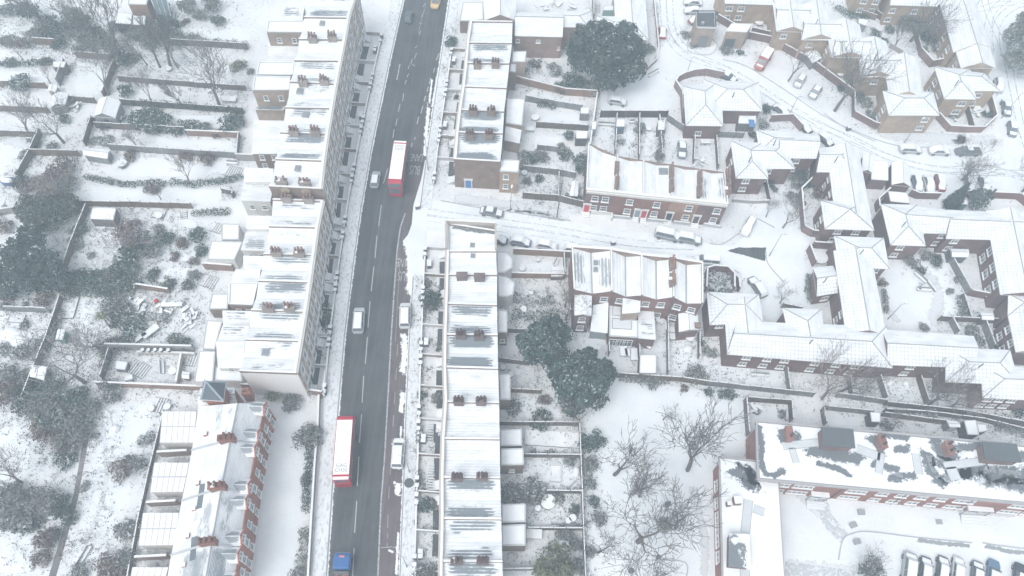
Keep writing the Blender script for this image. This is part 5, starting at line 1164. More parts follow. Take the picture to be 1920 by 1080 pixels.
t = shed('garden_pergola', 'low glazed garden lean-to with a blue panel beside the hipped bungalow', [(1386, 213), (1418, 214), (1417, 233), (1384, 232)], 2.3, ('wood', (.2, .2, .2)), kind='flat', cat='lean-to'); b = MB(); p = G(1409, 233, 2.2); b.box((p.x, p.y, 2.45), (1.2, 2.0, .05)); b.build('roof_panel', mat('plain', (.1, .25, .5), .4), t)
t = thing('electricity_substation', G(1320, 75, 0), 'tan brick box with an open black top beside the parked cars', 'substation'); flat_prism(t, [(1306, 23), (1342, 23), (1342, 54), (1306, 53)], 5.0, BR_TAN, ('plain', (.09, .1, .11), .6), edge=(.7, .72, .73), ew=.35, eh=.5)
p = G(1317, 45, 5.0); b = MB(); b.box((p.x, p.y, 5.0), (.6, .6, .5)); b.build('vent', mat(*MGREY), t); a, e = G(1300, 76, 0), G(1338, 77, 0); b = MB(); b.bar(lerp(a, e, .35), lerp(a, e, .75), .2, 0, 2.4)
A = G(1307, 54, 5); B = G(1342, 55, 5); A.z = B.z = 0; n = Vector((0, -1, 0)); door_at(t, (lerp(A, B, .5).x, lerp(A, B, .5).y, .05), n, (.2, .22, .24), 2.0, 3.0, False)
t = thing('brick_garage', G(1372, 85, 0), 'tan brick box garage with dark double door beside the black topped box', 'garage'); P = flat_prism(t, [(1371, 45), (1410, 46), (1400, 61), (1361, 59)], 4.6, BR_TAN, ('flatroof', .9), edge=(.75, .77, .78))
A, B = P[3], P[2]; nn = outward(Vector((A.x, A.y, 0)), Vector((B.x, B.y, 0)), sum((Vector((p.x, p.y, 0)) for p in P), Vector()) / 4); q = lerp(A, B, .35); door_at(t, (q.x, q.y, .05), nn, (.12, .14, .16), 2.2, 2.6, False)
# ================================================================ HOUSE AT TOP LEFT
t = thing('brick_garden_house', G(262, 20, 0), 'small brick house with flat snowy roof and glazed lean-to at the top edge', 'house'); flat_prism(t, [(242, -8), (279, -8), (275, 10), (241, 9)], 4.5, ('brick', (.36, .22, .16)))
b = MB(); P = [G(x, y, 3.2) for x, y in ((282, -5), (310, -8), (318, 25), (297, 32))]; b.prism([(p.x, p.y) for p in P], 0, [4.2, 2.6, 2.4, 4.0]); b.build('glass_lean_to', mat('plain', (.16, .24, .26), .3), t)
k = MB(); [k.tube(lerp(Vector((P[0].x, P[0].y, 4.25)), Vector((P[1].x, P[1].y, 2.65)), s), lerp(Vector((P[3].x, P[3].y, 4.05)), Vector((P[2].x, P[2].y, 2.45)), s), .06, .06, 4) for s in (0, .33, .66, 1)]; k.build('glazing_bar', mat(*WHITE), t)
# ================================================================ FLATS
FZ = 7.2
t = thing('block_of_flats', G(1660, 880, 0), 'long brick block of flats with patchy snow and plant rooms on its flat roof', 'flats')
P = [G(1418, 789, FZ), G(1980, 841, FZ), G(1980, 950, FZ), G(1421, 899, FZ)]
w_ = MB(); Q = shrink(P, .45); w_.prism([tuple(q) for q in Q], 0, FZ - .35); w_.build('wall', mat('brick', (.31, .15, .125)), t)
r = MB(); r.prism([(p.x, p.y) for p in P], FZ - .34, FZ - .02, 1); r.prism([tuple(q) for q in shrink(P, .3)], FZ - .018, FZ + .05, 0)
for i in range(4): r.bar(P[i], P[(i + 1) % 4], .3, FZ - .3, FZ + .16 + i * .004, 1)
rf = r.build('flat_roof', [mat('flatroof', 1.06, 1.3), mat('plain', (.42, .41, .42), .8)], t, uv=True)
for nm, (A, B) in (('drainpipe', (P[3], P[2])),):
    for tt in (.08, .3, .52, .75): q = lerp(Q[3], Q[2], tt); m = MB(); m.tube((q.x, q.y - .1, 0), (q.x, q.y - .1, FZ - .4), .06, .06, 6); m.build(nm, mat(*DGREY), t)
A, B = Vector((Q[3].x, Q[3].y, 0)), Vector((Q[2].x, Q[2].y, 0)); cc = sum((Vector((q.x, q.y, 0)) for q in Q), Vector()) / 4
def tpx(px, py, A, B):
    p = G(px, py, 2.5); p.z = 0; d = (B - A); return (p - A).dot(d) / d.dot(d)
for px, py, big in ((1462, 915, 0), (1498, 920, 1), (1600 - 4, 930, 1), (1644, 934, 0), (1680, 938, 0), (1716, 942, 0), (1752, 946, 0), (1796, 950, 1), (1900, 962, 1), (1935, 966, 0)):
    wall_windows(t, A, B, cc, (1.0, 3.9), (tpx(px, py, A, B),), 3.0 if big else 1.7, 1.25, 'wide')
A2, B2 = Vector((Q[0].x, Q[0].y, 0)), Vector((Q[3].x, Q[3].y, 0))
def blockpart(name, quad, z0, z1, wm, rm, over=.2, par=None):
    par = par or t; Pq = [G(x, y, z1) for x, y in quad]; m = MB(); m.prism([tuple(q) for q in shrink(Pq, over)], z0, z1 - .2); h = m.build(name, mm(wm), par); m = MB(); m.prism([(p.x, p.y) for p in Pq], z1 - .199, z1, 0); m.build(name + '_roof', mm(rm), h, uv=True); return h
DK = ('plain', (.11, .125, .135), .7)
blockpart('plant_room', [(1540, 800), (1600, 805), (1604, 840), (1543, 836)], FZ, FZ + 2.2, BR_MAR, DK)
blockpart('plant_room', [(1842, 828), (1906, 832), (1916, 867), (1848, 862)], FZ, FZ + 2.2, BR_MAR, DK)
def walkway(pts, wd, z, par, c=('track', .97)):
    m = MB(); Pq = [G(x, y, z) for x, y in pts]
    for i in range(len(Pq) - 1): m.bar(Pq[i], Pq[i + 1], wd + .18, z + .052, z + .075 + i * .003, 1); m.bar(Pq[i], Pq[i + 1], wd, z + .076 + i * .003, z + .082 + i * .003, 0)
    m.build('roof_walkway', [mat('plain', (.62, .65, .67), .9), mat('plain', (.36, .39, .41), .8)], par)
walkway([(1467, 837), (1538, 829)], 1.1, FZ, t); walkway([(1484, 840), (1493, 868)], .9, FZ, t)
walkway([(1606, 841), (1650, 857)], 1.3, FZ, t); walkway([(1652, 850), (1647, 888)], 1.0, FZ, t); walkway([(1716, 850), (1723, 890)], 1.1, FZ, t); walkway([(1770, 874), (1842, 865)], 1.1, FZ, t); walkway([(1782, 876), (1792, 900)], 1.6, FZ, t)
for x, y in ((1479, 814), (1653, 829), (1778, 841)): p = G(x, y, FZ + 1); chimney(t, (p.x, p.y, FZ - .1), 1.65, 2.0, .9, 1.7, 2, m=('brick', (.3, .16, .14)), potc=(.08, .08, .08))
for pts, wd in (([(1466, 812), (1474, 828), (1496, 820)], 2.6), ([(1423, 800), (1428, 835), (1427, 868), (1440, 890), (1468, 884)], 1.7), ([(1520, 844), (1560, 852), (1610, 860)], 3.4), ([(1634, 822), (1646, 832), (1650, 846)], 2.6), ([(1752, 826), (1766, 852), (1790, 856)], 2.8), ([(1736, 854), (1745, 880), (1758, 902)], 3.4), ([(1766, 866), (1800, 884), (1840, 874)], 4.6), ([(1772, 895), (1800, 890), (1835, 885)], 3.0),
                ([(1826, 880), (1870, 888), (1925, 892)], 5.0), ([(1850, 898), (1925, 912)], 4.0), ([(1908, 856), (1925, 856)], 3.0), ([(1682, 842), (1700, 842)], 2.2), ([(1672, 894), (1712, 892)], 2.4), ([(1786, 842), (1832, 836)], 2.6), ([(1535, 868), (1575, 880), (1590, 890)], 1.6), ([(1640, 870), (1680, 880)], 2.0), ([(1655, 812), (1700, 822)], 1.6)):
    smear('bare_patch', pts, wd * 1.05, FZ + .056, (.13, .145, .16), t)
for (x0, x1, y0) in ((1522, 1556, 928), (1816, 1864, 955)):
    A_, B_ = G(x0, y0, 2.7), G(x1, y0 + 3, 2.7); m = MB(); m.bar(A_ + Vector((0, .6, 0)), B_ + Vector((0, .6, 0)), 1.6, 2.5, 2.7, 0, 1); cn = m.build('entrance_canopy', [mat('plain', (.5, .52, .54), .8), mat('snow')], t)
    m = MB(); [m.box((q.x, q.y - .05, 0), (.12, .12, 2.5)) for q in (A_, B_)]; m.build('canopy_post', mat(*MGREY), cn); door_at(t, (lerp(A, B, tpx((x0 + x1) / 2, y0, A, B)).x, lerp(A, B, tpx((x0 + x1) / 2, y0, A, B)).y, .05), Vector((-.08, -1, 0)).normalized(), (.15, .17, .2), 1.6, 2.2)
    m = MB(); [m.bar(A_ + Vector((0, -.4 - s * .4, 0)), B_ + Vector((0, -.4 - s * .4, 0)), .4, 0, .45 - s * .15, 0, 1) for s in range(3)]; m.build('step', [mat('plain', (.45, .47, .49), .8), mat('snow')], t)
# lower wing
WZ = 5.2
t2 = thing('flats_wing', G(1410, 980, 0), 'lower flat roofed brick wing in front of the block of flats', 'flats wing')
P = [G(x, y, WZ) for x, y in ((1348, 857), (1432, 866), (1440, 902), (1461, 904), (1477, 1160), (1356, 1160))]; w_ = MB(); Q = shrink(P, .4); w_.prism([tuple(q) for q in Q], 0, WZ - .3); w_.build('wall', mat('brick', (.31, .15, .125)), t2)
r = MB(); r.prism([(p.x, p.y) for p in P], WZ - .29, WZ - .02, 1); r.prism([tuple(q) for q in shrink(P, .2)], WZ - .018, WZ + .05, 0); r.bar(P[0], P[5], .2, WZ - .02, WZ + .15, 1); r.bar(P[0], P[1], .2, WZ - .02, WZ + .146, 1); r.build('flat_roof', [mat('flatroof', 1.15, .4), mat('plain', (.42, .41, .42), .8)], t2, uv=True)
A, B = Vector((Q[0].x, Q[0].y, 0)), Vector((Q[5].x, Q[5].y, 0)); wall_windows(t2, A, B, sum((Vector((q.x, q.y, 0)) for q in Q), Vector()) / 6, (1.4,), (.14, .26, .36, .44, .52, .62), 1.7, 1.3, 'wide')
blockpart('plant_room', [(1367, 1000), (1405, 1002), (1408, 1066), (1366, 1062)], WZ, WZ + 1.9, BR_MAR, ('flatroof', .86, 5.0), par=t2)
m = MB(); 
_t = t; t = t2; walkway([(1403, 937), (1397, 1000)], 1.2, WZ, t2); walkway([(1412, 953), (1433, 961)], 1.1, WZ, t2); walkway([(1396, 1068), (1398, 1120)], 1.2, WZ, t2)
for x, y, s in ((1380, 941, 1.1), (1364, 947, .6)): p = G(x, y, WZ); m = MB(); m.box((p.x, p.y, WZ), (s, s, 1.1), .1, 0, 1); m.build('roof_vent', [mm(BR_MAR), mat('snow')], t2)
for pts, wd in (([(1384, 884), (1400, 892), (1408, 908)], 3.4), ([(1385, 868), (1391, 878)], 1.0), ([(1408, 884), (1412, 900)], 2.2)): smear('bare_patch', pts, wd * 1.4, WZ + .056, (.13, .145, .16), t2)
# retaining wall from block to wing
# ================================================================ VEHICLES
bus(745, 303, -8.5, 60, 'red double decker bus heading down towards the camera beside the silver car', ('GAG', 'CH11'), True)
bus(643, 836, 4.5, -60, 'red double decker bus seen from behind, nearest the bottom of the road', ('GAG', 'CH30'), True)
SILV = (.5, .53, .55); WHT = (.78, .8, .81); BLK = (.06, .068, .075); DBL = (.07, .1, .15); GRY = (.24, .26, .28); RED = (.4, .05, .06)
car(704, 336, 4, -25, 'hatch', (.42, .47, .5), 1, 'silver hatchback driving beside the upper red bus', name='moving_car')
car(673, 601, 3, -40, 'mpv', (.48, .52, .54), 1, 'silver people carrier alone on the left side of the road', name='moving_car')
car(767, 31, 7, -25, 'hatch', (.09, .12, .14), 0, 'dark hatchback driving near the top of the main road', name='moving_car')
car(818, 2, -7, 25, 'mpv', (.72, .5, .25), 0, 'amber coloured cab cut by the top edge on the main road', name='taxi')
car(747, 850, 3.5, -40, 'mpv', (.86, .88, .88), 0, 'clean white car parked in the bus lane beside the street lamp')
car(760, 592, 1.2, -40, 'mpv', (.66, .69, .7), 1, 'white van parked in the bus lane opposite the silver people carrier', name='parked_van')
S = 2
for a in ((922, 397, 22, 4, 'saloon', GRY, 2, 'snow capped grey saloon on the side street below the blue door'),
    (932, 449, 22, 4, 'hatch', BLK, 3, 'dark snowed hatchback half hidden by the corner house'),
    (976, 453, 22, 4, 'hatch', (.2, .22, .3), 3, 'blue grey snowed hatchback, second in the side street queue'),
    (1026, 460, 22, 4, 'hatch', (.6, .62, .64), 3, 'silver snowed hatchback, third in the side street queue'),
    (1078, 467, 22, 4, 'hatch', (.62, .64, .66), 3, 'snowed car behind the corner of the butterfly roofed row'),
    (1252, 441, 22, 5, 'mpv', (.33, .36, .38), 3, 'left snow buried car in front of the short brick row'),
    (1293, 448, 22, 4, 'suv', (.27, .3, .32), 3, 'right snow buried car in front of the short brick row'),
    (1403, 425, -12, 22, 'estate', (.62, .64, .66), 3, 'white snowed car angled across the turning head'),
    (1420, 538, -16, -24, 'estate', (.2, .22, .24), 3, 'long snow covered car beside the lone small bare tree'),
    (1325, 489, -28, -2, 'van', (.75, .77, .79), 2, 'white van behind the octagonal walled yard'),
    (1279, 280, 0, 30, 'saloon', (.2, .27, .33), 2, 'dark blue saloon alone on the fenced back drive'),
    (1158, 190, 25, 4, 'hatch', (.5, .52, .54), 3, 'silver hatchback under the great dark evergreen'),
    (1242, 60, .5, -25, 'hatch', RED, 3, 'red hatchback with snow on top beside the curved estate wall'),
    (1299, 4, -25, -2, 'saloon', (.5, .52, .54), 3, 'uppermost snowed car of the bay by the black topped box'),
    (1300, 20, -25, -1, 'saloon', (.5, .52, .54), 3, 'middle snowed car of the bay by the black topped box'),
    (1306, 37, -20, 6, 'hatch', (.3, .08, .09), 3, 'dark red snowed car at the bay end by the black topped box'),
    (1364, 144, 24, 12, 'saloon', BLK, 2, 'black car half hidden behind the hipped bungalow'),
    (1500, 152, -14, 22, 'hatch', (.5, .52, .54), 2, 'silver hatchback, left of two beside the zigzag tan terrace'),
    (1529, 172, -14, 22, 'saloon', (.33, .36, .39), 2, 'grey saloon, right of two beside the zigzag tan terrace'),
    (1466, 208, 22, 18, 'saloon', (.17, .19, .2), 3, 'first snowed car in the kerbside line behind the hipped bungalow'),
    (1506, 236, 20, 18, 'saloon', BLK, 3, 'second snowed car in the kerbside line behind the bungalow'),
    (1547, 262, 20, 16, 'hatch', BLK, 3, 'third snowed car in the kerbside line behind the brick roofs'),
    (1708, 280, 24, 1, 'estate', (.5, .52, .54), 3, 'silver estate car, first of three along the tan terrace kerb'),
    (1762, 283, 24, 1, 'saloon', (.56, .58, .6), 3, 'silver saloon, middle of three along the tan terrace kerb'),
    (1815, 284, -24, 0, 'pickup', (.17, .19, .21), 1, 'dark pickup truck, last of three along the tan terrace kerb'),
    (1887, 202, 4, 22, 'saloon', (.15, .17, .18), 2, 'dark snowy saloon beside the fenced patio of the tan detached house'),
    (1898, 242, 3, 22, 'hatch', (.2, .22, .24), 2, 'dark snowy hatchback at the right edge below the patio saloon'),
    (1842, 82, 4, 22, 'hatch', (.2, .24, .26), 3, 'dark snowed car beside the long tan range'),
    (1832, 40, 3, 22, 'saloon', WHT, 3, 'white snow buried car near the top right lamp post'),
    (1857, 118, 4, 22, 'hatch', WHT, 3, 'white snow buried car below the dark one by the long tan range'),
    (1873, 160, 3, 22, 'hatch', (.5, .52, .54), 3, 'snow buried car beside the tan detached house eaves'),
    (1720, 345, 7, 26, 'hatch', (.13, .17, .25), 3, 'dark blue snowed car, first in the bay beside the gabled garage'),
    (1742, 345, 7, 26, 'saloon', (.55, .57, .55), 3, 'pale snowed car, second in the bay beside the gabled garage'),
    (1763, 343, 7, 26, 'hatch', (.3, .05, .07), 3, 'dark red snowed car, third in the bay behind the pointed conifer'),
    (1818, 345, 5, 26, 'saloon', (.13, .17, .22), 3, 'dark blue snowed car right of the pointed conifer'),
    (1847, 346, 7, 26, 'saloon', (.14, .17, .2), 3, 'dark snowed car at the right end of the bay'),
    (1704, 1066, 3, -30, 'mpv', (.4, .44, .46), 3, 'leftmost snow covered car in the flats car park'),
    (1735, 1068, 3, -30, 'hatch', (.08, .1, .13), 3, 'dark blue snowed car, second in the flats car park'),
    (1767, 1067, 3, -30, 'hatch', (.08, .1, .12), 3, 'black snowed car, third in the flats car park'),
    (1796, 1068, 3, -30, 'hatch', (.6, .62, .64), 3, 'snow buried white car, fourth in the flats car park'),
    (1832, 1076, 3, -30, 'hatch', (.14, .16, .19), 2, 'grey snowed car, fifth in the flats car park'),
    (1862, 1076, 3, -30, 'saloon', (.13, .22, .34), 1, 'blue car with bare bonnet, sixth in the flats car park'),
    (1912, 1085, 2, -30, 'suv', (.06, .07, .09), 1, 'dark car with bare roof at the bottom right corner')):
    car(*a, group='cars parked in the estate streets')
# blue lorry at the bottom edge
p = G(641, 1052, 2.6); q = G(644, 1022, 2.6); d = (q - p); t = thing('tractor_lorry', (p.x, p.y, 0), 'blue lorry cab pulling a low trailer at the bottom edge of the road', 'lorry', None, math.atan2(d.y, d.x)); ORG[t.name] = Vector((0, 0, 0))
b = MB(); b.loft([rring(x, w_, z0, z1, .35) for x, w_, z0, z1 in ((-1.1, 1.1, .8, 2.9), (-.9, 1.22, .7, 3.05), (.6, 1.22, .7, 2.95), (1.1, 1.18, .7, 2.6), (1.35, 1.1, .75, 1.7))]); b.build('cab', mat('plain', (.04, .14, .38), .35), t)
b = MB(); b.box((1.05, 0, 1.8), (.5, 2.0, .65)); b.build('windscreen', mat('glass'), t); b = MB(); b.box((.55, 0, 2.95), (.25, .7, .12)); b.build('roof_sign', mat('plain', (.7, .25, .22), .5), t)
b = MB(); b.box((-2.6, 0, .75), (3.2, 1.0, .3)); b.box((-1.5, 0, 1.05), (.3, 2.1, 1.3)); b.build('chassis', mat(*DGREY), t)
b = MB(); [b.box((-1.75, y, 1.9), (.12, .12, .12)) for y in (-.9, -.6, -.3, .5, .7)]; b.build('beacon', mat('plain', (.8, .3, .28), .4), t)
b = MB(); b.box((-6.6, 0, 1.15), (8.5, 2.4, .15)); b.box((-6.6, 1.1, 1.3), (8.5, .1, .25)); b.box((-6.6, -1.1, 1.3), (8.5, .1, .25)); [b.box((-3.2 - k * .9, 0, 1.301), (.12, 2.1, .1)) for k in range(8)]; b.build('trailer_bed', mat('plain', (.3, .33, .35), .6), t)
wh = MB(); wh.tube((0, -.16, 0), (0, .16, 0), .5, .5, 14, cap=True); wm = wh.mesh('wheel', mat('plain', (.03, .03, .032), .8))
for x in (.5, -2.6, -3.6, -8.5, -9.6):
    for y in (-1.05, 1.05): put('wheel', wm, t, (x, y, .5))
for y in (-1.45, 1.45): b = MB(); b.box((.95, y, 1.9), (.12, .2, .5)); b.build('wing_mirror', mat(*DGREY), t)
# red and white ambulance-like van
p = G(1433, 110, 1.5); q = G(1421, 128, 1.5); d = q - p; t = thing('delivery_van', (p.x, p.y, 0), 'red van with tall snow topped box body in the fenced parking bay', 'van', None, math.atan2(d.y, d.x)); ORG[t.name] = Vector((0, 0, 0))
b = MB(); b.loft([rring(x, w_, .4, z1, .15) for x, w_, z1 in ((-2.9, 1.0, 2.4), (-2.8, 1.05, 2.55), (.7, 1.05, 2.55), (1.2, 1.0, 2.35))]); b.build('body', mat('plain', (.4, .13, .11), .5), t)
b = MB(); b.loft([rring(x, w_, .4, z1, .15) for x, w_, z1 in ((1.1, 1.0, 2.2), (1.8, .98, 1.5), (2.5, .95, 1.3), (2.85, .8, .9))]); b.build('cab', mat('plain', (.45, .15, .13), .5), t)
b = MB(); b.face([(1.22, -.85, 2.2), (1.22, .85, 2.2), (1.85, .85, 1.56), (1.85, -.85, 1.56)]); b.build('windscreen', mat('glass'), t)
b = MB(); b.box((-.95, 0, 2.54), (3.5, 1.85, .12)); b.build('snow_cover', mat('snowclean'), t); b = MB(); b.box((-.2, 0, 2.66), (.7, .7, .18)); b.build('roof_hatch', mat(*WHITE), t); b = MB(); b.box((2.3, 0, 1.36), (.7, 1.4, .07)); b.build('bonnet_snow', mat('snowclean'), t)
for x in (1.8, -1.9):
    for y in (-.95, .95): o = put('wheel', wm, t, (x, y, .36)); o.scale = (.7, .7, .7)
t = thing('covered_boat', G(20, 345, 0), 'small snowed trailer under a blue sheet at the left edge', 'trailer'); o0 = ORG[t.name]; ORG[t.name] = Vector((0, 0, 0)); b = MB(); b.loft([rring(x, w_, .3, z1, .2) for x, w_, z1 in ((-1.5, .3, .8), (-.8, .8, 1.1), (.6, .85, 1.0), (1.3, .7, .9))]); b.build('cover', mat('plain', (.08, .14, .3), .6), t); b = MB(); b.loft([rring(x, w_, .95, z1, .1) for x, w_, z1 in ((-1.2, .3, 1.05), (-.6, .6, 1.22), (.5, .5, 1.12), (1.0, .4, 1.0))]); b.build('snow_cover', mat('snow'), t)
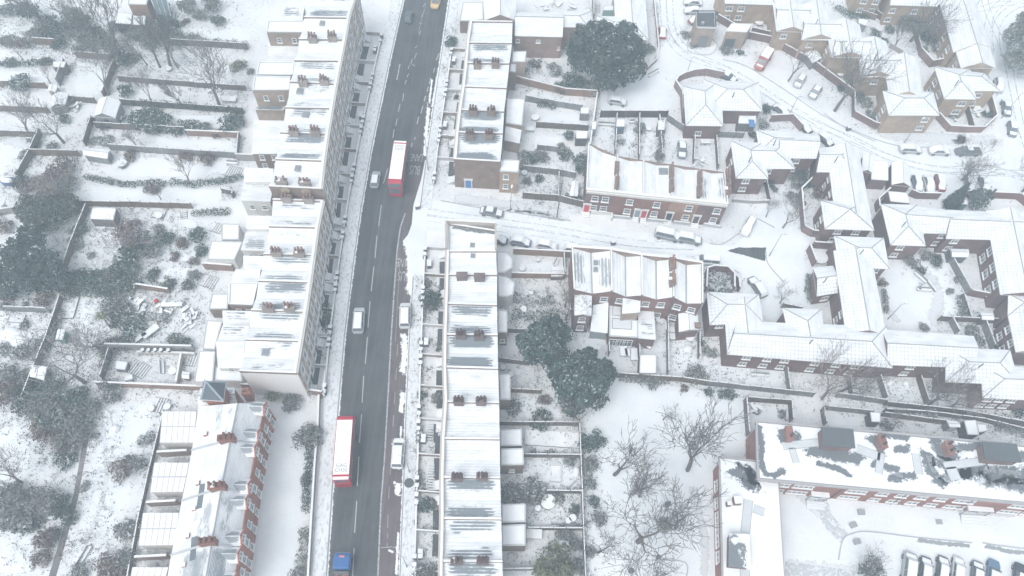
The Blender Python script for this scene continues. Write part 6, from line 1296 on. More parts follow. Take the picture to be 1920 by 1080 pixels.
# ================================================================ FENCES AND GARDEN WALLS
W = ('wood',); WB = ('wood', (.19, .145, .115)); WG = ('wood', (.24, .25, .25)); BW = ('brick', (.3, .2, .16)); GW = ('plain', (.36, .35, .34), .9)
FEN = [
 ([(67, 83), (111, 86)], 1.9, WB, 'short brown board fence among the dark trees at top left'),
 ([(219, 122), (197, 184)], 1.9, WB, 'brown fence running down to the grey gabled shed'),
 ([(145, 108), (215, 113)], 1.7, W, 'dark garden fence left of the ivy clad tree trunk'),
 ([(320, 84), (395, 88), (465, 93)], 1.7, W, 'hedged fence beside the greyish lean-to extension near the top'),
 ([(225, 152), (300, 158), (400, 166), (462, 170)], 1.5, W, 'long low fence under the tallest bare garden tree'),
 ([(230, 197), (320, 203), (458, 213)], 1.7, W, 'long ivy topped fence right of the grey gabled shed'),
 ([(-10, 162), (90, 166)], 1.7, WB, 'brown fence behind the frosted round shrub at the left edge'),
 ([(-10, 208), (95, 212)], 1.7, WB, 'brown fence left of the arched white shed'),
 ([(-10, 255), (75, 257)], 1.7, W, 'dark fence ending at the corner above the brushy thicket'),
 ([(176, 228), (162, 274)], 1.7, WB, 'short brown fence from the gabled shed down to the barrel roofed shed'),
 ([(182, 240), (350, 249)], 1.7, W, 'grey fence under the frosted evergreens'), ([(353, 254), (452, 258)], 1.6, BW, 'red brown wall above the small snowy lawn'),
 ([(130, 190), (182, 194)], 1.7, W, 'short dark fence between the arched shed and the gabled shed'), ([(127, 124), (113, 162)], 2.3, WG, 'tall grey board panel below the small flat shed'),
 ([(62, 291), (152, 293)], 1.8, WB, 'brown fence left of the barrel roofed shed'), ([(80, 252), (62, 292), (38, 335)], 1.8, W, 'dark fence sloping down to the blue sheeted trailer'),
 ([(208, 281), (330, 290), (450, 297)], 1.8, WG, 'long grey fence from the barrel roofed shed to the terrace'), ([(450, 260), (447, 297)], 1.6, WG, 'short grey fence closing the small snowy lawn'),
 ([(445, 300), (515, 303)], 1.9, GW, 'grey yard wall beside the first low extension'),
 ([(142, 386), (250, 388), (362, 391)], 1.7, WB, 'thin fence running above the flat topped square shed'), ([(168, 392), (140, 462), (118, 527)], 1.8, WB, 'brown spine fence below the flat topped square shed'),
 ([(120, 562), (106, 605), (90, 650)], 1.8, WB, 'brown fence behind the green shed'), ([(90, 650), (70, 700), (50, 750)], 1.8, W, 'dark fence beside the small white roofed shed'),
 ([(-10, 404), (35, 398)], 1.7, GW, 'grey wall at the left edge above the dense evergreen'), ([(15, 583), (95, 586)], 1.7, WG, 'grey panel fence at the left edge below the dense evergreen'),
 ([(205, 654), (290, 656), (366, 658)], 2.0, GW, 'long grey wall behind the patio with five pots'), ([(212, 660), (195, 712)], 1.8, W, 'dark ivy fence left of the snowy patio'),
 ([(185, 723), (260, 726), (383, 731)], 1.6, BW, 'low wall along the bottom of the snowy patio'), ([(262, 664), (300, 664), (368, 667)], 1.0, ('plain', (.6, .57, .54), .9), 'pale planter wall with five dark pots'),
 ([(344, 670), (335, 722)], 1.4, ('plain', (.55, .5, .46), .9), 'pale low wall at the right of the snowy patio'), ([(260, 540), (320, 549)], 1.5, BW, 'red brown wall under two round clipped bushes'),
 ([(385, 504), (440, 508)], 2.0, BW, 'curved brick wall behind the low flat extension'), ([(418, 362), (440, 366), (438, 372)], 1.5, W, 'kinked dark fence beside the steps of the terrace garden'),
 ([(311, 775), (285, 880), (262, 985), (244, 1085)], 1.2, W, 'long dark fence behind the paired white extensions'), 
 ([(600, 745), (598, 800), (592, 880), (586, 980), (580, 1085)], 1.2, GW, 'long coped wall between the hedge and the pavement by the red terrace'),
 ([(456, 728), (520, 731), (608, 742)], 1.9, BW, 'dark brick wall under the white end house'), ([(612, 700), (608, 745)], 1.2, BW, 'short brick wall at the corner of the white end house'),
 ([(968, 155), (1020, 168), (1060, 178), (1118, 182)], 1.9, BW, 'curved brown garden wall left of the silver hatchback'), ([(985, 190), (1090, 208)], 1.7, WG, 'grey fence below the curved brown garden wall'),
 ([(1005, 239), (1102, 245)], 1.7, W, 'grey fence with a snowy lawn above it, right of the pale extension'), ([(1118, 184), (1110, 240), (1102, 300), (1098, 372)], 1.8, BW, 'long brick spine wall left of the short brick row yards'),
 ([(1125, 220), (1250, 220)], 2.0, ('wood', (.12, .1, .1)), 'dark hedge topped wall above the narrow yards'), ([(1155, 222), (1152, 292)], 1.7, W, 'thin fence between the first two yards of the short brick row'),
 ([(1197, 222), (1196, 300)], 1.7, W, 'thin dark fence between the second and third yards of the short brick row'), ([(1234, 225), (1240, 300)], 1.7, W, 'ivy fence left of the dark blue saloon'),
 ([(1250, 226), (1285, 250)], 1.8, WG, 'diagonal grey panel fence above the dark blue saloon'), ([(1300, 262), (1298, 310)], 1.7, W, 'fence right of the dark blue saloon'), ([(1346, 257), (1392, 259)], 1.7, WG, 'grey panel fence below the hipped bungalow'), ([(1340, 262), (1344, 318)], 1.6, W, 'dark fence beside the brick house with the pyramid gable'),
 ([(980, 321), (1045, 328), (1078, 334)], 1.8, WG, 'grey fence below the frosted bushes behind the blue door house'), ([(980, 372), (1046, 377), (1098, 390)], 1.9, W, 'dark board fence along the side street'), ([(1007, 281), (1045, 285)], 1.6, WG, 'short fence between two frosted bushes'), ([(1047, 330), (1046, 378)], 1.6, W, 'thin fence beside the tall wooden pole'),
 ([(952, 520), (1058, 522)], 1.7, BW, 'brick garden wall below the corner house patio'), ([(962, 476), (1070, 482)], 1.9, BW, 'brick wall along the side street behind the snowed cars'), ([(1056, 482), (1058, 521)], 1.9, W, 'dark gate end fence beside the butterfly roofed row'), ([(1070, 483), (1068, 590)], 1.8, GW, 'grey wall along the passage of the butterfly roofed row'),
 ([(935, 678), (992, 685)], 1.6, W, 'low dark fence left of the paired evergreens'), ([(950, 623), (985, 625)], 1.6, W, 'dark fence behind the upper of the paired evergreens'), ([(958, 735), (1014, 738)], 1.6, WB, 'brown fence under the lower of the paired evergreens'),
 ([(938, 797), (1084, 798)], 1.7, W, 'fence along the top of the long planted lawn'), ([(1085, 798), (1089, 900), (1092, 990), (1096, 1085)], 1.5, W, 'long spine fence between the terrace gardens and the park'), ([(982, 857), (1090, 858)], 1.6, W, 'fence between the planted lawn and the lawn with a trampoline frame'), ([(1023, 924), (1090, 925)], 1.5, W, 'fence below the lawn with the square patch'),
 ([(988, 993), (1060, 994), (1092, 994)], 1.5, W, 'fence above the garden with three snowy seats'), ([(942, 1070), (1003, 1069)], 1.6, WG, 'snow capped fence at the bottom beside the last extension'), ([(1000, 925), (998, 945)], .9, W, 'tiny fence beside the lower extension'),
 ([(1155, 707), (1275, 715), (1322, 722)], 1.8, WB, 'brown fence along the top of the park'), ([(1322, 722), (1420, 733), (1522, 744)], 1.8, WG, 'snow capped grey fence between the park and the brick range'), ([(1470, 686), (1476, 735)], 1.7, WG, 'short grey fence between two courtyard gardens'), ([(1140, 612), (1140, 668)], 1.8, W, 'fence left of the patio with snowy garden furniture'), ([(1196, 636), (1197, 708)], 1.8, W, 'snow topped fence right of the patio with garden furniture'), ([(1249, 597), (1250, 703)], 1.8, WG, 'long straight fence left of the brick outbuilding'), ([(1308, 628), (1308, 672)], 1.7, W, 'dark fence right of the brick outbuilding'),
 ([(1585, 694), (1592, 742)], 1.7, WG, 'grey fence running down from the hipped corner'), ([(1565, 744), (1655, 757)], 1.8, WG, 'snow capped grey fence above the alley'), ([(1641, 704), (1656, 750)], 1.8, WG, 'double grey fence below the hipped corner windows'), ([(1718, 711), (1733, 758)], 1.8, W, 'dark fence beside the white barked tree'),
 ([(1655, 760), (1730, 768), (1800, 776), (1925, 800)], 1.8, W, 'upper long fence of the alley at the right edge'), ([(1655, 772), (1730, 776), (1840, 790), (1925, 812)], 1.4, W, 'lower long fence of the alley at the right edge'),
 ([(1394, 752), (1396, 785), (1399, 818)], 2.0, ('wood', (.2, .16, .16)), 'tall fence left of the fenced yard behind the flats'), ([(1396, 752), (1478, 758), (1480, 792)], 1.9, W, 'fence around the fenced yard behind the flats'), ([(1538, 770), (1543, 799)], 1.8, W, 'short fence left of the second yard behind the flats'), ([(1542, 768), (1630, 777), (1640, 800)], 1.8, WG, 'grey fence of the second yard behind the flats'), ([(1650, 780), (1785, 798)], 1.8, W, 'dark fence behind the flats beside the fallen tree'),
 ([(1520, 464), (1560, 467)], 2.0, BR_MAR, 'low brick wall above the round snowy table'), ([(1512, 470), (1523, 500)], 2.2, BR_MAR, 'brick wall left of the round snowy table'), ([(1519, 342), (1497, 364), (1500, 398), (1503, 434), (1520, 443), (1536, 444)], 2.0, BR_MAR, 'angled brick garden wall of the L shaped house'),
 ([(1770, 475), (1790, 512), (1812, 552)], 1.8, WG, 'grey slatted fence beside the long courtyard lawn strip'), ([(1812, 553), (1852, 561)], 2.0, BR_MAR, 'dark wall below the long courtyard lawn strip'), ([(1802, 556), (1816, 602)], 1.2, W, 'clipped hedge fence of the courtyard'), ([(1757, 601), (1866, 606)], 1.7, W, 'dark fence along the lower courtyard gardens'), ([(1778, 603), (1790, 627)], 1.7, WG, 'short fence between lower courtyard gardens'), ([(1838, 606), (1856, 655)], 1.8, WG, 'grey fence between the two rightmost courtyard gardens'),
 ([(1722, 516), (1737, 527), (1753, 548)], .5, GW, 'low curved kerb wall in the courtyard'), ([(1702, 366), (1716, 372), (1757, 373)], 1.9, BR_MAR, 'brick wall behind the three parked cars and pointed conifer'), ([(1797, 368), (1905, 373), (1925, 390)], 1.9, ('brick', (.22, .12, .11)), 'dark brick wall behind the two blue cars'), ([(1665, 360), (1640, 383), (1642, 398)], 2.0, BR_MAR, 'white coped angled wall beside the square brick store'), 
 ([(1343, 39), (1400, 72), (1440, 80), (1520, 124), (1597, 182)], 1.9, BR_MAR, 'long brown estate wall under the zigzag tan terrace'), ([(1407, 62), (1440, 70)], 1.7, BR_MAR, 'short brown wall above the red van'), ([(1597, 218), (1637, 240), (1656, 243)], 1.7, BR_MAR, 'angled brown wall round the corner house garden'), ([(1597, 182), (1597, 218)], 1.7, W, 'short brown fence under the large grey bare tree'),
 ([(1264, 163), (1268, 156), (1280, 149), (1300, 143), (1320, 141), (1355, 148)], 2.0, ('brick', (.3, .22, .21)), 'curved brown wall sweeping round the hipped bungalow'), ([(1264, 163), (1276, 182), (1278, 215)], 2.0, ('brick', (.3, .22, .21)), 'straight end of the curved wall left of the bungalow'), ([(1442, 228), (1482, 226), (1500, 246)], 2.0, ('brick', (.27, .2, .2)), 'angled brown wall beside the kerbside line of cars'),
 ([(1754, 222), (1775, 246), (1808, 248), (1838, 248), (1862, 226), (1852, 190)], 1.8, ('brick', (.3, .2, .18)), 'angular fence around the patio of the tan detached house'), ([(1810, 210), (1820, 246)], 1.7, W, 'fence dividing the patio of the tan detached house'), ([(1721, 102), (1742, 126), (1784, 118)], 2.0, ('brick', (.26, .18, .17)), 'curved brown wall closing the tan courtyard'), ([(1712, 60), (1722, 102)], 1.7, ('wood', (.2, .15, .14)), 'brown fence in the middle of the tan courtyard'), ([(1607, 6), (1650, 38)], 1.7, ('wood', (.2, .15, .14)), 'diagonal brown fence at the top of the tan courtyard'), ([(1606, 28), (1640, 38)], 1.6, ('wood', (.25, .2, .18)), 'second diagonal fence at the top of the tan courtyard'), ([(1666, 88), (1690, 102)], 1.2, GW, 'low wall in the tan courtyard'),
 ([(1322, 512), (1335, 508), (1360, 510), (1372, 522), (1372, 548)], 2.0, BR_MAR, 'white coped wall of the octagonal yard'), ([(1372, 522), (1381, 530), (1383, 548)], 1.8, BR_MAR, 'short wall right of the octagonal yard'), ([(1322, 512), (1320, 548)], 2.0, BR_MAR, 'left wall of the octagonal yard'),
 ([(1372, 378 + 0), (1410, 381), (1442, 380)], .9, GW, 'low wall in front of the pyramid gabled house'), ([(1430, 330), (1440, 380)], 1.6, W, 'dark fence right of the pyramid gabled house'),
 ([(1225, -8), (1229, 40), (1234, 90), (1230, 115), (1212, 132)], .9, BW, 'long curved boundary wall left of the red hatchback'), ([(1110, -10), (1112, 38)], 1.8, WB, 'brown fence at the top edge between garden and hipped house'),
 ([(1464, 577), (1500, 585), (1500, 603)], 1.7, W, 'small fence behind the range of brick houses'),
]
for f in FEN:
    nm = 'garden_wall' if f[2][0] != 'wood' else 'garden_fence'
    fence(nm, f[3], f[0], f[1], f[2], .12 if nm == 'garden_fence' else .26, posts=nm == 'garden_fence', panel=1.85 if nm == 'garden_fence' else 6, jit=.06 if nm == 'garden_fence' else 0, cat='fence' if nm == 'garden_fence' else 'wall')
# dark alley strip at lower left
sheetobj('alley', [(163, 790), (172, 792), (146, 935), (104, 1085), (90, 1085), (137, 930)], .02, mat('asphalt', (0.13, 0.125, 0.12), (0.19, 0.18, 0.175)))
# ================================================================ SHEDS
shed('garden_shed', 'small flat roofed shed at the head of the tall board panel', [(100, 116), (124, 116), (120, 127), (99, 126)], 2.1, W, kind='flat')
shed('garden_shed', 'tiny pale roofed shed left of the tall board panel', [(92, 159), (108, 160), (104, 172), (89, 170)], 1.6, ('wood', (.4, .33, .28)), 'y')
shed('garden_shed', 'arched white roofed shed left of the big gabled shed', [(99, 178), (128, 175), (122, 196), (93, 203)], 2.2, WG, 'y', pitch=.5)
shed('garden_shed', 'big grey gabled shed with two dark openings in the left gardens', [(185, 186), (226, 190), (216, 221), (175, 218)], 2.6, ('wood', (.3, .3, .3)), 'y', pitch=.55, door=(.1, .1, .11))
shed('garden_shed', 'dark shed below the small brick house at the top', [(221, 24), (248, 26), (246, 46), (217, 44)], 2.1, ('wood', (.1, .1, .11)), kind='flat')
shed('garden_shed', 'small white topped shed beside the brick house at the top', [(250, 30), (274, 30), (272, 48), (249, 47)], 2.0, ('wood', (.2, .13, .11)), kind='flat')
shed('garden_shed', 'barrel roofed grey shed at the bend of two fences', [(157, 277), (207, 281), (201, 297), (156, 290)], 2.0, ('wood', (.26, .27, .28)), 'x', pitch=.4)
shed('garden_shed', 'square flat topped shed with raised snowy rim', [(174, 390), (218, 391), (213, 413), (169, 411)], 2.2, ('wood', (.17, .16, .16)), kind='flat')
shed('garden_shed', 'bright green walled shed with snowy roof', [(108, 618), (122, 618), (117, 637), (104, 636)], 1.8, ('plain', (.03, .2, .12), .6), 'y', pitch=.3)
shed('garden_shed', 'white roofed shed half under branches at the left', [(60, 685), (88, 688), (82, 713), (56, 706)], 2.1, ('wood', (.2, .2, .21)), 'y', pitch=.25)
shed('patio_store', 'low snow topped store on the patio', [(218, 676), (240, 679), (235, 694), (216, 692)], 1.1, ('wood', (.2, .2, .2)), kind='flat', cat='store')
shed('patio_store', 'tiny store right of the patio below the pale extensions', [(342, 696), (356, 698), (354, 710), (341, 709)], 1.3, ('wood', (.3, .22, .18)), 'x', cat='store')
shed('garden_shed', 'small snowy shed at the end of the grey fence near the brick hall', [(1089, 202), (1105, 202), (1103, 214), (1088, 213)], 2.0, WG, kind='flat')
shed('garden_shed', 'dark walled shed beside the frosted bush in the middle gardens', [(1080, 246), (1102, 246), (1100, 260), (1080, 260)], 2.2, ('wood', (.13, .13, .14)), kind='flat')
shed('garden_shed', 'long narrow white roofed shed beside the tall wooden pole', [(1073, 339), (1085, 340), (1084, 368), (1068, 367)], 2.0, W, 'y', pitch=.2)
shed('garden_shed', 'narrow shed at the corner of the first yard of the short brick row', [(1110, 228), (1119, 228), (1117, 243), (1109, 243)], 2.0, ('plain', (.25, .33, .33), .7), kind='flat')
shed('garden_shed', 'white topped blue grey shed in the second yard of the short brick row', [(1156, 224), (1172, 224), (1171, 238), (1155, 238)], 2.1, ('plain', (.16, .22, .28), .7), kind='flat', door=None)
shed('garden_shed', 'narrow white topped shed in the third yard of the short brick row', [(1234, 226), (1247, 226), (1246, 244), (1233, 244)], 2.0, W, kind='flat')
shed('storage_container', 'pale green container at the top edge beside the hipped house', [(1132, 11), (1150, 11), (1150, 20), (1131, 20)], 2.3, ('plain', (.25, .42, .42), .7), kind='flat', cat='container')
shed('garden_shed', 'square white topped shed below the butterfly roofed row', [(1200, 666), (1230, 666), (1230, 700), (1199, 700)], 2.3, W, kind='flat')
shed('garden_shed', 'dark shed with a snowy roof behind the flats by the brown fence', [(1631, 773), (1650, 774), (1650, 792), (1634, 791)], 2.2, ('wood', (.13, .1, .1)), kind='flat')
shed('garden_shed', 'gabled shed with white doors behind the flats', [(1775, 788), (1797, 791), (1801, 801), (1781, 800)], 2.3, ('wood', (.2, .2, .21)), 'x', door=(.6, .6, .6))
shed('garden_shed', 'larger black walled shed behind the flats', [(1807, 789), (1829, 788), (1835, 816), (1814, 815)], 2.4, ('wood', (.08, .08, .09)), kind='flat')
shed('garden_shed', 'low shed attached right of the black walled shed', [(1831, 795), (1848, 796), (1851, 808), (1835, 811)], 1.8, ('wood', (.1, .1, .11)), kind='flat')
shed('garden_shed', 'snow topped shed in the courtyard below the long brick range', [(1782, 466), (1816, 467), (1816, 482), (1785, 481)], 2.3, ('wood', (.14, .15, .16)), 'x', pitch=.3)
shed('garden_shed', 'gabled snowy shed in the rightmost courtyard garden', [(1838, 586), (1862, 587), (1864, 600), (1842, 599)], 2.2, ('wood', (.12, .12, .13)), 'x', pitch=.35)
shed('garden_shed', 'small teal shed beside the evergreen behind the blue cars', [(1800, 373), (1815, 374), (1814, 384), (1803, 383)], 2.3, ('plain', (.12, .22, .24), .6), kind='flat')
shed('garden_shed', 'tent roofed garden shelter under the zigzag tan terrace', [(1510, 98), (1530, 92), (1542, 108), (1524, 118)], 2.2, WG, 'x', kind='hip', pitch=.4)
shed('garden_shed', 'white lidded box in the tan courtyard', [(1610, 35), (1628, 38), (1624, 49), (1609, 44)], 1.8, WG, kind='flat')
shed('carport_roof', 'low flat snowy canopy on the corner house extension', [(1033, 508), (1055, 508), (1055, 519), (1033, 519)], 1.2, W, kind='flat', cat='shelter')
# ================================================================ TREES
for x, y, h, v, bk, sp, lab in (
 (228, 116, 14, 0, 0, .55, 'great dark bare tree with ivied trunk at the head of the brown fence'), (300, 126, 9, 1, 0, .45, 'slim dark bare tree left of the ivied leaning trunk'), (320, 127, 11, 2, 0, .4, 'tall bare tree with a pale cut stump at its foot'), (334, 127, 7, 3, 1, .45, 'short bare tree right of the pale stump'), (276, 122, 6, 4, 1, .5, 'small bare tree near the great ivied tree'),
 (413, 201, 11.5, 1, 1, .6, 'large grey bare tree in the garden beside the window extension'), (204, 178, 8.5, 2, 1, .75, 'bare tree spreading left of the brown fence above the gabled shed'), (94, 156, 5, 3, 2, .8, 'pollarded brown tree beside the frosted round shrub'), (286, 196, 6, 0, 1, .4, 'thin bare tree below the low fence, left one'), (345, 201, 6, 4, 1, .4, 'thin bare tree below the low fence, right one'),
 (120, 268, 9, 0, 0, .8, 'dark spreading bare tree above the brushy thicket'), (44, 112, 5, 2, 1, .5, 'small bare tree above the clipped dark hedge at the left edge'), (54, 252, 7, 4, 1, .6, 'thin bare tree on the fence at the left edge'), (258, 276, 5, 1, 1, .5, 'small bare tree above the barrel roofed shed'), (302, 374, 4.2, 3, 0, .8, 'small crooked bare tree standing alone on a lawn'),
 (136, 378, 7, 2, 2, .9, 'brushy brown bare tree beside the spine fence'), (356, 345, 6, 0, 2, .5, 'fan shaped bare shrub tree behind the terrace steps'), (262, 470, 7, 1, 2, .9, 'brown brushy tree below the flat topped square shed'), (150, 634, 3.2, 3, 0, .9, 'low gnarled bare tree beside the green shed'), (190, 655, 6, 4, 0, .7, 'ivied bare tree at the end of the long grey wall'),
 (160, 718, 11, 0, 1, .95, 'wide spreading bare tree left of the snowy patio'), (41, 905, 7, 1, 1, .7, 'leaning bare tree at the left edge of the lower gardens'), (85, 980, 6, 2, 1, .8, 'bare tree among the dark bushes at lower left'), (206, 957, 1.8, 3, 1, .8, 'tiny bare sapling on the long lower lawn'), (172, 1008, 3, 4, 1, 1.0, 'low spreading bare shrub tree on the lower lawn'), (238, 893, 4.5, 0, 2, .9, 'round twiggy tree in the middle of the lower lawn'),
 (1152, 890, 10, 3, 0, .55, 'upright bare tree at the left of the park'), (1186, 925, 9.5, 5, 1, .5, 'left stem of the paired bare trees in the park'), (1199, 931, 7.5, 3, 1, .6, 'right stem of the paired bare trees in the park'), (1289, 882, 11.5, 6, 0, .6, 'broad bare tree beside the end of the flats wing'), (1196, 1016, 13, 0, 0, .75, 'largest bare tree in the middle of the park'), (1267, 990, 10, 3, 0, .65, 'bare tree holding a dark ivy ball by the flats wing'),
 (1243, 787, 4.2, 2, 1, .85, 'small bushy bare tree alone at the top of the park'), (1121, 1036, 7, 3, 0, .7, 'small bare tree near the spine fence at the bottom'), (1200, 1112, 9, 0, 1, .7, 'bare tree rising from the bottom edge of the park'), (1625, 1090, 6, 2, 0, .9, 'bare tree around a dark ivied trunk in the car park'),
 (1541, 748, 9, 0, 2, .8, 'red brown bare tree growing over the alley'), (1575, 735, 7, 4, 0, .6, 'dark bare tree below the hipped corner'), (1741, 757, 8, 1, 1, .75, 'white barked bare tree in front of the stepped houses'), (1780, 765, 7, 3, 2, .6, 'brushy bare tree below the stepped houses'), (1677, 799, 4, 4, 1, 1.0, 'fallen looking bare tree behind the flats'),
 (1462, 569, 5, 0, 1, .8, 'lone small bare tree on the turning green'), (1436, 407, 4.5, 2, 1, .7, 'thin bare street tree near the angled white car'), (1468, 427, 6, 3, 1, .7, 'bare street tree in a square bed'), (1803, 338, 7, 1, 1, .85, 'bare tree leaning over the bay of cars'), (1811, 358, 6, 4, 1, .8, 'second bare tree right of the pointed conifer'), (1915, 362, 7, 2, 0, .8, 'dark bare tree cut by the right edge'),
 (1565, 208, 12, 0, 1, .6, 'large grey bare tree against the zigzag tan terrace'), (1478, 152, 7, 3, 1, .6, 'pale bare tree between the red van and the silver hatchback'), (1675, 92, 6, 2, 0, .5, 'small bare tree on the tan courtyard lawn'), (1706, 78, 9, 4, 0, .8, 'dark branched tree filling the tan courtyard'), (1738, 86, 6, 1, 2, .7, 'brown bare tree beside the long tan range'),
 (1797, 272, 2.6, 3, 2, .9, 'little bushy tree on the verge above the silver saloon'), (1860, 278, 2.6, 1, 2, .9, 'little bushy tree on the verge above the pickup'), (1060, 575, 6, 3, 1, .7, 'bare tree left of the butterfly roofed passage'), (1060, 600, 7, 0, 2, .8, 'brushy bare tree above the paired evergreens'), (1085, 800, 6, 4, 2, .8, 'twiggy bare tree under the lower of the paired evergreens'),
 (612, 322, 3, 2, 2, .8, 'dark twiggy shrub tree in front of the tall white fronted houses'), (148, 60, 9, 3, 0, .7, 'dark bare tree in the thicket at the top left'), (90, 55, 9, 1, 0, .6, 'bare tree rising from the dark thicket at the top left corner'), (187, 110, 10, 2, 0, .8, 'dark spreading tree in the thicket left of the great ivied tree'), (1030, 560, 3, 2, 1, .7, 'small bare shrub tree above the rockery')):
    bare_tree(x, y, h, v, lab, bark=bk, spread=sp)
def lp(base, L_):
    o = G(base[0], base[1], 0); out = []
    for x, y, z, rx, rz in L_: p = G(x, y, z); out.append((p.x - o.x, p.y - o.y, z, rx, rx, rz))
    return out
b0 = (1128, 152); big_tree(*b0, lp(b0, [(1140, 100, 8, 5.2, 4.6), (1096, 82, 8, 3.2, 3.2), (1168, 75, 9, 3.2, 3.2), (1122, 64, 9, 2.8, 2.6), (1176, 128, 6, 3.2, 3.2), (1140, 140, 5, 3.6, 3), (1088, 118, 5, 2.4, 2.4), (1192, 100, 7, 2.0, 2.4), (1080, 95, 6, 2, 2)]), 15000, .32, 'dark', .3, 'great dark evergreen towering beside the brick hall', seed=3, droop=.2)
b0 = (1012, 668); big_tree(*b0, lp(b0, [(1018, 642, 6, 3.3, 4.4), (1000, 655, 4, 2.4, 2.4), (1040, 627, 5, 2.4, 2.6), (1035, 668, 3.5, 2.5, 2.4), (990, 640, 3.5, 1.8, 1.8)]), 6500, .32, 'teal', .42, 'upper and smaller of the paired evergreens beside the terrace gardens', seed=4)
b0 = (1080, 752); big_tree(*b0, lp(b0, [(1088, 712, 7, 3.8, 4.8), (1060, 700, 5, 2.5, 2.8), (1118, 705, 5, 2.5, 2.7), (1075, 745, 4, 2.6, 2.5), (1110, 740, 3.5, 2.4, 2.4), (1135, 688, 5, 1.5, 1.5), (1100, 675, 5, 1.8, 1.8)]), 9000, .32, 'teal', .4, 'lower and larger of the paired evergreens at the park corner', seed=5)
b0 = (70, 545); big_tree(*b0, lp(b0, [(50, 475, 5, 3.2, 3), (15, 490, 4, 2.8, 2.6), (90, 500, 4, 2.6, 2.4), (58, 520, 3, 2.8, 2.4), (12, 535, 3, 2.2, 2), (55, 447, 4, 2.2, 2.2), (110, 525, 3, 2.0, 1.8)]), 6500, .3, 'dark', .33, 'dense dark evergreen at the left edge of the gardens', seed=6)
b0 = (90, 420); big_tree(*b0, lp(b0, [(85, 398, 3, 3.6, 2.6), (60, 390, 2.6, 2.6, 2.2), (112, 388, 2.6, 2.8, 2.2), (70, 412, 1.8, 2.5, 1.8)]), 5200, .26, 'green', .35, 'broad frosted evergreen above the dense dark one', seed=7)
b0 = (1778, 390); o = G(*b0, 0); t = big_tree(*b0, [(0, 0, 1.2, 1.5, 1.5, 1.2), (0, 0, 2.6, 1.35, 1.35, 1.3), (0, 0, 4.2, 1.0, 1.0, 1.4), (0, 0, 5.8, .6, .6, 1.2), (0, 0, 7.0, .28, .28, .8)], 3200, .2, 'dark', .02, 'pointed dark conifer in front of the bay of cars', name='conifer_tree', trunk=(.14, 5), seed=8, droop=.2)
b0 = (1925, 150); big_tree(*b0, lp(b0, [(1925, 80, 6, 4.6, 5), (1915, 115, 4, 3.2, 3), (1935, 60, 6, 4, 4)]), 5000, .32, 'grey', .12, 'dark evergreen cut by the right edge at the top', seed=9)
b0 = (1040, 1085); big_tree(*b0, lp(b0, [(1038, 1058, 2.6, 2.7, 2.4), (1022, 1068, 2, 1.6, 1.6), (1055, 1068, 2, 1.7, 1.5)]), 2600, .22, 'olive', .3, 'round olive green tree at the bottom of the terrace gardens', seed=10)
b0 = (1840, 385); big_tree(*b0, lp(b0, [(1833, 378, 2.5, 2.0, 2.0), (1843, 370, 2.8, 1.6, 1.6)]), 1500, .22, 'teal', .55, 'frosted evergreen behind the dark blue parked cars', seed=11)
b0 = (208, 616); p = G(*b0, 0); t = thing('palm_tree', p, 'small palm with a bare stem on the smooth snowy lawn', 'tree'); ORG[t.name] = Vector((0, 0, 0)); m = MB(); m.tube((0, 0, 0), (.1, .1, 4.2), .12, .1, 7); m.build('trunk', mm(BARK[2]), t); m = MB()
for k in range(60):
    a = R.uniform(0, 6.28); e = R.uniform(-.5, .9); L = R.uniform(.9, 1.5); d = Vector((math.cos(a) * math.cos(e), math.sin(a) * math.cos(e), math.sin(e))); q = Vector((.1, .1, 4.2)); s = Vector((-d.y, d.x, 0)).normalized() * .07
    m.face([q - s, q + s, q + d * L * .6 + s * 1.4, q + d * L * .6 - s * 1.4]); m.face([q + d * L * .6 - s * 1.4, q + d * L * .6 + s * 1.4, q + d * L - Vector((0, 0, .3))])
m.build('crown', mat('leaf', LEAFC['olive'], .35), t)
for x, y, h, lab in ((336, 645, 2.6, 'palm like spiky plant beside the extension yard'), (788, 1042, 1.2, 'spiky purple grey plant in a front garden at the bottom')):
    p = G(x, y, 0); m = MB()
    for k in range(46):
        a = R.uniform(0, 6.28); e = R.uniform(-.1, 1.1); L = R.uniform(.7, 1.2) * h * .75; d = Vector((math.cos(a) * math.cos(e), math.sin(a) * math.cos(e), math.sin(e))); q = Vector((0, 0, h * .35)); s = Vector((-d.y, d.x, 0)).normalized() * .06; m.face([q - s, q + s, q + d * L])
    m.tube((0, 0, 0), (0, 0, h * .4), .1, .08, 5); o = m.build('spiky_plant', mat('leaf', LEAFC['olive' if h > 2 else 'brown'], .3)); o.location = p; tag(o, lab, 'plant')
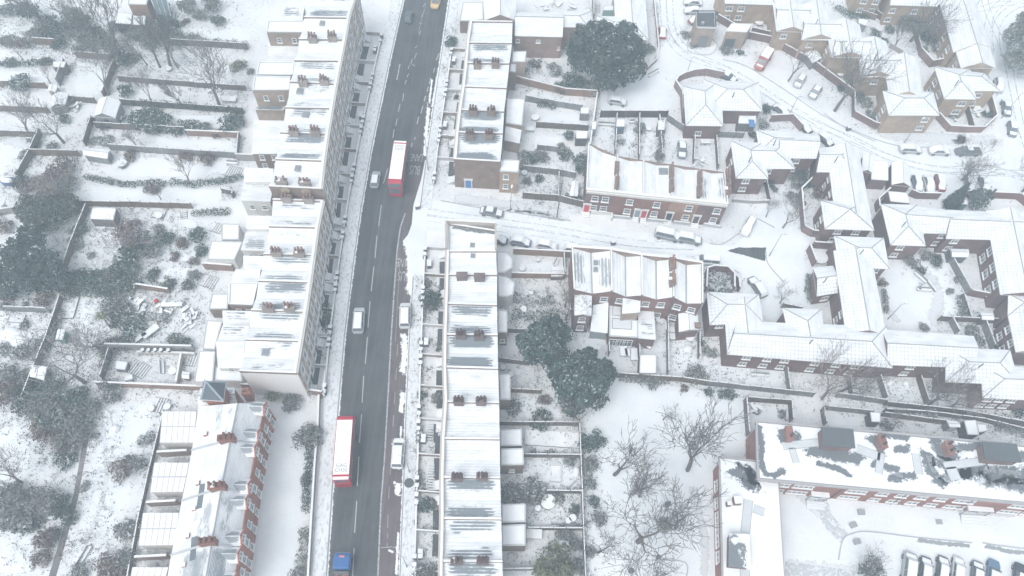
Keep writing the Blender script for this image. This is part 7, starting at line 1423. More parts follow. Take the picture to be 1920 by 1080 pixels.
# ================================================================ HEDGES
def hedge(pts, wd, h, colr, snowy, label, dens=90):
    P = [G(x, y, 0) for x, y in pts]; lob = []; o = P[0]; tot = 0
    for a, e in zip(P[:-1], P[1:]):
        L = (e - a).length; n = max(1, int(L / (wd * .7))); tot += L
        for i in range(n): q = lerp(a, e, (i + .5) / n) - o; hh = h * R.uniform(.75, 1.1); lob.append((q.x + R.uniform(-.15, .15), q.y + R.uniform(-.15, .15), hh * .5, wd * R.uniform(.5, .65), wd * R.uniform(.5, .65), hh * .55))
    b = leaf_cloud(int(abs(o.x * 7)), int(tot * dens), lob, .15); ob = b.build('hedge', mat('leaf', LEAFC[colr], snowy)); ob.location = o; return tag(ob, label, 'hedge')
for a in (([(320, 80), (360, 82), (400, 85), (465, 92)], 1.5, 1.9, 'grey', .3, 'ragged grey hedge beside the top extensions'), ([(-5, 125), (50, 124), (108, 123)], 1.2, 1.7, 'dark', .1, 'clipped dark hedge at the left edge'), ([(250, 198), (330, 203), (455, 214)], .9, 2.0, 'dark', .1, 'ivy hedge along the fence right of the gabled shed'),
    ([(160, 335), (200, 342), (245, 350), (290, 345), (312, 348)], 1.3, 1.2, 'green', .45, 'low scruffy hedge between two snowy lawns'), ([(320, 345), (360, 350), (410, 345), (455, 335)], 1.5, 1.6, 'teal', .4, 'thick green hedge ending at the terrace steps'), ([(362, 402), (400, 404), (432, 398)], 1.4, 1.6, 'green', .4, 'frosted hedge beside the grey paved yard'),
    ([(118, 560), (150, 555), (190, 550), (240, 548)], 2.2, 2.2, 'green', .22, 'broad evergreen hedge above the smooth snowy lawn'), ([(250, 600), (275, 596), (320, 600)], 1.5, 1.6, 'green', .6, 'snow laden shrubbery beside the building rubble'), ([(120, 585), (100, 630), (75, 665)], 1.8, 1.8, 'grey', .25, 'grey hedge behind the green shed fence'), ([(205, 665), (197, 700)], 1.3, 2.2, 'grey', .2, 'ivy hedge left of the patio'),
    ([(586, 800), (582, 850), (577, 900), (574, 960)], 1.2, 1.7, 'dark', .2, 'long clipped hedge inside the coped wall, upper part'), ([(574, 990), (570, 1030), (565, 1085)], 1.7, 1.8, 'grey', .2, 'long clipped hedge inside the coped wall, lower part'), ([(611, 575), (617, 600), (612, 625)], 1.3, 1.4, 'teal', .1, 'curved green hedge in front of the white fronted houses'),
    ([(1008, 198), (1040, 204)], 1.4, 1.4, 'green', .2, 'short green hedge in front of the grey garden fence'), ([(1240, 232), (1238, 265), (1234, 305)], 1.2, 2.0, 'grey', .35, 'ivy hedge between the yard and the dark blue saloon'), ([(1296, 248), (1345, 252)], 1.1, 1.5, 'green', .6, 'frosted hedge under the eaves of the bungalow'), ([(1060, 372), (1095, 380)], .8, 2.0, 'teal', .4, 'teal ivy on the fence by the side street'),
    ([(786, 885), (786, 925)], .9, 1.2, 'grey', .35, 'narrow clipped hedge beside the basement stair'), ([(787, 835), (786, 800)], .9, 1.2, 'grey', .4, 'narrow clipped hedge above the white parked car'), ([(1160, 712), (1200, 716), (1250, 718)], 1.2, 1.4, 'grey', .35, 'scrubby hedge along the top fence of the park'), ([(1514, 520), (1512, 545), (1518, 570)], 1.1, 1.6, 'grey', .3, 'hedge left of the lean-to wing'), ([(1654, 545), (1660, 590)], 1.0, 1.2, 'grey', .4, 'frosted hedge along the courtyard wall'),
    ([(1790, 520), (1797, 535)], 1.4, 1.3, 'grey', .3, 'short clipped hedge left of the courtyard lawn strip'), ([(1796, 558), (1806, 600)], 1.5, 1.5, 'grey', .3, 'rounded hedge beside the small courtyard lawn'), ([(1380, 95), (1392, 106)], 1.6, .7, 'dark', .1, 'low dark hedge below the tan box garage'), ([(1565, 15), (1590, 30), (1625, 40)], 1.8, 1.5, 'teal', .35, 'curving green hedge at the top of the tan courtyard'),
    ([(1700, 778), (1760, 790)], 1.3, .9, 'grey', .5, 'snowy undergrowth behind the flats'), ([(1860, 800), (1925, 815)], 1.6, 1.6, 'grey', .3, 'dark scrub beside the alley at the right edge'), ([(1895, 775), (1925, 780)], 1.6, 1.6, 'dark', .1, 'dark hedge at the right edge under the stepped houses'), ([(958, 560), (1000, 570), (1040, 566)], 2.0, 1.3, 'grey', .6, 'snow dusted rockery shrubs below the corner house garden'), ([(960, 590), (1000, 598), (1050, 590)], 2.0, 1.2, 'green', .6, 'second band of rockery shrubs above the paired evergreens')): hedge(*a)
# ================================================================ SHRUBS: px, py, radius, colour, snow, height
LM = [(201, 205, 'the grey gabled shed'), (262, 20, 'the small brick house at the top'), (43, 160, 'the left edge'), (228, 116, 'the great ivied tree'), (194, 401, 'the flat topped square shed'), (60, 500, 'the dense dark evergreen'), (113, 628, 'the bright green shed'), (228, 686, 'the snowy patio store'), (73, 700, 'the white roofed shed'), (236, 890, 'the round twiggy lawn tree'), (110, 840, 'the dark alley'), (400, 740, 'the slate roofed turret'), (181, 288, 'the barrel roofed shed'),
      (1130, 105, 'the great dark evergreen'), (1018, 645, 'the paired evergreens'), (1152, 888, 'the upright bare park tree'), (1196, 1016, 'the largest bare park tree'), (970, 340, 'the blue door house'), (1091, 254, 'the dark walled shed'), (1275, 280, 'the dark blue saloon'), (810, 560, 'the van in the bus lane'), (747, 850, 'the white car in the bus lane'), (845, 80, 'the northern terrace'), (1230, 400, 'the short brick row'), (1340, 530, 'the octagonal yard'),
      (1600, 560, 'the courtyard house'), (1480, 740, 'the alley by the brick range'), (1700, 800, 'the flats'), (1324, 40, 'the black topped box'), (1350, 200, 'the hipped bungalow'), (1700, 60, 'the tan courtyard'), (1810, 190, 'the tan detached house'), (1770, 345, 'the pointed conifer'), (1650, 360, 'the square brick store'), (960, 850, 'the lower extension'), (300, 560, 'the builder rubble'), (540, 745, 'the white end house'), (600, 900, 'the coped wall by the red terrace')]
GRP = {}
def vege(lst):
    for e in lst:
        x, y, r_, c_, s_ = e[:5]; h = e[5] if len(e) > 5 else 1.0
        o = shrub(x, y + r_ * 3.0, r_, c_, s_ if s_ > .3 else round(s_ + .12, 2), None, h)
        size = 'little' if r_ < .8 else ('mid sized' if r_ < 1.5 else ('broad' if r_ < 2.4 else 'very broad'))
        tone = {'dark': 'dark', 'green': 'green', 'teal': 'blue green', 'olive': 'olive', 'brown': 'brown twiggy', 'grey': 'grey'}[c_]
        sn = 'snow laden ' if s_ > .5 else ('frosted ' if s_ > .3 else '')
        lm = min(LM, key=lambda l: (l[0] - x) ** 2 + (l[1] - y) ** 2); dx, dy = x - lm[0], y - lm[1]
        rel = ('left of' if dx < 0 else 'right of') if abs(dx) > abs(dy) else ('above' if dy < 0 else 'below')
        GRP.setdefault(f'{size} {sn}{tone} shrub {rel} {lm[2]}', []).append((y, x, o)); o['group'] = 'garden shrubs'
vege([(20, 20, 2.2, 'grey', .3, 1.2), (60, 25, 2.4, 'dark', .15, 1.3), (95, 45, 2.6, 'grey', .12, 1.3), (120, 62, 2.8, 'dark', .1, 1.2), (75, 62, 2.2, 'grey', .15), (140, 30, 2.2, 'green', .3), (160, 48, 2.4, 'green', .2, 1.3), (180, 70, 2.6, 'dark', .15, 1.3), (160, 90, 2.2, 'grey', .15, 1.2), (205, 85, 2.2, 'grey', .12, 1.3), (215, 50, 1.8, 'grey', .15), (240, 55, 1.6, 'dark', .05, 1.2), (232, 112, 2.2, 'dark', .08, 1.4), (250, 108, 1.8, 'grey', .12), (265, 60, 2.0, 'grey', .15), (290, 50, 1.8, 'grey', .3), (320, 62, 1.8, 'teal', .3), (330, 45, 1.6, 'dark', .1), (355, 15, 2.2, 'grey', .12, 1.3), (378, 30, 1.8, 'grey', .2), (400, 12, 2.4, 'grey', .25, 1.3), (410, 40, 1.8, 'green', .35), (350, 40, 1.0, 'brown', .1), (15, 78, 1.8, 'grey', .15), (45, 82, 1.8, 'brown', .15), (112, 84, 1.8, 'dark', .1), (290, 72, 2.4, 'grey', .15, .9), (330, 72, 2.2, 'grey', .2, .9), (362, 72, 1.6, 'grey', .2, .9),
      (43, 158, 2.6, 'teal', .62), (86, 114, 1.2, 'green', .5), (25, 116, 1.2, 'green', .5), (240, 175, 1.5, 'teal', .2, 1.7), (262, 226, 2.4, 'teal', .3), (290, 212, 1.8, 'teal', .5), (308, 228, 2.2, 'teal', .45), (290, 240, 2.2, 'green', .5), (338, 243, 1.8, 'green', .5), (360, 238, 1.6, 'green', .5), (384, 240, 1.4, 'green', .5), (438, 232, 2.6, 'teal', .35), (450, 122, 1.6, 'olive', .2), (470, 135, 1.0, 'grey', .3), (405, 250, 1.2, 'brown', .3), (175, 226, 1.0, 'dark', .1), (200, 236, 1.3, 'dark', .1), (122, 222, 1.4, 'teal', .3), (138, 188, .9, 'grey', .3),
      (68, 268, 1.4, 'green', .3), (50, 290, 1.4, 'grey', .2), (40, 340, 1.8, 'dark', .2), (50, 352, 1.6, 'brown', .25), (75, 345, 1.8, 'brown', .2), (100, 335, 2.2, 'brown', .15), (120, 318, 2.4, 'brown', .12, 1.2), (125, 350, 2.2, 'grey', .12, 1.2), (105, 358, 1.6, 'brown', .3), (232, 309, .9, 'olive', .4), (245, 290, 1.4, 'brown', .12), (352, 292, 1.3, 'brown', .12), (390, 298, 1.6, 'brown', .12), (200, 262, 1.6, 'grey', .6, .6), (178, 262, 1.2, 'grey', .5, .6), (285, 355, 1.6, 'brown', .25, .9), (100, 275, 1.4, 'grey', .4),
      (150, 430, 1.6, 'teal', .3), (142, 455, 1.5, 'grey', .2), (155, 395, 1.3, 'grey', .2), (245, 430, 2.2, 'brown', .15, 1.1), (262, 455, 2.6, 'dark', .12, 1.1), (285, 465, 2.4, 'grey', .12), (245, 470, 1.8, 'grey', .15), (310, 448, 1.6, 'teal', .25), (345, 455, 1.3, 'brown', .15), (372, 440, 1.8, 'teal', .25, 1.1), (380, 470, 1.4, 'teal', .25), (300, 430, 1.2, 'grey', .3), (240, 500, 2.5, 'teal', .25, 1.1), (290, 512, 1.5, 'teal', .15), (177, 523, 2.1, 'teal', .15, 1.1), (205, 512, 1.5, 'grey', .15), (150, 515, 1.8, 'green', .15), (140, 540, 1.8, 'green', .15), (215, 535, 2.2, 'green', .3), (250, 530, 1.8, 'green', .3), (318, 533, 1.3, 'green', .12), (355, 535, 1.2, 'green', .2), (368, 515, 1.3, 'grey', .3), (330, 480, 1.0, 'brown', .1), (365, 490, .9, 'brown', .2), (172, 480, .7, 'grey', .3), (15, 555, 1.6, 'brown', .5), (85, 560, 1.6, 'brown', .12), (50, 570, .6, 'grey', .4), (10, 575, .8, 'green', .5), (8, 395, 1.0, 'grey', .5), (10, 425, 1.8, 'brown', .3),
      (225, 572, 2.4, 'grey', .35), (238, 590, 2.0, 'grey', .5), (220, 600, 1.6, 'dark', .2), (245, 620, 1.8, 'teal', .65), (262, 612, 1.6, 'teal', .65), (240, 640, 1.8, 'grey', .4, .8), (215, 642, 1.6, 'brown', .3, .8), (330, 638, 1.6, 'green', .6), (350, 645, 1.4, 'green', .55), (48, 608, 1.0, 'green', .6), (42, 660, 1.6, 'grey', .5), (10, 655, 1.2, 'grey', .5), (75, 650, 1.8, 'grey', .3), (195, 650, 1.4, 'green', .4),
      (15, 705, 2.4, 'grey', .25), (45, 715, 2.4, 'grey', .15), (20, 735, 2.6, 'brown', .2), (55, 745, 2.4, 'dark', .15), (90, 730, 2.2, 'teal', .2), (75, 765, 2.4, 'grey', .15), (110, 755, 2.4, 'grey', .15), (140, 750, 2.4, 'teal', .25), (165, 765, 2.0, 'grey', .2), (210, 735, 2.0, 'grey', .35), (128, 785, 2.6, 'grey', .12), (100, 790, 2.2, 'teal', .3), (80, 800, 1.8, 'brown', .2), (110, 815, 2.2, 'brown', .2), (140, 810, 2.4, 'grey', .12), (160, 795, 1.6, 'grey', .12), (130, 838, 1.8, 'brown', .2), (128, 858, 1.8, 'teal', .6), (35, 1000 - 75, 2.2, 'grey', .25), (12, 935, 2.4, 'grey', .2), (60, 935, 2.0, 'dark', .15), (98, 935, 2.6, 'grey', .25), (120, 945, 1.8, 'dark', .15), (40, 962, 2.4, 'grey', .2), (15, 965, 2.0, 'grey', .2), (62, 980, 1.6, 'dark', .15), (130, 962, 1.6, 'dark', .1), (88, 1010, 1.8, 'brown', .2), (80, 1045, 1.3, 'brown', .3), (100, 1000, 1.2, 'dark', .1),
      (255, 868, 1.8, 'grey', .4), (232, 880, 2.0, 'brown', .5), (278, 822, 1.4, 'grey', .6, .8), (180, 815, .8, 'grey', .5, .6), (238, 992, 1.5, 'grey', .5), (255, 985, 1.2, 'grey', .6), (205, 1055, 1.8, 'brown', .4), (240, 1045, 1.8, 'grey', .3), (225, 1070, 1.6, 'brown', .3), (150, 1072, 1.4, 'grey', .5), (160, 910, .9, 'grey', .5, .6), (515, 742, 1.4, 'olive', .2, 1.5), (547, 752, 1.9, 'grey', .15), (582, 818, 2.0, 'grey', .12, 1.2), (575, 900, 1.0, 'grey', .12), (560, 1078, 1.6, 'grey', .15),
      (845, 82, 1.6, 'teal', .3, 1.4), (856, 182, .8, 'green', .3), (1002, 120, 1.4, 'green', .6), (1040, 130, 1.6, 'grey', .62), (978, 135, 1.2, 'olive', .3, 1.3), (990, 152, 1.2, 'olive', .45), (1070, 152, 2.4, 'teal', .3), (1050, 165, 1.8, 'teal', .3), (1090, 160, 2.2, 'teal', .2), (1110, 165, 2.0, 'grey', .2), (985, 290, 1.6, 'grey', .5), (1000, 298, 1.4, 'teal', .3), (1015, 293, 1.8, 'grey', .25), (1060, 290, 1.6, 'green', .5), (1052, 275, 1.0, 'olive', .5), (1088, 300, 1.7, 'teal', .5), (1092, 318, 1.4, 'teal', .4), (1066, 255, 1.3, 'teal', .3), (980, 310, 1.2, 'grey', .5), (1010, 335, 1.0, 'teal', .3), (990, 340, 1.0, 'grey', .3), (1213, 92, 1.6, 'grey', .2), (1200, 240, 1.4, 'grey', .3, .9), (1235, 290, 1.4, 'grey', .4), (1165, 265, 1.0, 'grey', .7, .8), (1285, 65, 1.2, 'grey', .2, .7), (1300, 82, 1.2, 'grey', .3, .5), (1348, 28, 1.0, 'dark', .1, 1.3), (1392, 30, 1.4, 'grey', .4), (1360, 92, 1.6, 'grey', .3, .6),
      (1340, 530, 2.6, 'grey', .72, .5), (1355, 522, 1.6, 'grey', .65, .5), (1436, 205, 1.4, 'teal', .35), (1430, 232, 1.4, 'grey', .6, .8), (1410, 253, 1.0, 'dark', .1), (1440, 345, 1.2, 'dark', .2), (1452, 355, .8, 'grey', .3), (1500, 325, 1.6, 'teal', .2), (1490, 340, 1.5, 'grey', .3), (1510, 345, 1.4, 'teal', .4), (1490, 375, 1.8, 'grey', .25), (1530, 360, 1.4, 'brown', .2), (1440, 300, 1.0, 'teal', .2),
      (1665, 55, 1.4, 'green', .5), (1700, 45, 2.6, 'grey', .12, 1.4), (1720, 60, 2.4, 'grey', .15, 1.3), (1745, 72, 2.2, 'teal', .35), (1728, 95, 1.4, 'grey', .2), (1755, 90, 1.4, 'grey', .5), (1768, 65, 1.6, 'teal', .5), (1655, 78, 1.2, 'teal', .4), (1640, 62, 1.4, 'green', .4, .8), (1592, 150, 1.8, 'grey', .12, 1.2), (1605, 175, 1.6, 'grey', .2), (1620, 190, 1.6, 'grey', .5), (1635, 215, 1.6, 'grey', .5, .8), (1648, 230, 1.0, 'dark', .1), (1578, 165, 1.4, 'dark', .1), (1785, 215, 1.2, 'grey', .4, .8), (1850, 215, 1.2, 'teal', .3),
      (1735, 478, 1.4, 'grey', .5), (1705, 490, 1.4, 'grey', .2), (1755, 488, 1.2, 'dark', .2), (1725, 507, 1.0, 'dark', .1), (1820, 618, 1.4, 'grey', .5, .8), (1832, 635, 1.2, 'green', .6, .8), (1865, 640, 1.4, 'green', .6, .8), (1780, 545, .9, 'grey', .3), (1652, 530, 1.0, 'brown', .4), (1730, 613, 1.0, 'grey', .4, .8), (1305, 700, 1.8, 'grey', .5, 1.0), (1330, 660, 1.2, 'grey', .6, .8), (1312, 640, .8, 'grey', .3), (1328, 735, 1.0, 'teal', .5), (1355, 738, 1.0, 'green', .5), (1368, 739, .9, 'teal', .4), (1282, 728, .8, 'brown', .2), (1220, 716, 1.4, 'grey', .4),
      (1110, 828, 1.9, 'teal', .12, 1.1), (1103, 868, 1.5, 'grey', .2), (1104, 905, 1.2, 'grey', .5), (1115, 940, .9, 'teal', .4), (1122, 970, 1.3, 'grey', .3, 1.2), (1104, 1035, 1.0, 'grey', .4), (1085, 1060, 1.3, 'grey', .3), (1243, 985, 1.3, 'grey', .2, 2.2), (1626, 1066, 1.7, 'dark', .2, 1.7), (955, 920, 2.0, 'grey', .5), (975, 925, 1.4, 'grey', .5), (1000, 915, 1.8, 'grey', .55), (1010, 930, 1.4, 'grey', .5), (1012, 785, 1.8, 'green', .5), (965, 765, 1.2, 'grey', .5), (955, 758, .9, 'dark', .2), (1023, 748, 1.1, 'brown', .1), (970, 870, .9, 'grey', .5), (1068, 862, 1.0, 'grey', .3, .8), (1045, 932, 1.0, 'grey', .5), (1078, 955, .9, 'teal', .2), (1060, 1000, 1.4, 'grey', .4), (1080, 1020, 1.2, 'grey', .4), (1030, 850, 1.0, 'grey', .5, .6), (1000, 848, .8, 'grey', .5, .6),
      (812, 562, 1.9, 'teal', .15, 1.1), (803, 575, 1.3, 'grey', .4), (800, 530, 1.0, 'grey', .3), (796, 640, 1.0, 'grey', .3), (826, 650, 1.0, 'grey', .2), (798, 945, 1.3, 'teal', .4), (813, 945, 1.0, 'grey', .15), (800, 1075, 1.8, 'grey', .25), (825, 1040, .9, 'grey', .2), (792, 740, .9, 'teal', .4), (820, 745, .9, 'grey', .3), (616, 595, .9, 'olive', .3), (1740, 770, 1.4, 'grey', .3, .8), (1660, 795, 1.2, 'green', .5, .6), (1415, 765, 1.0, 'grey', .5, .6), (1465, 775, .8, 'grey', .4, .6), (1610, 0, 1.2, 'teal', .5)])
for lab, L_ in GRP.items():
    L_.sort(key=lambda q: (q[0], q[1])); n = len(L_)
    for i, (y, x, o) in enumerate(L_):
        o['label'] = lab if n == 1 else ('topmost' if i == 0 else ('lowest' if i == n - 1 else ORD[min(i, 14)])) + ' ' + lab

# ================================================================ UNDERGROWTH (nobody could count it)
def undergrowth(sel, seed_, colr, snowy, blobs=(), per=16, wd=1.5):
    r = random.Random(seed_); b = MB()
    def tuft(p, s, h):
        for k in range(3):
            q = Vector((p.x + r.uniform(-.25, .25), p.y + r.uniform(-.25, .25), r.uniform(.02, h))); n_ = Vector((r.uniform(-1, 1), r.uniform(-1, 1), r.uniform(.0, 1.2))).normalized(); a = n_.orthogonal().normalized(); a = Matrix.Rotation(r.uniform(0, 6.28), 3, n_) @ a; c = n_.cross(a)
            b.face([q - a * s, q + c * s * .5, q + a * s, q - c * s * .4])
    for f in FEN:
        if not sel(f[0][0]): continue
        P = [G(x, y, 0) for x, y in f[0]]
        for a, e in zip(P[:-1], P[1:]):
            L = (e - a).length; d = (e - a) / max(L, .01); n_ = Vector((-d.y, d.x, 0))
            for _ in range(int(L * per)):
                t = r.random() * L; o = r.gauss(0, .5) * wd
                if math.sin(t * .9 + seed_) + math.sin(t * .37 + seed_ * 2) * .8 + r.uniform(-.6, .6) < -.1: continue
                tuft(a + d * t + n_ * o, r.uniform(.07, .17), .25 + .5 * r.random())
    for x, y, rad, n in blobs:
        c = G(x, y, 0)
        for _ in range(n):
            a = r.uniform(0, 6.28); q = rad * r.random() ** .6
            if math.sin(q * 2 + a * 3 + x) + r.uniform(-1, 1) < -.5: continue
            tuft(Vector((c.x + math.cos(a) * q * 1.4, c.y + math.sin(a) * q, 0)), r.uniform(.07, .18), .2 + .7 * r.random())
    o = b.build('undergrowth', mat('leaf', LEAFC[colr], snowy)); o['kind'] = 'stuff'; return o
WEST = lambda p: p[0] < 470 and p[1] < 790
undergrowth(WEST, 1, 'grey', .42, [(30, 40, 6, 500), (90, 60, 8, 900), (160, 70, 8, 900), (210, 90, 6, 600), (280, 65, 7, 600), (370, 30, 7, 600), (240, 130, 4, 250), (300, 130, 6, 300), (100, 330, 7, 700), (60, 360, 5, 400), (130, 440, 5, 400), (250, 450, 7, 600), (150, 545, 7, 600), (230, 590, 6, 600), (320, 600, 6, 400), (50, 610, 7, 500), (30, 650, 6, 400), (150, 690, 7, 500), (30, 720, 8, 900), (110, 770, 8, 900), (150, 820, 5, 400), (60, 940, 9, 900), (240, 1030, 6, 400), (250, 870, 4, 200), (160, 920, 3, 150), (170, 800, 4, 200), (400, 170, 6, 250), (330, 470, 5, 300), (380, 460, 5, 300)])
undergrowth(WEST, 2, 'brown', .3, [(60, 90, 6, 300), (140, 110, 6, 300), (230, 100, 6, 400), (350, 120, 9, 350), (200, 265, 6, 400), (110, 300, 6, 400), (260, 430, 6, 400), (170, 470, 5, 300), (60, 560, 5, 300), (300, 590, 6, 400), (190, 640, 5, 400), (130, 700, 8, 500), (60, 800, 5, 300), (100, 850, 5, 300), (270, 520, 6, 300), (350, 560, 5, 250), (440, 180, 4, 200), (70, 1030, 5, 300), (180, 1030, 5, 200), (330, 740, 6, 250)], per=8)
EAST = lambda p: 930 < p[0] < 1260 and p[1] < 1000
undergrowth(EAST, 3, 'grey', .5, [(1010, 600, 6, 500), (980, 570, 5, 400), (1050, 610, 6, 500), (1000, 710, 5, 200), (990, 750, 5, 300), (1040, 800, 5, 200), (960, 860, 4, 250), (990, 920, 6, 400), (1010, 990, 6, 300), (1060, 950, 4, 200), (1000, 330, 5, 300), (1050, 360, 6, 300), (1010, 380, 4, 200), (1040, 160, 6, 400), (980, 150, 4, 250), (990, 110, 4, 200), (1160, 260, 5, 200), (1220, 280, 4, 200), (1290, 690, 5, 250), (1320, 640, 4, 200), (930, 1060, 4, 100), (1100, 850, 4, 250), (1100, 950, 4, 200), (1105, 1040, 4, 200), (1070, 300, 4, 200)], per=9)
undergrowth(lambda p: p[0] > 1260, 4, 'grey', .5, [(1450, 350, 5, 300), (1500, 340, 5, 300), (1530, 370, 4, 200), (1600, 170, 6, 400), (1640, 220, 5, 200), (1700, 60, 7, 500), (1750, 80, 5, 300), (1600, 20, 6, 300), (1440, 50, 4, 200), (1400, 100, 4, 150), (1350, 525, 3, 300), (1340, 680, 6, 300), (1400, 700, 6, 250), (1560, 720, 6, 400), (1620, 720, 5, 200), (1730, 740, 6, 300), (1790, 750, 5, 300), (1720, 790, 7, 500), (1890, 800, 6, 400), (1740, 500, 5, 200), (1830, 620, 5, 300), (1860, 640, 4, 200), (1900, 780, 5, 300), (1500, 60, 3, 100), (1440, 230, 3, 100), (1290, 70, 4, 200)], per=6)
undergrowth(lambda p: False, 5, 'grey', .35, [(x, y, 1.6, 90) for x, y in ((796, 530), (820, 545), (795, 600), (822, 650), (795, 700), (820, 742), (795, 760), (822, 820), (795, 850), (798, 905), (822, 950), (796, 990), (820, 1020), (795, 1065), (612, 300), (615, 340), (608, 420), (598, 520), (605, 590), (610, 620), (600, 660), (640, 230), (655, 140), (670, 70), (840, 130), (850, 180), (838, 220), (838, 270), (836, 320), (840, 60))])
# ================================================================ FRONT GARDENS AND AREAS
def edge_at(line, y):
    for a, b_ in zip(line[:-1], line[1:]):
        lo, hi = (a, b_) if a.y < b_.y else (b_, a)
        if lo.y <= y <= hi.y: return lerp(lo, hi, (y - lo.y) / max(hi.y - lo.y, 1e-6))
    return line[-1]
PE = [G(x - .6, y, 0) for x, y in PL]
PIER = [None]
def pier(p, label, h=1.25, s=.55):
    if PIER[0] is None:
        b = MB(); b.box((0, 0, 0), (s, s, h), 0); k = MB(); k.box((0, 0, h + .003), (s + .06, s + .06, .16), 0)
        PIER[0] = (b.mesh('post', mat(*DGREY)), k.mesh('snow_cap', mat('snowclean')))
    t = thing('gate_pier', (p.x, p.y, .0), label, 'gate pier', 'snow capped gate piers'); put('post', PIER[0][0], t, (0, 0, 0)); put('snow_cap', PIER[0][1], t, (0, 0, 0)); return t
def well(t, a, b_, n, w_=1.5, z=.02):
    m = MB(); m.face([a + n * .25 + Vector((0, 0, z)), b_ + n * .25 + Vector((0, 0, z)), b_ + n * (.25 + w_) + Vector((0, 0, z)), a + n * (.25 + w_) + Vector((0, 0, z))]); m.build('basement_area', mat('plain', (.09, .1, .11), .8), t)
def front_row(rows, line, names, side, street):
    for i, (A, B, n, t) in enumerate(rows):
        L = (B - A).length; d = (B - A) / L
        eA, eB = edge_at(line, A.y), edge_at(line, B.y)
        dep = (lerp(eA, eB, .5) - lerp(A, B, .5)).dot(n)
        if dep < 1.5: continue
        wd = min(1.3, dep * .35); flip = i % 2
        s0, s1 = (.04, .6) if flip else (.42, .98)
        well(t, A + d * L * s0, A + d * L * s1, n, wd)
        # entrance steps beside the area
        q = A + d * L * (.8 if flip else .2); m = MB()
        for k in range(4): m.bar(q + n * (.35 + k * .36) - d * .75, q + n * (.35 + k * .36) + d * .75, .36, 0, .95 - k * .22, 0, 1)
        m.build('entrance_step', [mat('plain', (.5, .52, .54), .8), mat('snow')], t)
        w_ = MB(); hh = .85
        w_.bar(A + n * .3, eA - n * .1, .18, 0, hh); w_.bar(A + n * .3, eA - n * .1, .2, hh + .002, hh + .09, 1, 1)
        gp = (.1, .24) if flip else (.1, .24)
        g0, g1 = lerp(eA, eB, .68 if flip else .12), lerp(eA, eB, .88 if flip else .32)
        for u, v in ((eA, g0), (g1, eB)):
            w_.bar(u, v, .24, 0, hh + .05); w_.bar(u, v, .26, hh + .052, hh + .14, 1, 1)
        ms = [('brick', (.4, .36, .33)), ('plain', (.55, .55, .55), .9), ('brick', (.3, .25, .23))][(i * 7 + side) % 3]
        o = w_.build('front_garden_wall', [mm(ms), mat('snow')], None, org=Vector((eA.x, eA.y, 0)))
        tag(o, f'low snowy front garden wall, {ORD[min(i,14)]} {names}', 'wall', 'front garden walls')
        for k, u in enumerate((g0, g1)): pier(u, f'snow capped gate pier, {("upper", "lower")[k]} at the {ORD[min(i,14)]} gate {street}')
        if i % 3 == 0 and dep > 3:
            for k in range(2):
                c = A + d * L * (.5 + .12 * k) + n * (dep * .8); b = MB(); b.box((c.x, c.y, 0), (.6, .7, 1.0), math.atan2(d.y, d.x)); b.box((c.x, c.y, 1.002), (.64, .74, .16), math.atan2(d.y, d.x), 1, 1)
                o = b.build('wheelie_bin', [mat('plain', (.12, .14, .15), .6), mat('snowclean')], None, org=Vector((c.x, c.y, 0))); tag(o, f'{("left", "right")[k]} snow topped wheeled bin behind the {ORD[min(i,14)]} gate {street}', 'bin', 'wheeled bins')
front_row(WF, PE, 'from the top left of the road', 0, 'left of the road')
SE = [G(x, y, 0) for x, y in [(800, 400), (798, 470), (795, 520)] + [(x + 23 + i * 1.5, y) for i, (x, y) in enumerate(E2[1:])]]
front_row(SF, SE, 'from the top of the lower row right of the road', 1, 'right of the road, lower row')
NE_ = [G(x + 17 + i * .8, y, 0) for i, (x, y) in enumerate(E1)]
front_row(NF, NE_, 'from the top of the upper row right of the road', 2, 'right of the road, upper row')
# stairs down to two basements in the lower row
for k, (x0, y0, x1, y1) in enumerate(((803, 872, 815, 925), (801, 795, 812, 830))):
    a, e = G((x0 + x1) / 2, y0, 0), G((x0 + x1) / 2, y1, 0); wv = (G(x1, y0, 0) - G(x0, y0, 0)).x; n = 10 if k == 0 else 7; b = MB()
    for i in range(n): p = lerp(a, e, i / n); b.box((p.x, p.y, 0), (wv, .16, .12 + .05 * i), 0, 0, 1)
    o = b.build('area_stair', [mat(*MGREY), mat('snow')], None, org=a); tag(o, ['long snowy stair beside the clipped hedge right of the white parked car', 'short snowy stair down to an area above the white parked car'][k], 'stair')
    q = MB(); z = Vector((0, 0, .018)); q.face([G(x1 + 1, y0, 0) + z, G(x1 + 9, y0, 0) + z, G(x1 + 9, y1, 0) + z, G(x1 + 1, y1, 0) + z]); struct('basement_floor', q, mat('plain', (.1, .11, .12), .8))
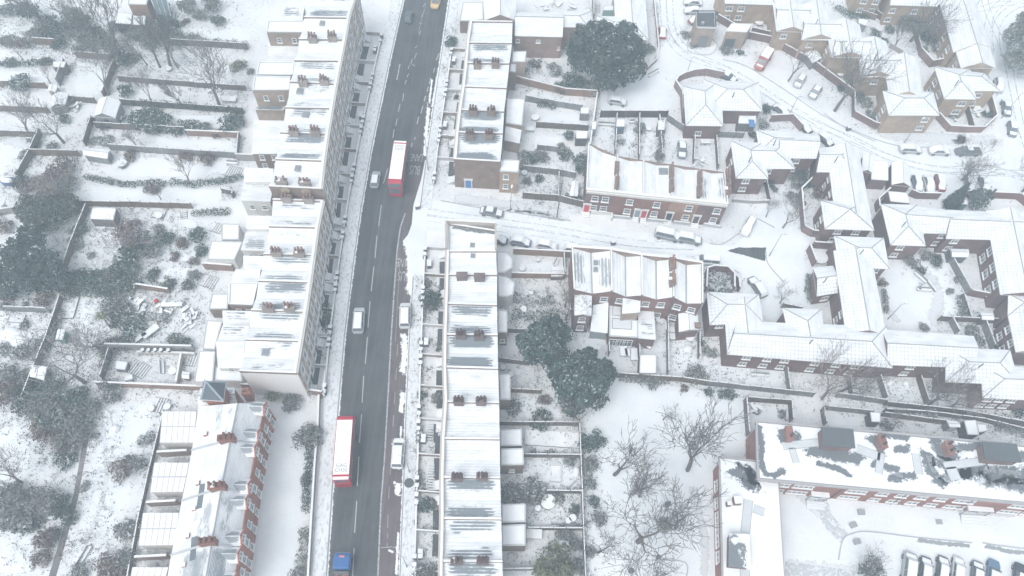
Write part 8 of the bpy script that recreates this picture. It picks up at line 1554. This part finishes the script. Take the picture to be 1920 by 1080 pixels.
# ================================================================ LAMP POSTS
for x, y, h, lab, arm, ang in ((803, 320, 9.5, 'tall dark lamp post right of the upper red bus', 0, 0), (768, 886, 6.5, 'street lamp leaning over the white car in the bus lane', 1.2, 2.6), (763, 1063, 7, 'street lamp at the bottom right of the bus lane', 1.8, 2.8), (957, 392, 6, 'street lamp by the snowed grey saloon on the side street', .5, 1.5),
    (1442, 480, 7, 'street lamp on the corner of the turning head', .8, 0), (1286, 144, 5, 'street lamp above the curved bungalow wall', .6, 1.2), (1818, 30, 7, 'street lamp at the top right beside the white buried car', 1.5, .6), (1877, 222, 7, 'street lamp between two dark cars at the right edge', 1.8, .5), (1695, 268, 6.5, 'street lamp in front of the wide tan hipped house', 1.0, .6),
    (1665, 598, 5, 'street lamp beside the courtyard hedge', 1.0, .4), (1480, 215, 5, 'street lamp behind the kerbside line of cars', .8, .3), (1562, 553, 3.2, 'short lamp by the courtyard lean-to', .3, 0), (681, 66, 6, 'street lamp on the left pavement near the top', .6, 0), (622, 640, 6, 'thin pole by the hedge of the white fronted houses', 0, 0), (843, 300, 7, 'street lamp at the front of the blue door house row', .6, 3.0)):
    lamp(x, y, h, lab, arm, ang)
for x, y, h, lab in ((1044, 407, 10.5, 'tall wooden telegraph pole on the side street'), (575, 945, 4, 'thin leaning post on the snowy forecourt of the red terrace'), (1883, 65, 3, 'pole on the snowy corner at the top right')):
    p = G(x, y, 0); m = MB(); m.tube((0, 0, 0), (.1, .1, h), .13, .1, 7, cap=True); m.tube((-.4, 0, h - .4), (.5, 0, h - .4), .04, .04, 4); o = m.build('telegraph_pole', mat('wood', (.22, .2, .19))); o.location = p; tag(o, lab, 'pole')
for x, y, lab in ((783, 388, 'small dark litter bin at the corner of the side street'), (797, 480, 'dark box on the pavement by the second bus lane lettering'), (1149, 455, 'dark box on the side street above the butterfly roofs'), (1589, 241, 'dark box on the kerb of the bending estate road'), (1251, 944, 'dark square hatch beside the flats wing')):
    p = G(x, y + 3, 0); m = MB(); m.box((0, 0, 0), (.8, .6, 1.0), .3, 0, 1); o = m.build('utility_box', [mat('plain', (.13, .15, .17), .6), mat('snow') if x != 1251 else mat(*DGREY)]); o.location = p; tag(o, lab, 'box')
for x, y, r_, lab in ((767, 906, .75, 'round dark drain cover on the pavement below the white parked car'), (1184, 1070, .45, 'round dark cover at the bottom of the park'), (1235, 1045, .4, 'small dark drain cover in the lower park'), (1052, 1100, .4, 'drain')):
    if y > 1080: continue
    p = G(x, y, 0); m = MB(); m.prism([(math.cos(k * .3927) * r_, math.sin(k * .3927) * r_) for k in range(16)], 0, .15 if y == 906 else .03); o = m.build('drain_cover', mat('plain', (.1, .11, .12), .8)); o.location = p; tag(o, lab, 'drain cover')
# ================================================================ GARDEN CLUTTER
def item(kind, x, y, s, lab, rz=0.0, c=(.3, .32, .33)):
    p = G(x, y, 0); m = MB(); mats = [mat('plain', c, .7), mat('snow')]
    if kind == 'table':
        m.box((0, 0, .66), (s[0], s[1], .08), 0); m.box((0, 0, .742), (s[0] - .03, s[1] - .03, .12), 0, 1, 1)
        for sx in (-1, 1):
            for sy in (-1, 1): m.box((sx * s[0] * .42, sy * s[1] * .4, 0), (.07, .07, .66))
    elif kind == 'round':
        m.prism([(math.cos(k * .5236) * s[0], math.sin(k * .5236) * s[0]) for k in range(12)], .6, .68); m.prism([(math.cos(k * .5236) * s[0] * .97, math.sin(k * .5236) * s[0] * .97) for k in range(12)], .682, .8, 1, 1); m.tube((0, 0, 0), (0, 0, .6), .06, .06, 6)
    elif kind == 'bench':
        m.box((0, 0, .38), (s[0], .5, .07), 0, 0, 1); m.box((0, .24, .45), (s[0], .06, .45)); [m.box((q * s[0] * .44, 0, 0), (.08, .45, .38)) for q in (-1, 1)]
    elif kind == 'pot':
        m.loft([[(math.cos(k * .7854) * r_ * s[0], math.sin(k * .7854) * r_ * s[0], z) for k in range(8)] for z, r_ in ((0, .7), (.5 * s[1], 1), (.56 * s[1], 1.05))]); m.prism([(math.cos(k * .7854) * s[0] * .9, math.sin(k * .7854) * s[0] * .9) for k in range(8)], .562 * s[1], .562 * s[1] + .12, 1, 1)
    elif kind == 'planter':
        for (cx, cy, dx, dy) in ((0, s[1] / 2, s[0], .14), (0, -s[1] / 2, s[0], .14), (s[0] / 2, 0, .14, s[1] - .15), (-s[0] / 2, 0, .14, s[1] - .15)): m.box((cx, cy, 0), (dx, dy, .4), 0, 0, 1)
        m.box((0, 0, 0), (s[0] - .16, s[1] - .16, .25), 0, 1, 1)
    elif kind == 'stack':
        rr = random.Random(int(x)); [m.box((rr.uniform(-s[0], s[0]), rr.uniform(-s[1], s[1]), .02 + .13 * k), (rr.uniform(.8, 2.2), rr.uniform(.2, .7), .12), rr.uniform(0, 3), 0, 1) for k in range(7)]
    elif kind == 'ball':
        m.loft([[(math.cos(k * .5236) * math.sin(t_) * s[0], math.sin(k * .5236) * math.sin(t_) * s[0], s[0] - math.cos(t_) * s[0]) for k in range(12)] for t_ in (.1, .5, .9, 1.3, 1.7, 2.1, 2.6, 3.04)])
    elif kind == 'mound':
        m.loft([[(math.cos(k * .5236) * r_ * s[0] * (1 + .15 * math.sin(k * 2.1)), math.sin(k * .5236) * r_ * s[1], z) for k in range(12)] for z, r_ in ((0, 1), (.25, .9), (.5, .6), (.6, .25))], 1)
    elif kind == 'ladder':
        n = int(s[1] / .45); [m.box((0, k * .45 - s[1] / 2, .1), (s[0], .16, .12), 0, 0, 1) for k in range(n)]; [m.box((q * s[0] / 2, 0, 0), (.1, s[1], .12), 0) for q in (-1, 1)]
    nm = {'table': 'garden_table', 'round': 'round_table', 'bench': 'garden_bench', 'pot': 'plant_pot', 'planter': 'raised_bed', 'stack': 'timber_stack', 'ball': 'ball', 'mound': 'snow_mound', 'ladder': 'pergola'}[kind]
    o = m.build(nm, mats); o.location = p; o.rotation_euler[2] = rz; return tag(o, lab, nm.replace('_', ' '))
item('ball', 294, 566, (.38,), 'bright red ball among the builder rubble', c=(.65, .06, .05))
for k, x in enumerate((274, 285, 297, 308, 322)): item('pot', x, 664, (.33, 1.0), f'dark plant pot on the pale planter wall, {("leftmost", "second", "middle", "fourth", "rightmost")[k]} of five', c=(.1, .11, .12)).location.z = 1.08
for a in (('round', 326, 699, (.7,), 'round snowy table on the patio'), ('bench', 306, 690, (2.4,), 'snowy long bench lying across the patio', 1.9), ('ladder', 260, 692, (2.4, 3.2), 'snowy steps on the patio', 1.2), ('ladder', 358, 675, (2.2, 1.8), 'slatted frame behind the patio', 1.5), ('table', 245, 712, (1.2, .9), 'small snowy table at the patio corner', .4), ('planter', 129, 578, (2.6, 4.0), 'rectangular snowy bed frame on the smooth lawn', .1),
    ('stack', 250, 572, (1.4, 1.0), 'snowy heap of boards left of the rubble'), ('stack', 262, 580, (1.2, 1.2), 'dark pile of timber beside the snow laden shrubs'), ('stack', 320, 585, (2.0, 1.6), 'snowed planks among the builder rubble'), ('stack', 345, 600, (2.0, 1.6), 'broken white boards below the rubble'), ('stack', 358, 590, (1.4, 1.2), 'heap of boards beside the low pale extension'), ('table', 325, 575, (3.5, .8), 'long snowy workbench in the rubble yard', .1), ('table', 262, 635, (2.6, 1.4), 'tilted snowy board table below the shrubs', .9), ('table', 285, 625, (3.0, 1.2), 'second snowy board table below the shrubs', .9),
    ('planter', 32, 598, (2.6, 1.4), 'snowy raised bed at the left edge', 0), ('mound', 20, 625, (1.8, 1.2), 'snowy mound of plants at the left edge'), ('mound', 30, 640, (2.0, 1.3), 'second snowy mound of plants at the left edge'), ('planter', 126, 858, (1.8, 3.0), 'snowy frame beside the dark alley', -.25), ('pot', 134, 870, (.4, 1.0), 'dark pot beside the alley frame'), ('mound', 215, 806, (.9, .9), 'round snow lump on the long lower lawn'), ('bench', 160, 1044, (3.0,), 'snowy bench low in the long lawn', 1.3), ('round', 102, 966, (.8,), 'dark ringed round tub among lower left bushes'), 
    ('planter', 297, 403, (2.4, 1.4), 'curved snowy bed below the thin fence', 0), ('round', 300, 408, (.7,), 'snowy round table in the bedded garden'), ('ladder', 345, 403, (1.2, 1.8), 'dark lounger by the hedge above the round shrubs', .3), ('round', 232, 310, (.9,), 'olive covered round table on a smooth lawn'), ('ladder', 436, 322, (2.4, 3.4), 'snowy garden stair beside the low white extension', 1.4), ('bench', 436, 308, (2.2,), 'white lidded chest above the garden stair'), ('stack', 408, 170, (1.2, .8), 'snowy pots left of the window extension'), ('table', 432, 190, (2.8, 1.4), 'snowy raised deck beside the window extension'), ('stack', 360, 26, (1.2, .8), 'snowy clutter by the top hedge'), ('stack', 140, 203, (1.0, .8), 'snowy bric a brac between the two sheds'), ('table', 226, 226, (1.3, 1.0), 'snowy box right of the gabled shed'), ('pot', 318, 132, (.7, .9), 'pale cut tree stump below the tall bare tree'),
    ('ladder', 408, 428, (2.0, 2.4), 'slatted pergola left of the low square extension', 1.3), ('ladder', 392, 528, (2.4, 2.6), 'pergola slats left of the pale extension', 1.3), ('ladder', 300, 760, (2.4, 2.6), 'snowy slatted frame above the paired extensions', 1.45), ('round', 316, 765, (.6,), 'round dark tub above the paired extensions'), ('pot', 286, 768, (.6, 1.0), 'dark tub left of the slatted frame'), 
    ('table', 428, 493, (1.8, 1.4), 'dark covered barbecue in the walled yard'), ('ladder', 1121, 15, (.9, 3.0), 'ladder lying at the top garden fence', 0), ('stack', 1050, 10, (3.0, 2.0), 'collapsed timber frame at the top edge'), ('stack', 1020, 12, (2.4, 1.6), 'second timber heap at the top edge'), ('round', 1003, 224, (.9,), 'round snowy table beside the pale brown yard wall'), ('bench', 1137, 236, (3.4,), 'long dark edged snowy bed in the first narrow yard'), ('bench', 1185, 231, (1.0,), 'snowy bench in the second narrow yard', .2), ('round', 1215, 245, (.6,), 'round snowy tub in the third narrow yard'), ('pot', 983, 327, (.7, 1.0), 'dark round tub beside the blue door house extension'), ('table', 993, 246, (1.8, 1.0), 'dark edged snowy tank in the middle gardens'), 
    ('table', 1317, 270, (1.0, 1.0), 'snowy square seat below the bungalow, left one'), ('table', 1326, 270, (1.0, 1.0), 'snowy square seat below the bungalow, right one'), ('stack', 1310, 305, (1.2, .8), 'dark bags at the foot of the bungalow garden'), ('round', 1535, 486, (1.5,), 'large round snow covered table inside the square brick yard'), ('bench', 1731, 545, (2.6,), 'snowy curved garden feature in the courtyard, lower'), ('bench', 1727, 540, (1.6,), 'snowy seat of the courtyard feature, upper', .6), ('bench', 1724, 522, (2.6,), 'long snowy courtyard bench edge', -.9),
    ('table', 1050, 512, (3.2, 1.6), 'snowy corner sofa on the corner house patio'), ('bench', 1043, 494, (1.6,), 'snowy lounger on the corner house patio', 1.2), ('round', 979, 507, (.6,), 'snowy tub on the corner house patio'), ('pot', 1009, 490, (.4, 1.0), 'snowy pot by the corner patio wall'), ('table', 995, 553, (.8, .6), 'small dark box on the lawn below the corner house'), ('round', 981, 583, (.6,), 'small round snowy tub in the rockery'), ('pot', 958, 705, (.6, 1.2), 'dark barrel beside the narrow extension'), ('pot', 943, 691, (.6, 1.1), 'snow topped bin cluster beside the narrow extension'),
    ('planter', 1041, 823, (9.5, 2.6), 'long snowy lawn bed with pale edging', 0), ('planter', 1042, 888, (1.6, 2.6), 'dark square frame on the terrace lawn', 0), ('bench', 1075, 912, (1.5,), 'tilted snowy chair beside the terrace lawn', .8), ('mound', 1080, 885, (.7, 1.0), 'small snowy mound by the spine fence'), ('round', 1008, 955, (.5,), 'round dark tub beside the lower extension'), ('round', 1027, 943, (1.2,), 'round snowy table with an ornament in the terrace garden'), ('round', 1073, 973, (.6,), 'snowy barrel, upper of two by the spine fence'), ('round', 1065, 978, (.5,), 'snowy barrel, lower of two by the spine fence'), ('bench', 1066, 990, (5.5,), 'long white snowy bench under the spine fence'), ('table', 1052, 1021, (.8, .8), 'left snowy chair near the bottom of the terrace gardens'), ('table', 1061, 1021, (.8, .8), 'right snowy chair near the bottom of the terrace gardens'), ('table', 1056, 1034, (1.1, .7), 'small snowy table below the two chairs'), ('table', 1001, 1003, (2.4, 1.4), 'snowy table beside the lowest extension'),
    ('table', 1168, 662, (1.3, 1.8), 'snowy sun bed on the butterfly row patio', .1), ('table', 1176, 664, (1.0, 1.4), 'second snowy sun bed on the patio', .1), ('table', 1187, 668, (1.2, 2.2), 'snowy long table on the butterfly row patio', .1), ('stack', 1212, 648, (1.2, .8), 'pile of logs below the long extension'), ('stack', 1242, 605, (.8, 2.0), 'snowy boxes along the butterfly row passage'), ('table', 1258, 622, (1.0, 1.0), 'snowy box left of the brick outbuilding'), ('table', 1259, 634, (1.0, 1.2), 'snowy crate below the snowy box'), ('round', 1292, 636, (.8,), 'round snowy tub below the brick outbuilding'), ('mound', 1290, 655, (1.0, .9), 'snow covered pile below the brick outbuilding'), ('bench', 1424, 705, (3.0,), 'snowy garden bench frame above the park fence', 0), ('round', 1513, 694, (.5,), 'round snowy pot by the brick range wall'), ('mound', 1669, 718, (.6, .6), 'left snowy ball shrub below the stepped houses'), ('mound', 1698, 719, (.6, .6), 'right snowy ball shrub below the stepped houses'), ('bench', 1473, 780, (1.6,), 'snowy post leaning in the fenced yard', 1.4), ('stack', 1415, 770, (1.0, .6), 'dark scrap in the fenced yard'),
    ('table', 1830, 207, (1.3, 1.3), 'snowy table on the patio of the tan detached house', .3), ('stack', 1838, 212, (1.4, 1.2), 'dark chairs around the snowy patio table'), ('pot', 1790, 228, (.3, .8), 'red pot in the tan house garden'), ('planter', 1385, 38, (2.2, 1.6), 'white framed climbing cage beside the tan range', .1), ('round', 1422, 46, (1.0,), 'dark disc on the snow by the tan range'), ('mound', 1540, 118, (1.0, 1.0), 'snowy lump under the zigzag terrace'), ('round', 1573, 143, (.7,), 'dark tub under the zigzag terrace'), ('mound', 1245, 148, (.7, .5), 'dark clod on the snow left of the curved wall'), ('bench', 1225, 140, (3.0,), 'dark log lying by the great evergreen', .7), ('table', 1120, 590, (.1, .1), 'x')):
    if a[4] == 'x': continue
    item(*a)
# patches on the brown gable
for x in (536, 575):
    A, B = G(504, 348, ZH), G(603, 353, ZH); p = G(x, 352, 11.2); d = (B - A).normalized(); n = Vector((d.y, -d.x, 0)); q = A + d * (p - A).dot(d) + n * .215; b = MB(); hw = .9
    pts = [q + d * (hw * math.cos(k * .3927) * R.uniform(.8, 1.2)) + Vector((0, 0, -.9 + 0.75 * math.sin(k * .3927) * R.uniform(.8, 1.1))) for k in range(16)]; b.face(pts); o = b.build('plaster_patch', mat('brick', (.5, .4, .3)), next(w_[3] for w_ in WF if 'gable wall' in w_[3]['label']))
# ================================================================ HAZE
b = MB(); b.box((0, 190, -1.6), (1000, 760, 121.5)); hz = b.build('haze', (lambda m: m)(bpy.data.materials.new('falling_snow_haze'))); hz['kind'] = 'stuff'
hm = hz.data.materials[0]; hm.use_nodes = True; hm.node_tree.nodes.clear()
pv = hm.node_tree.nodes.new('ShaderNodeVolumePrincipled'); pv.inputs['Density'].default_value = 0.00165; pv.inputs['Color'].default_value = (0.76, 0.9, 1.0, 1); pv.inputs['Anisotropy'].default_value = 0.1
mo = hm.node_tree.nodes.new('ShaderNodeOutputMaterial'); hm.node_tree.links.new(pv.outputs[0], mo.inputs['Volume'])
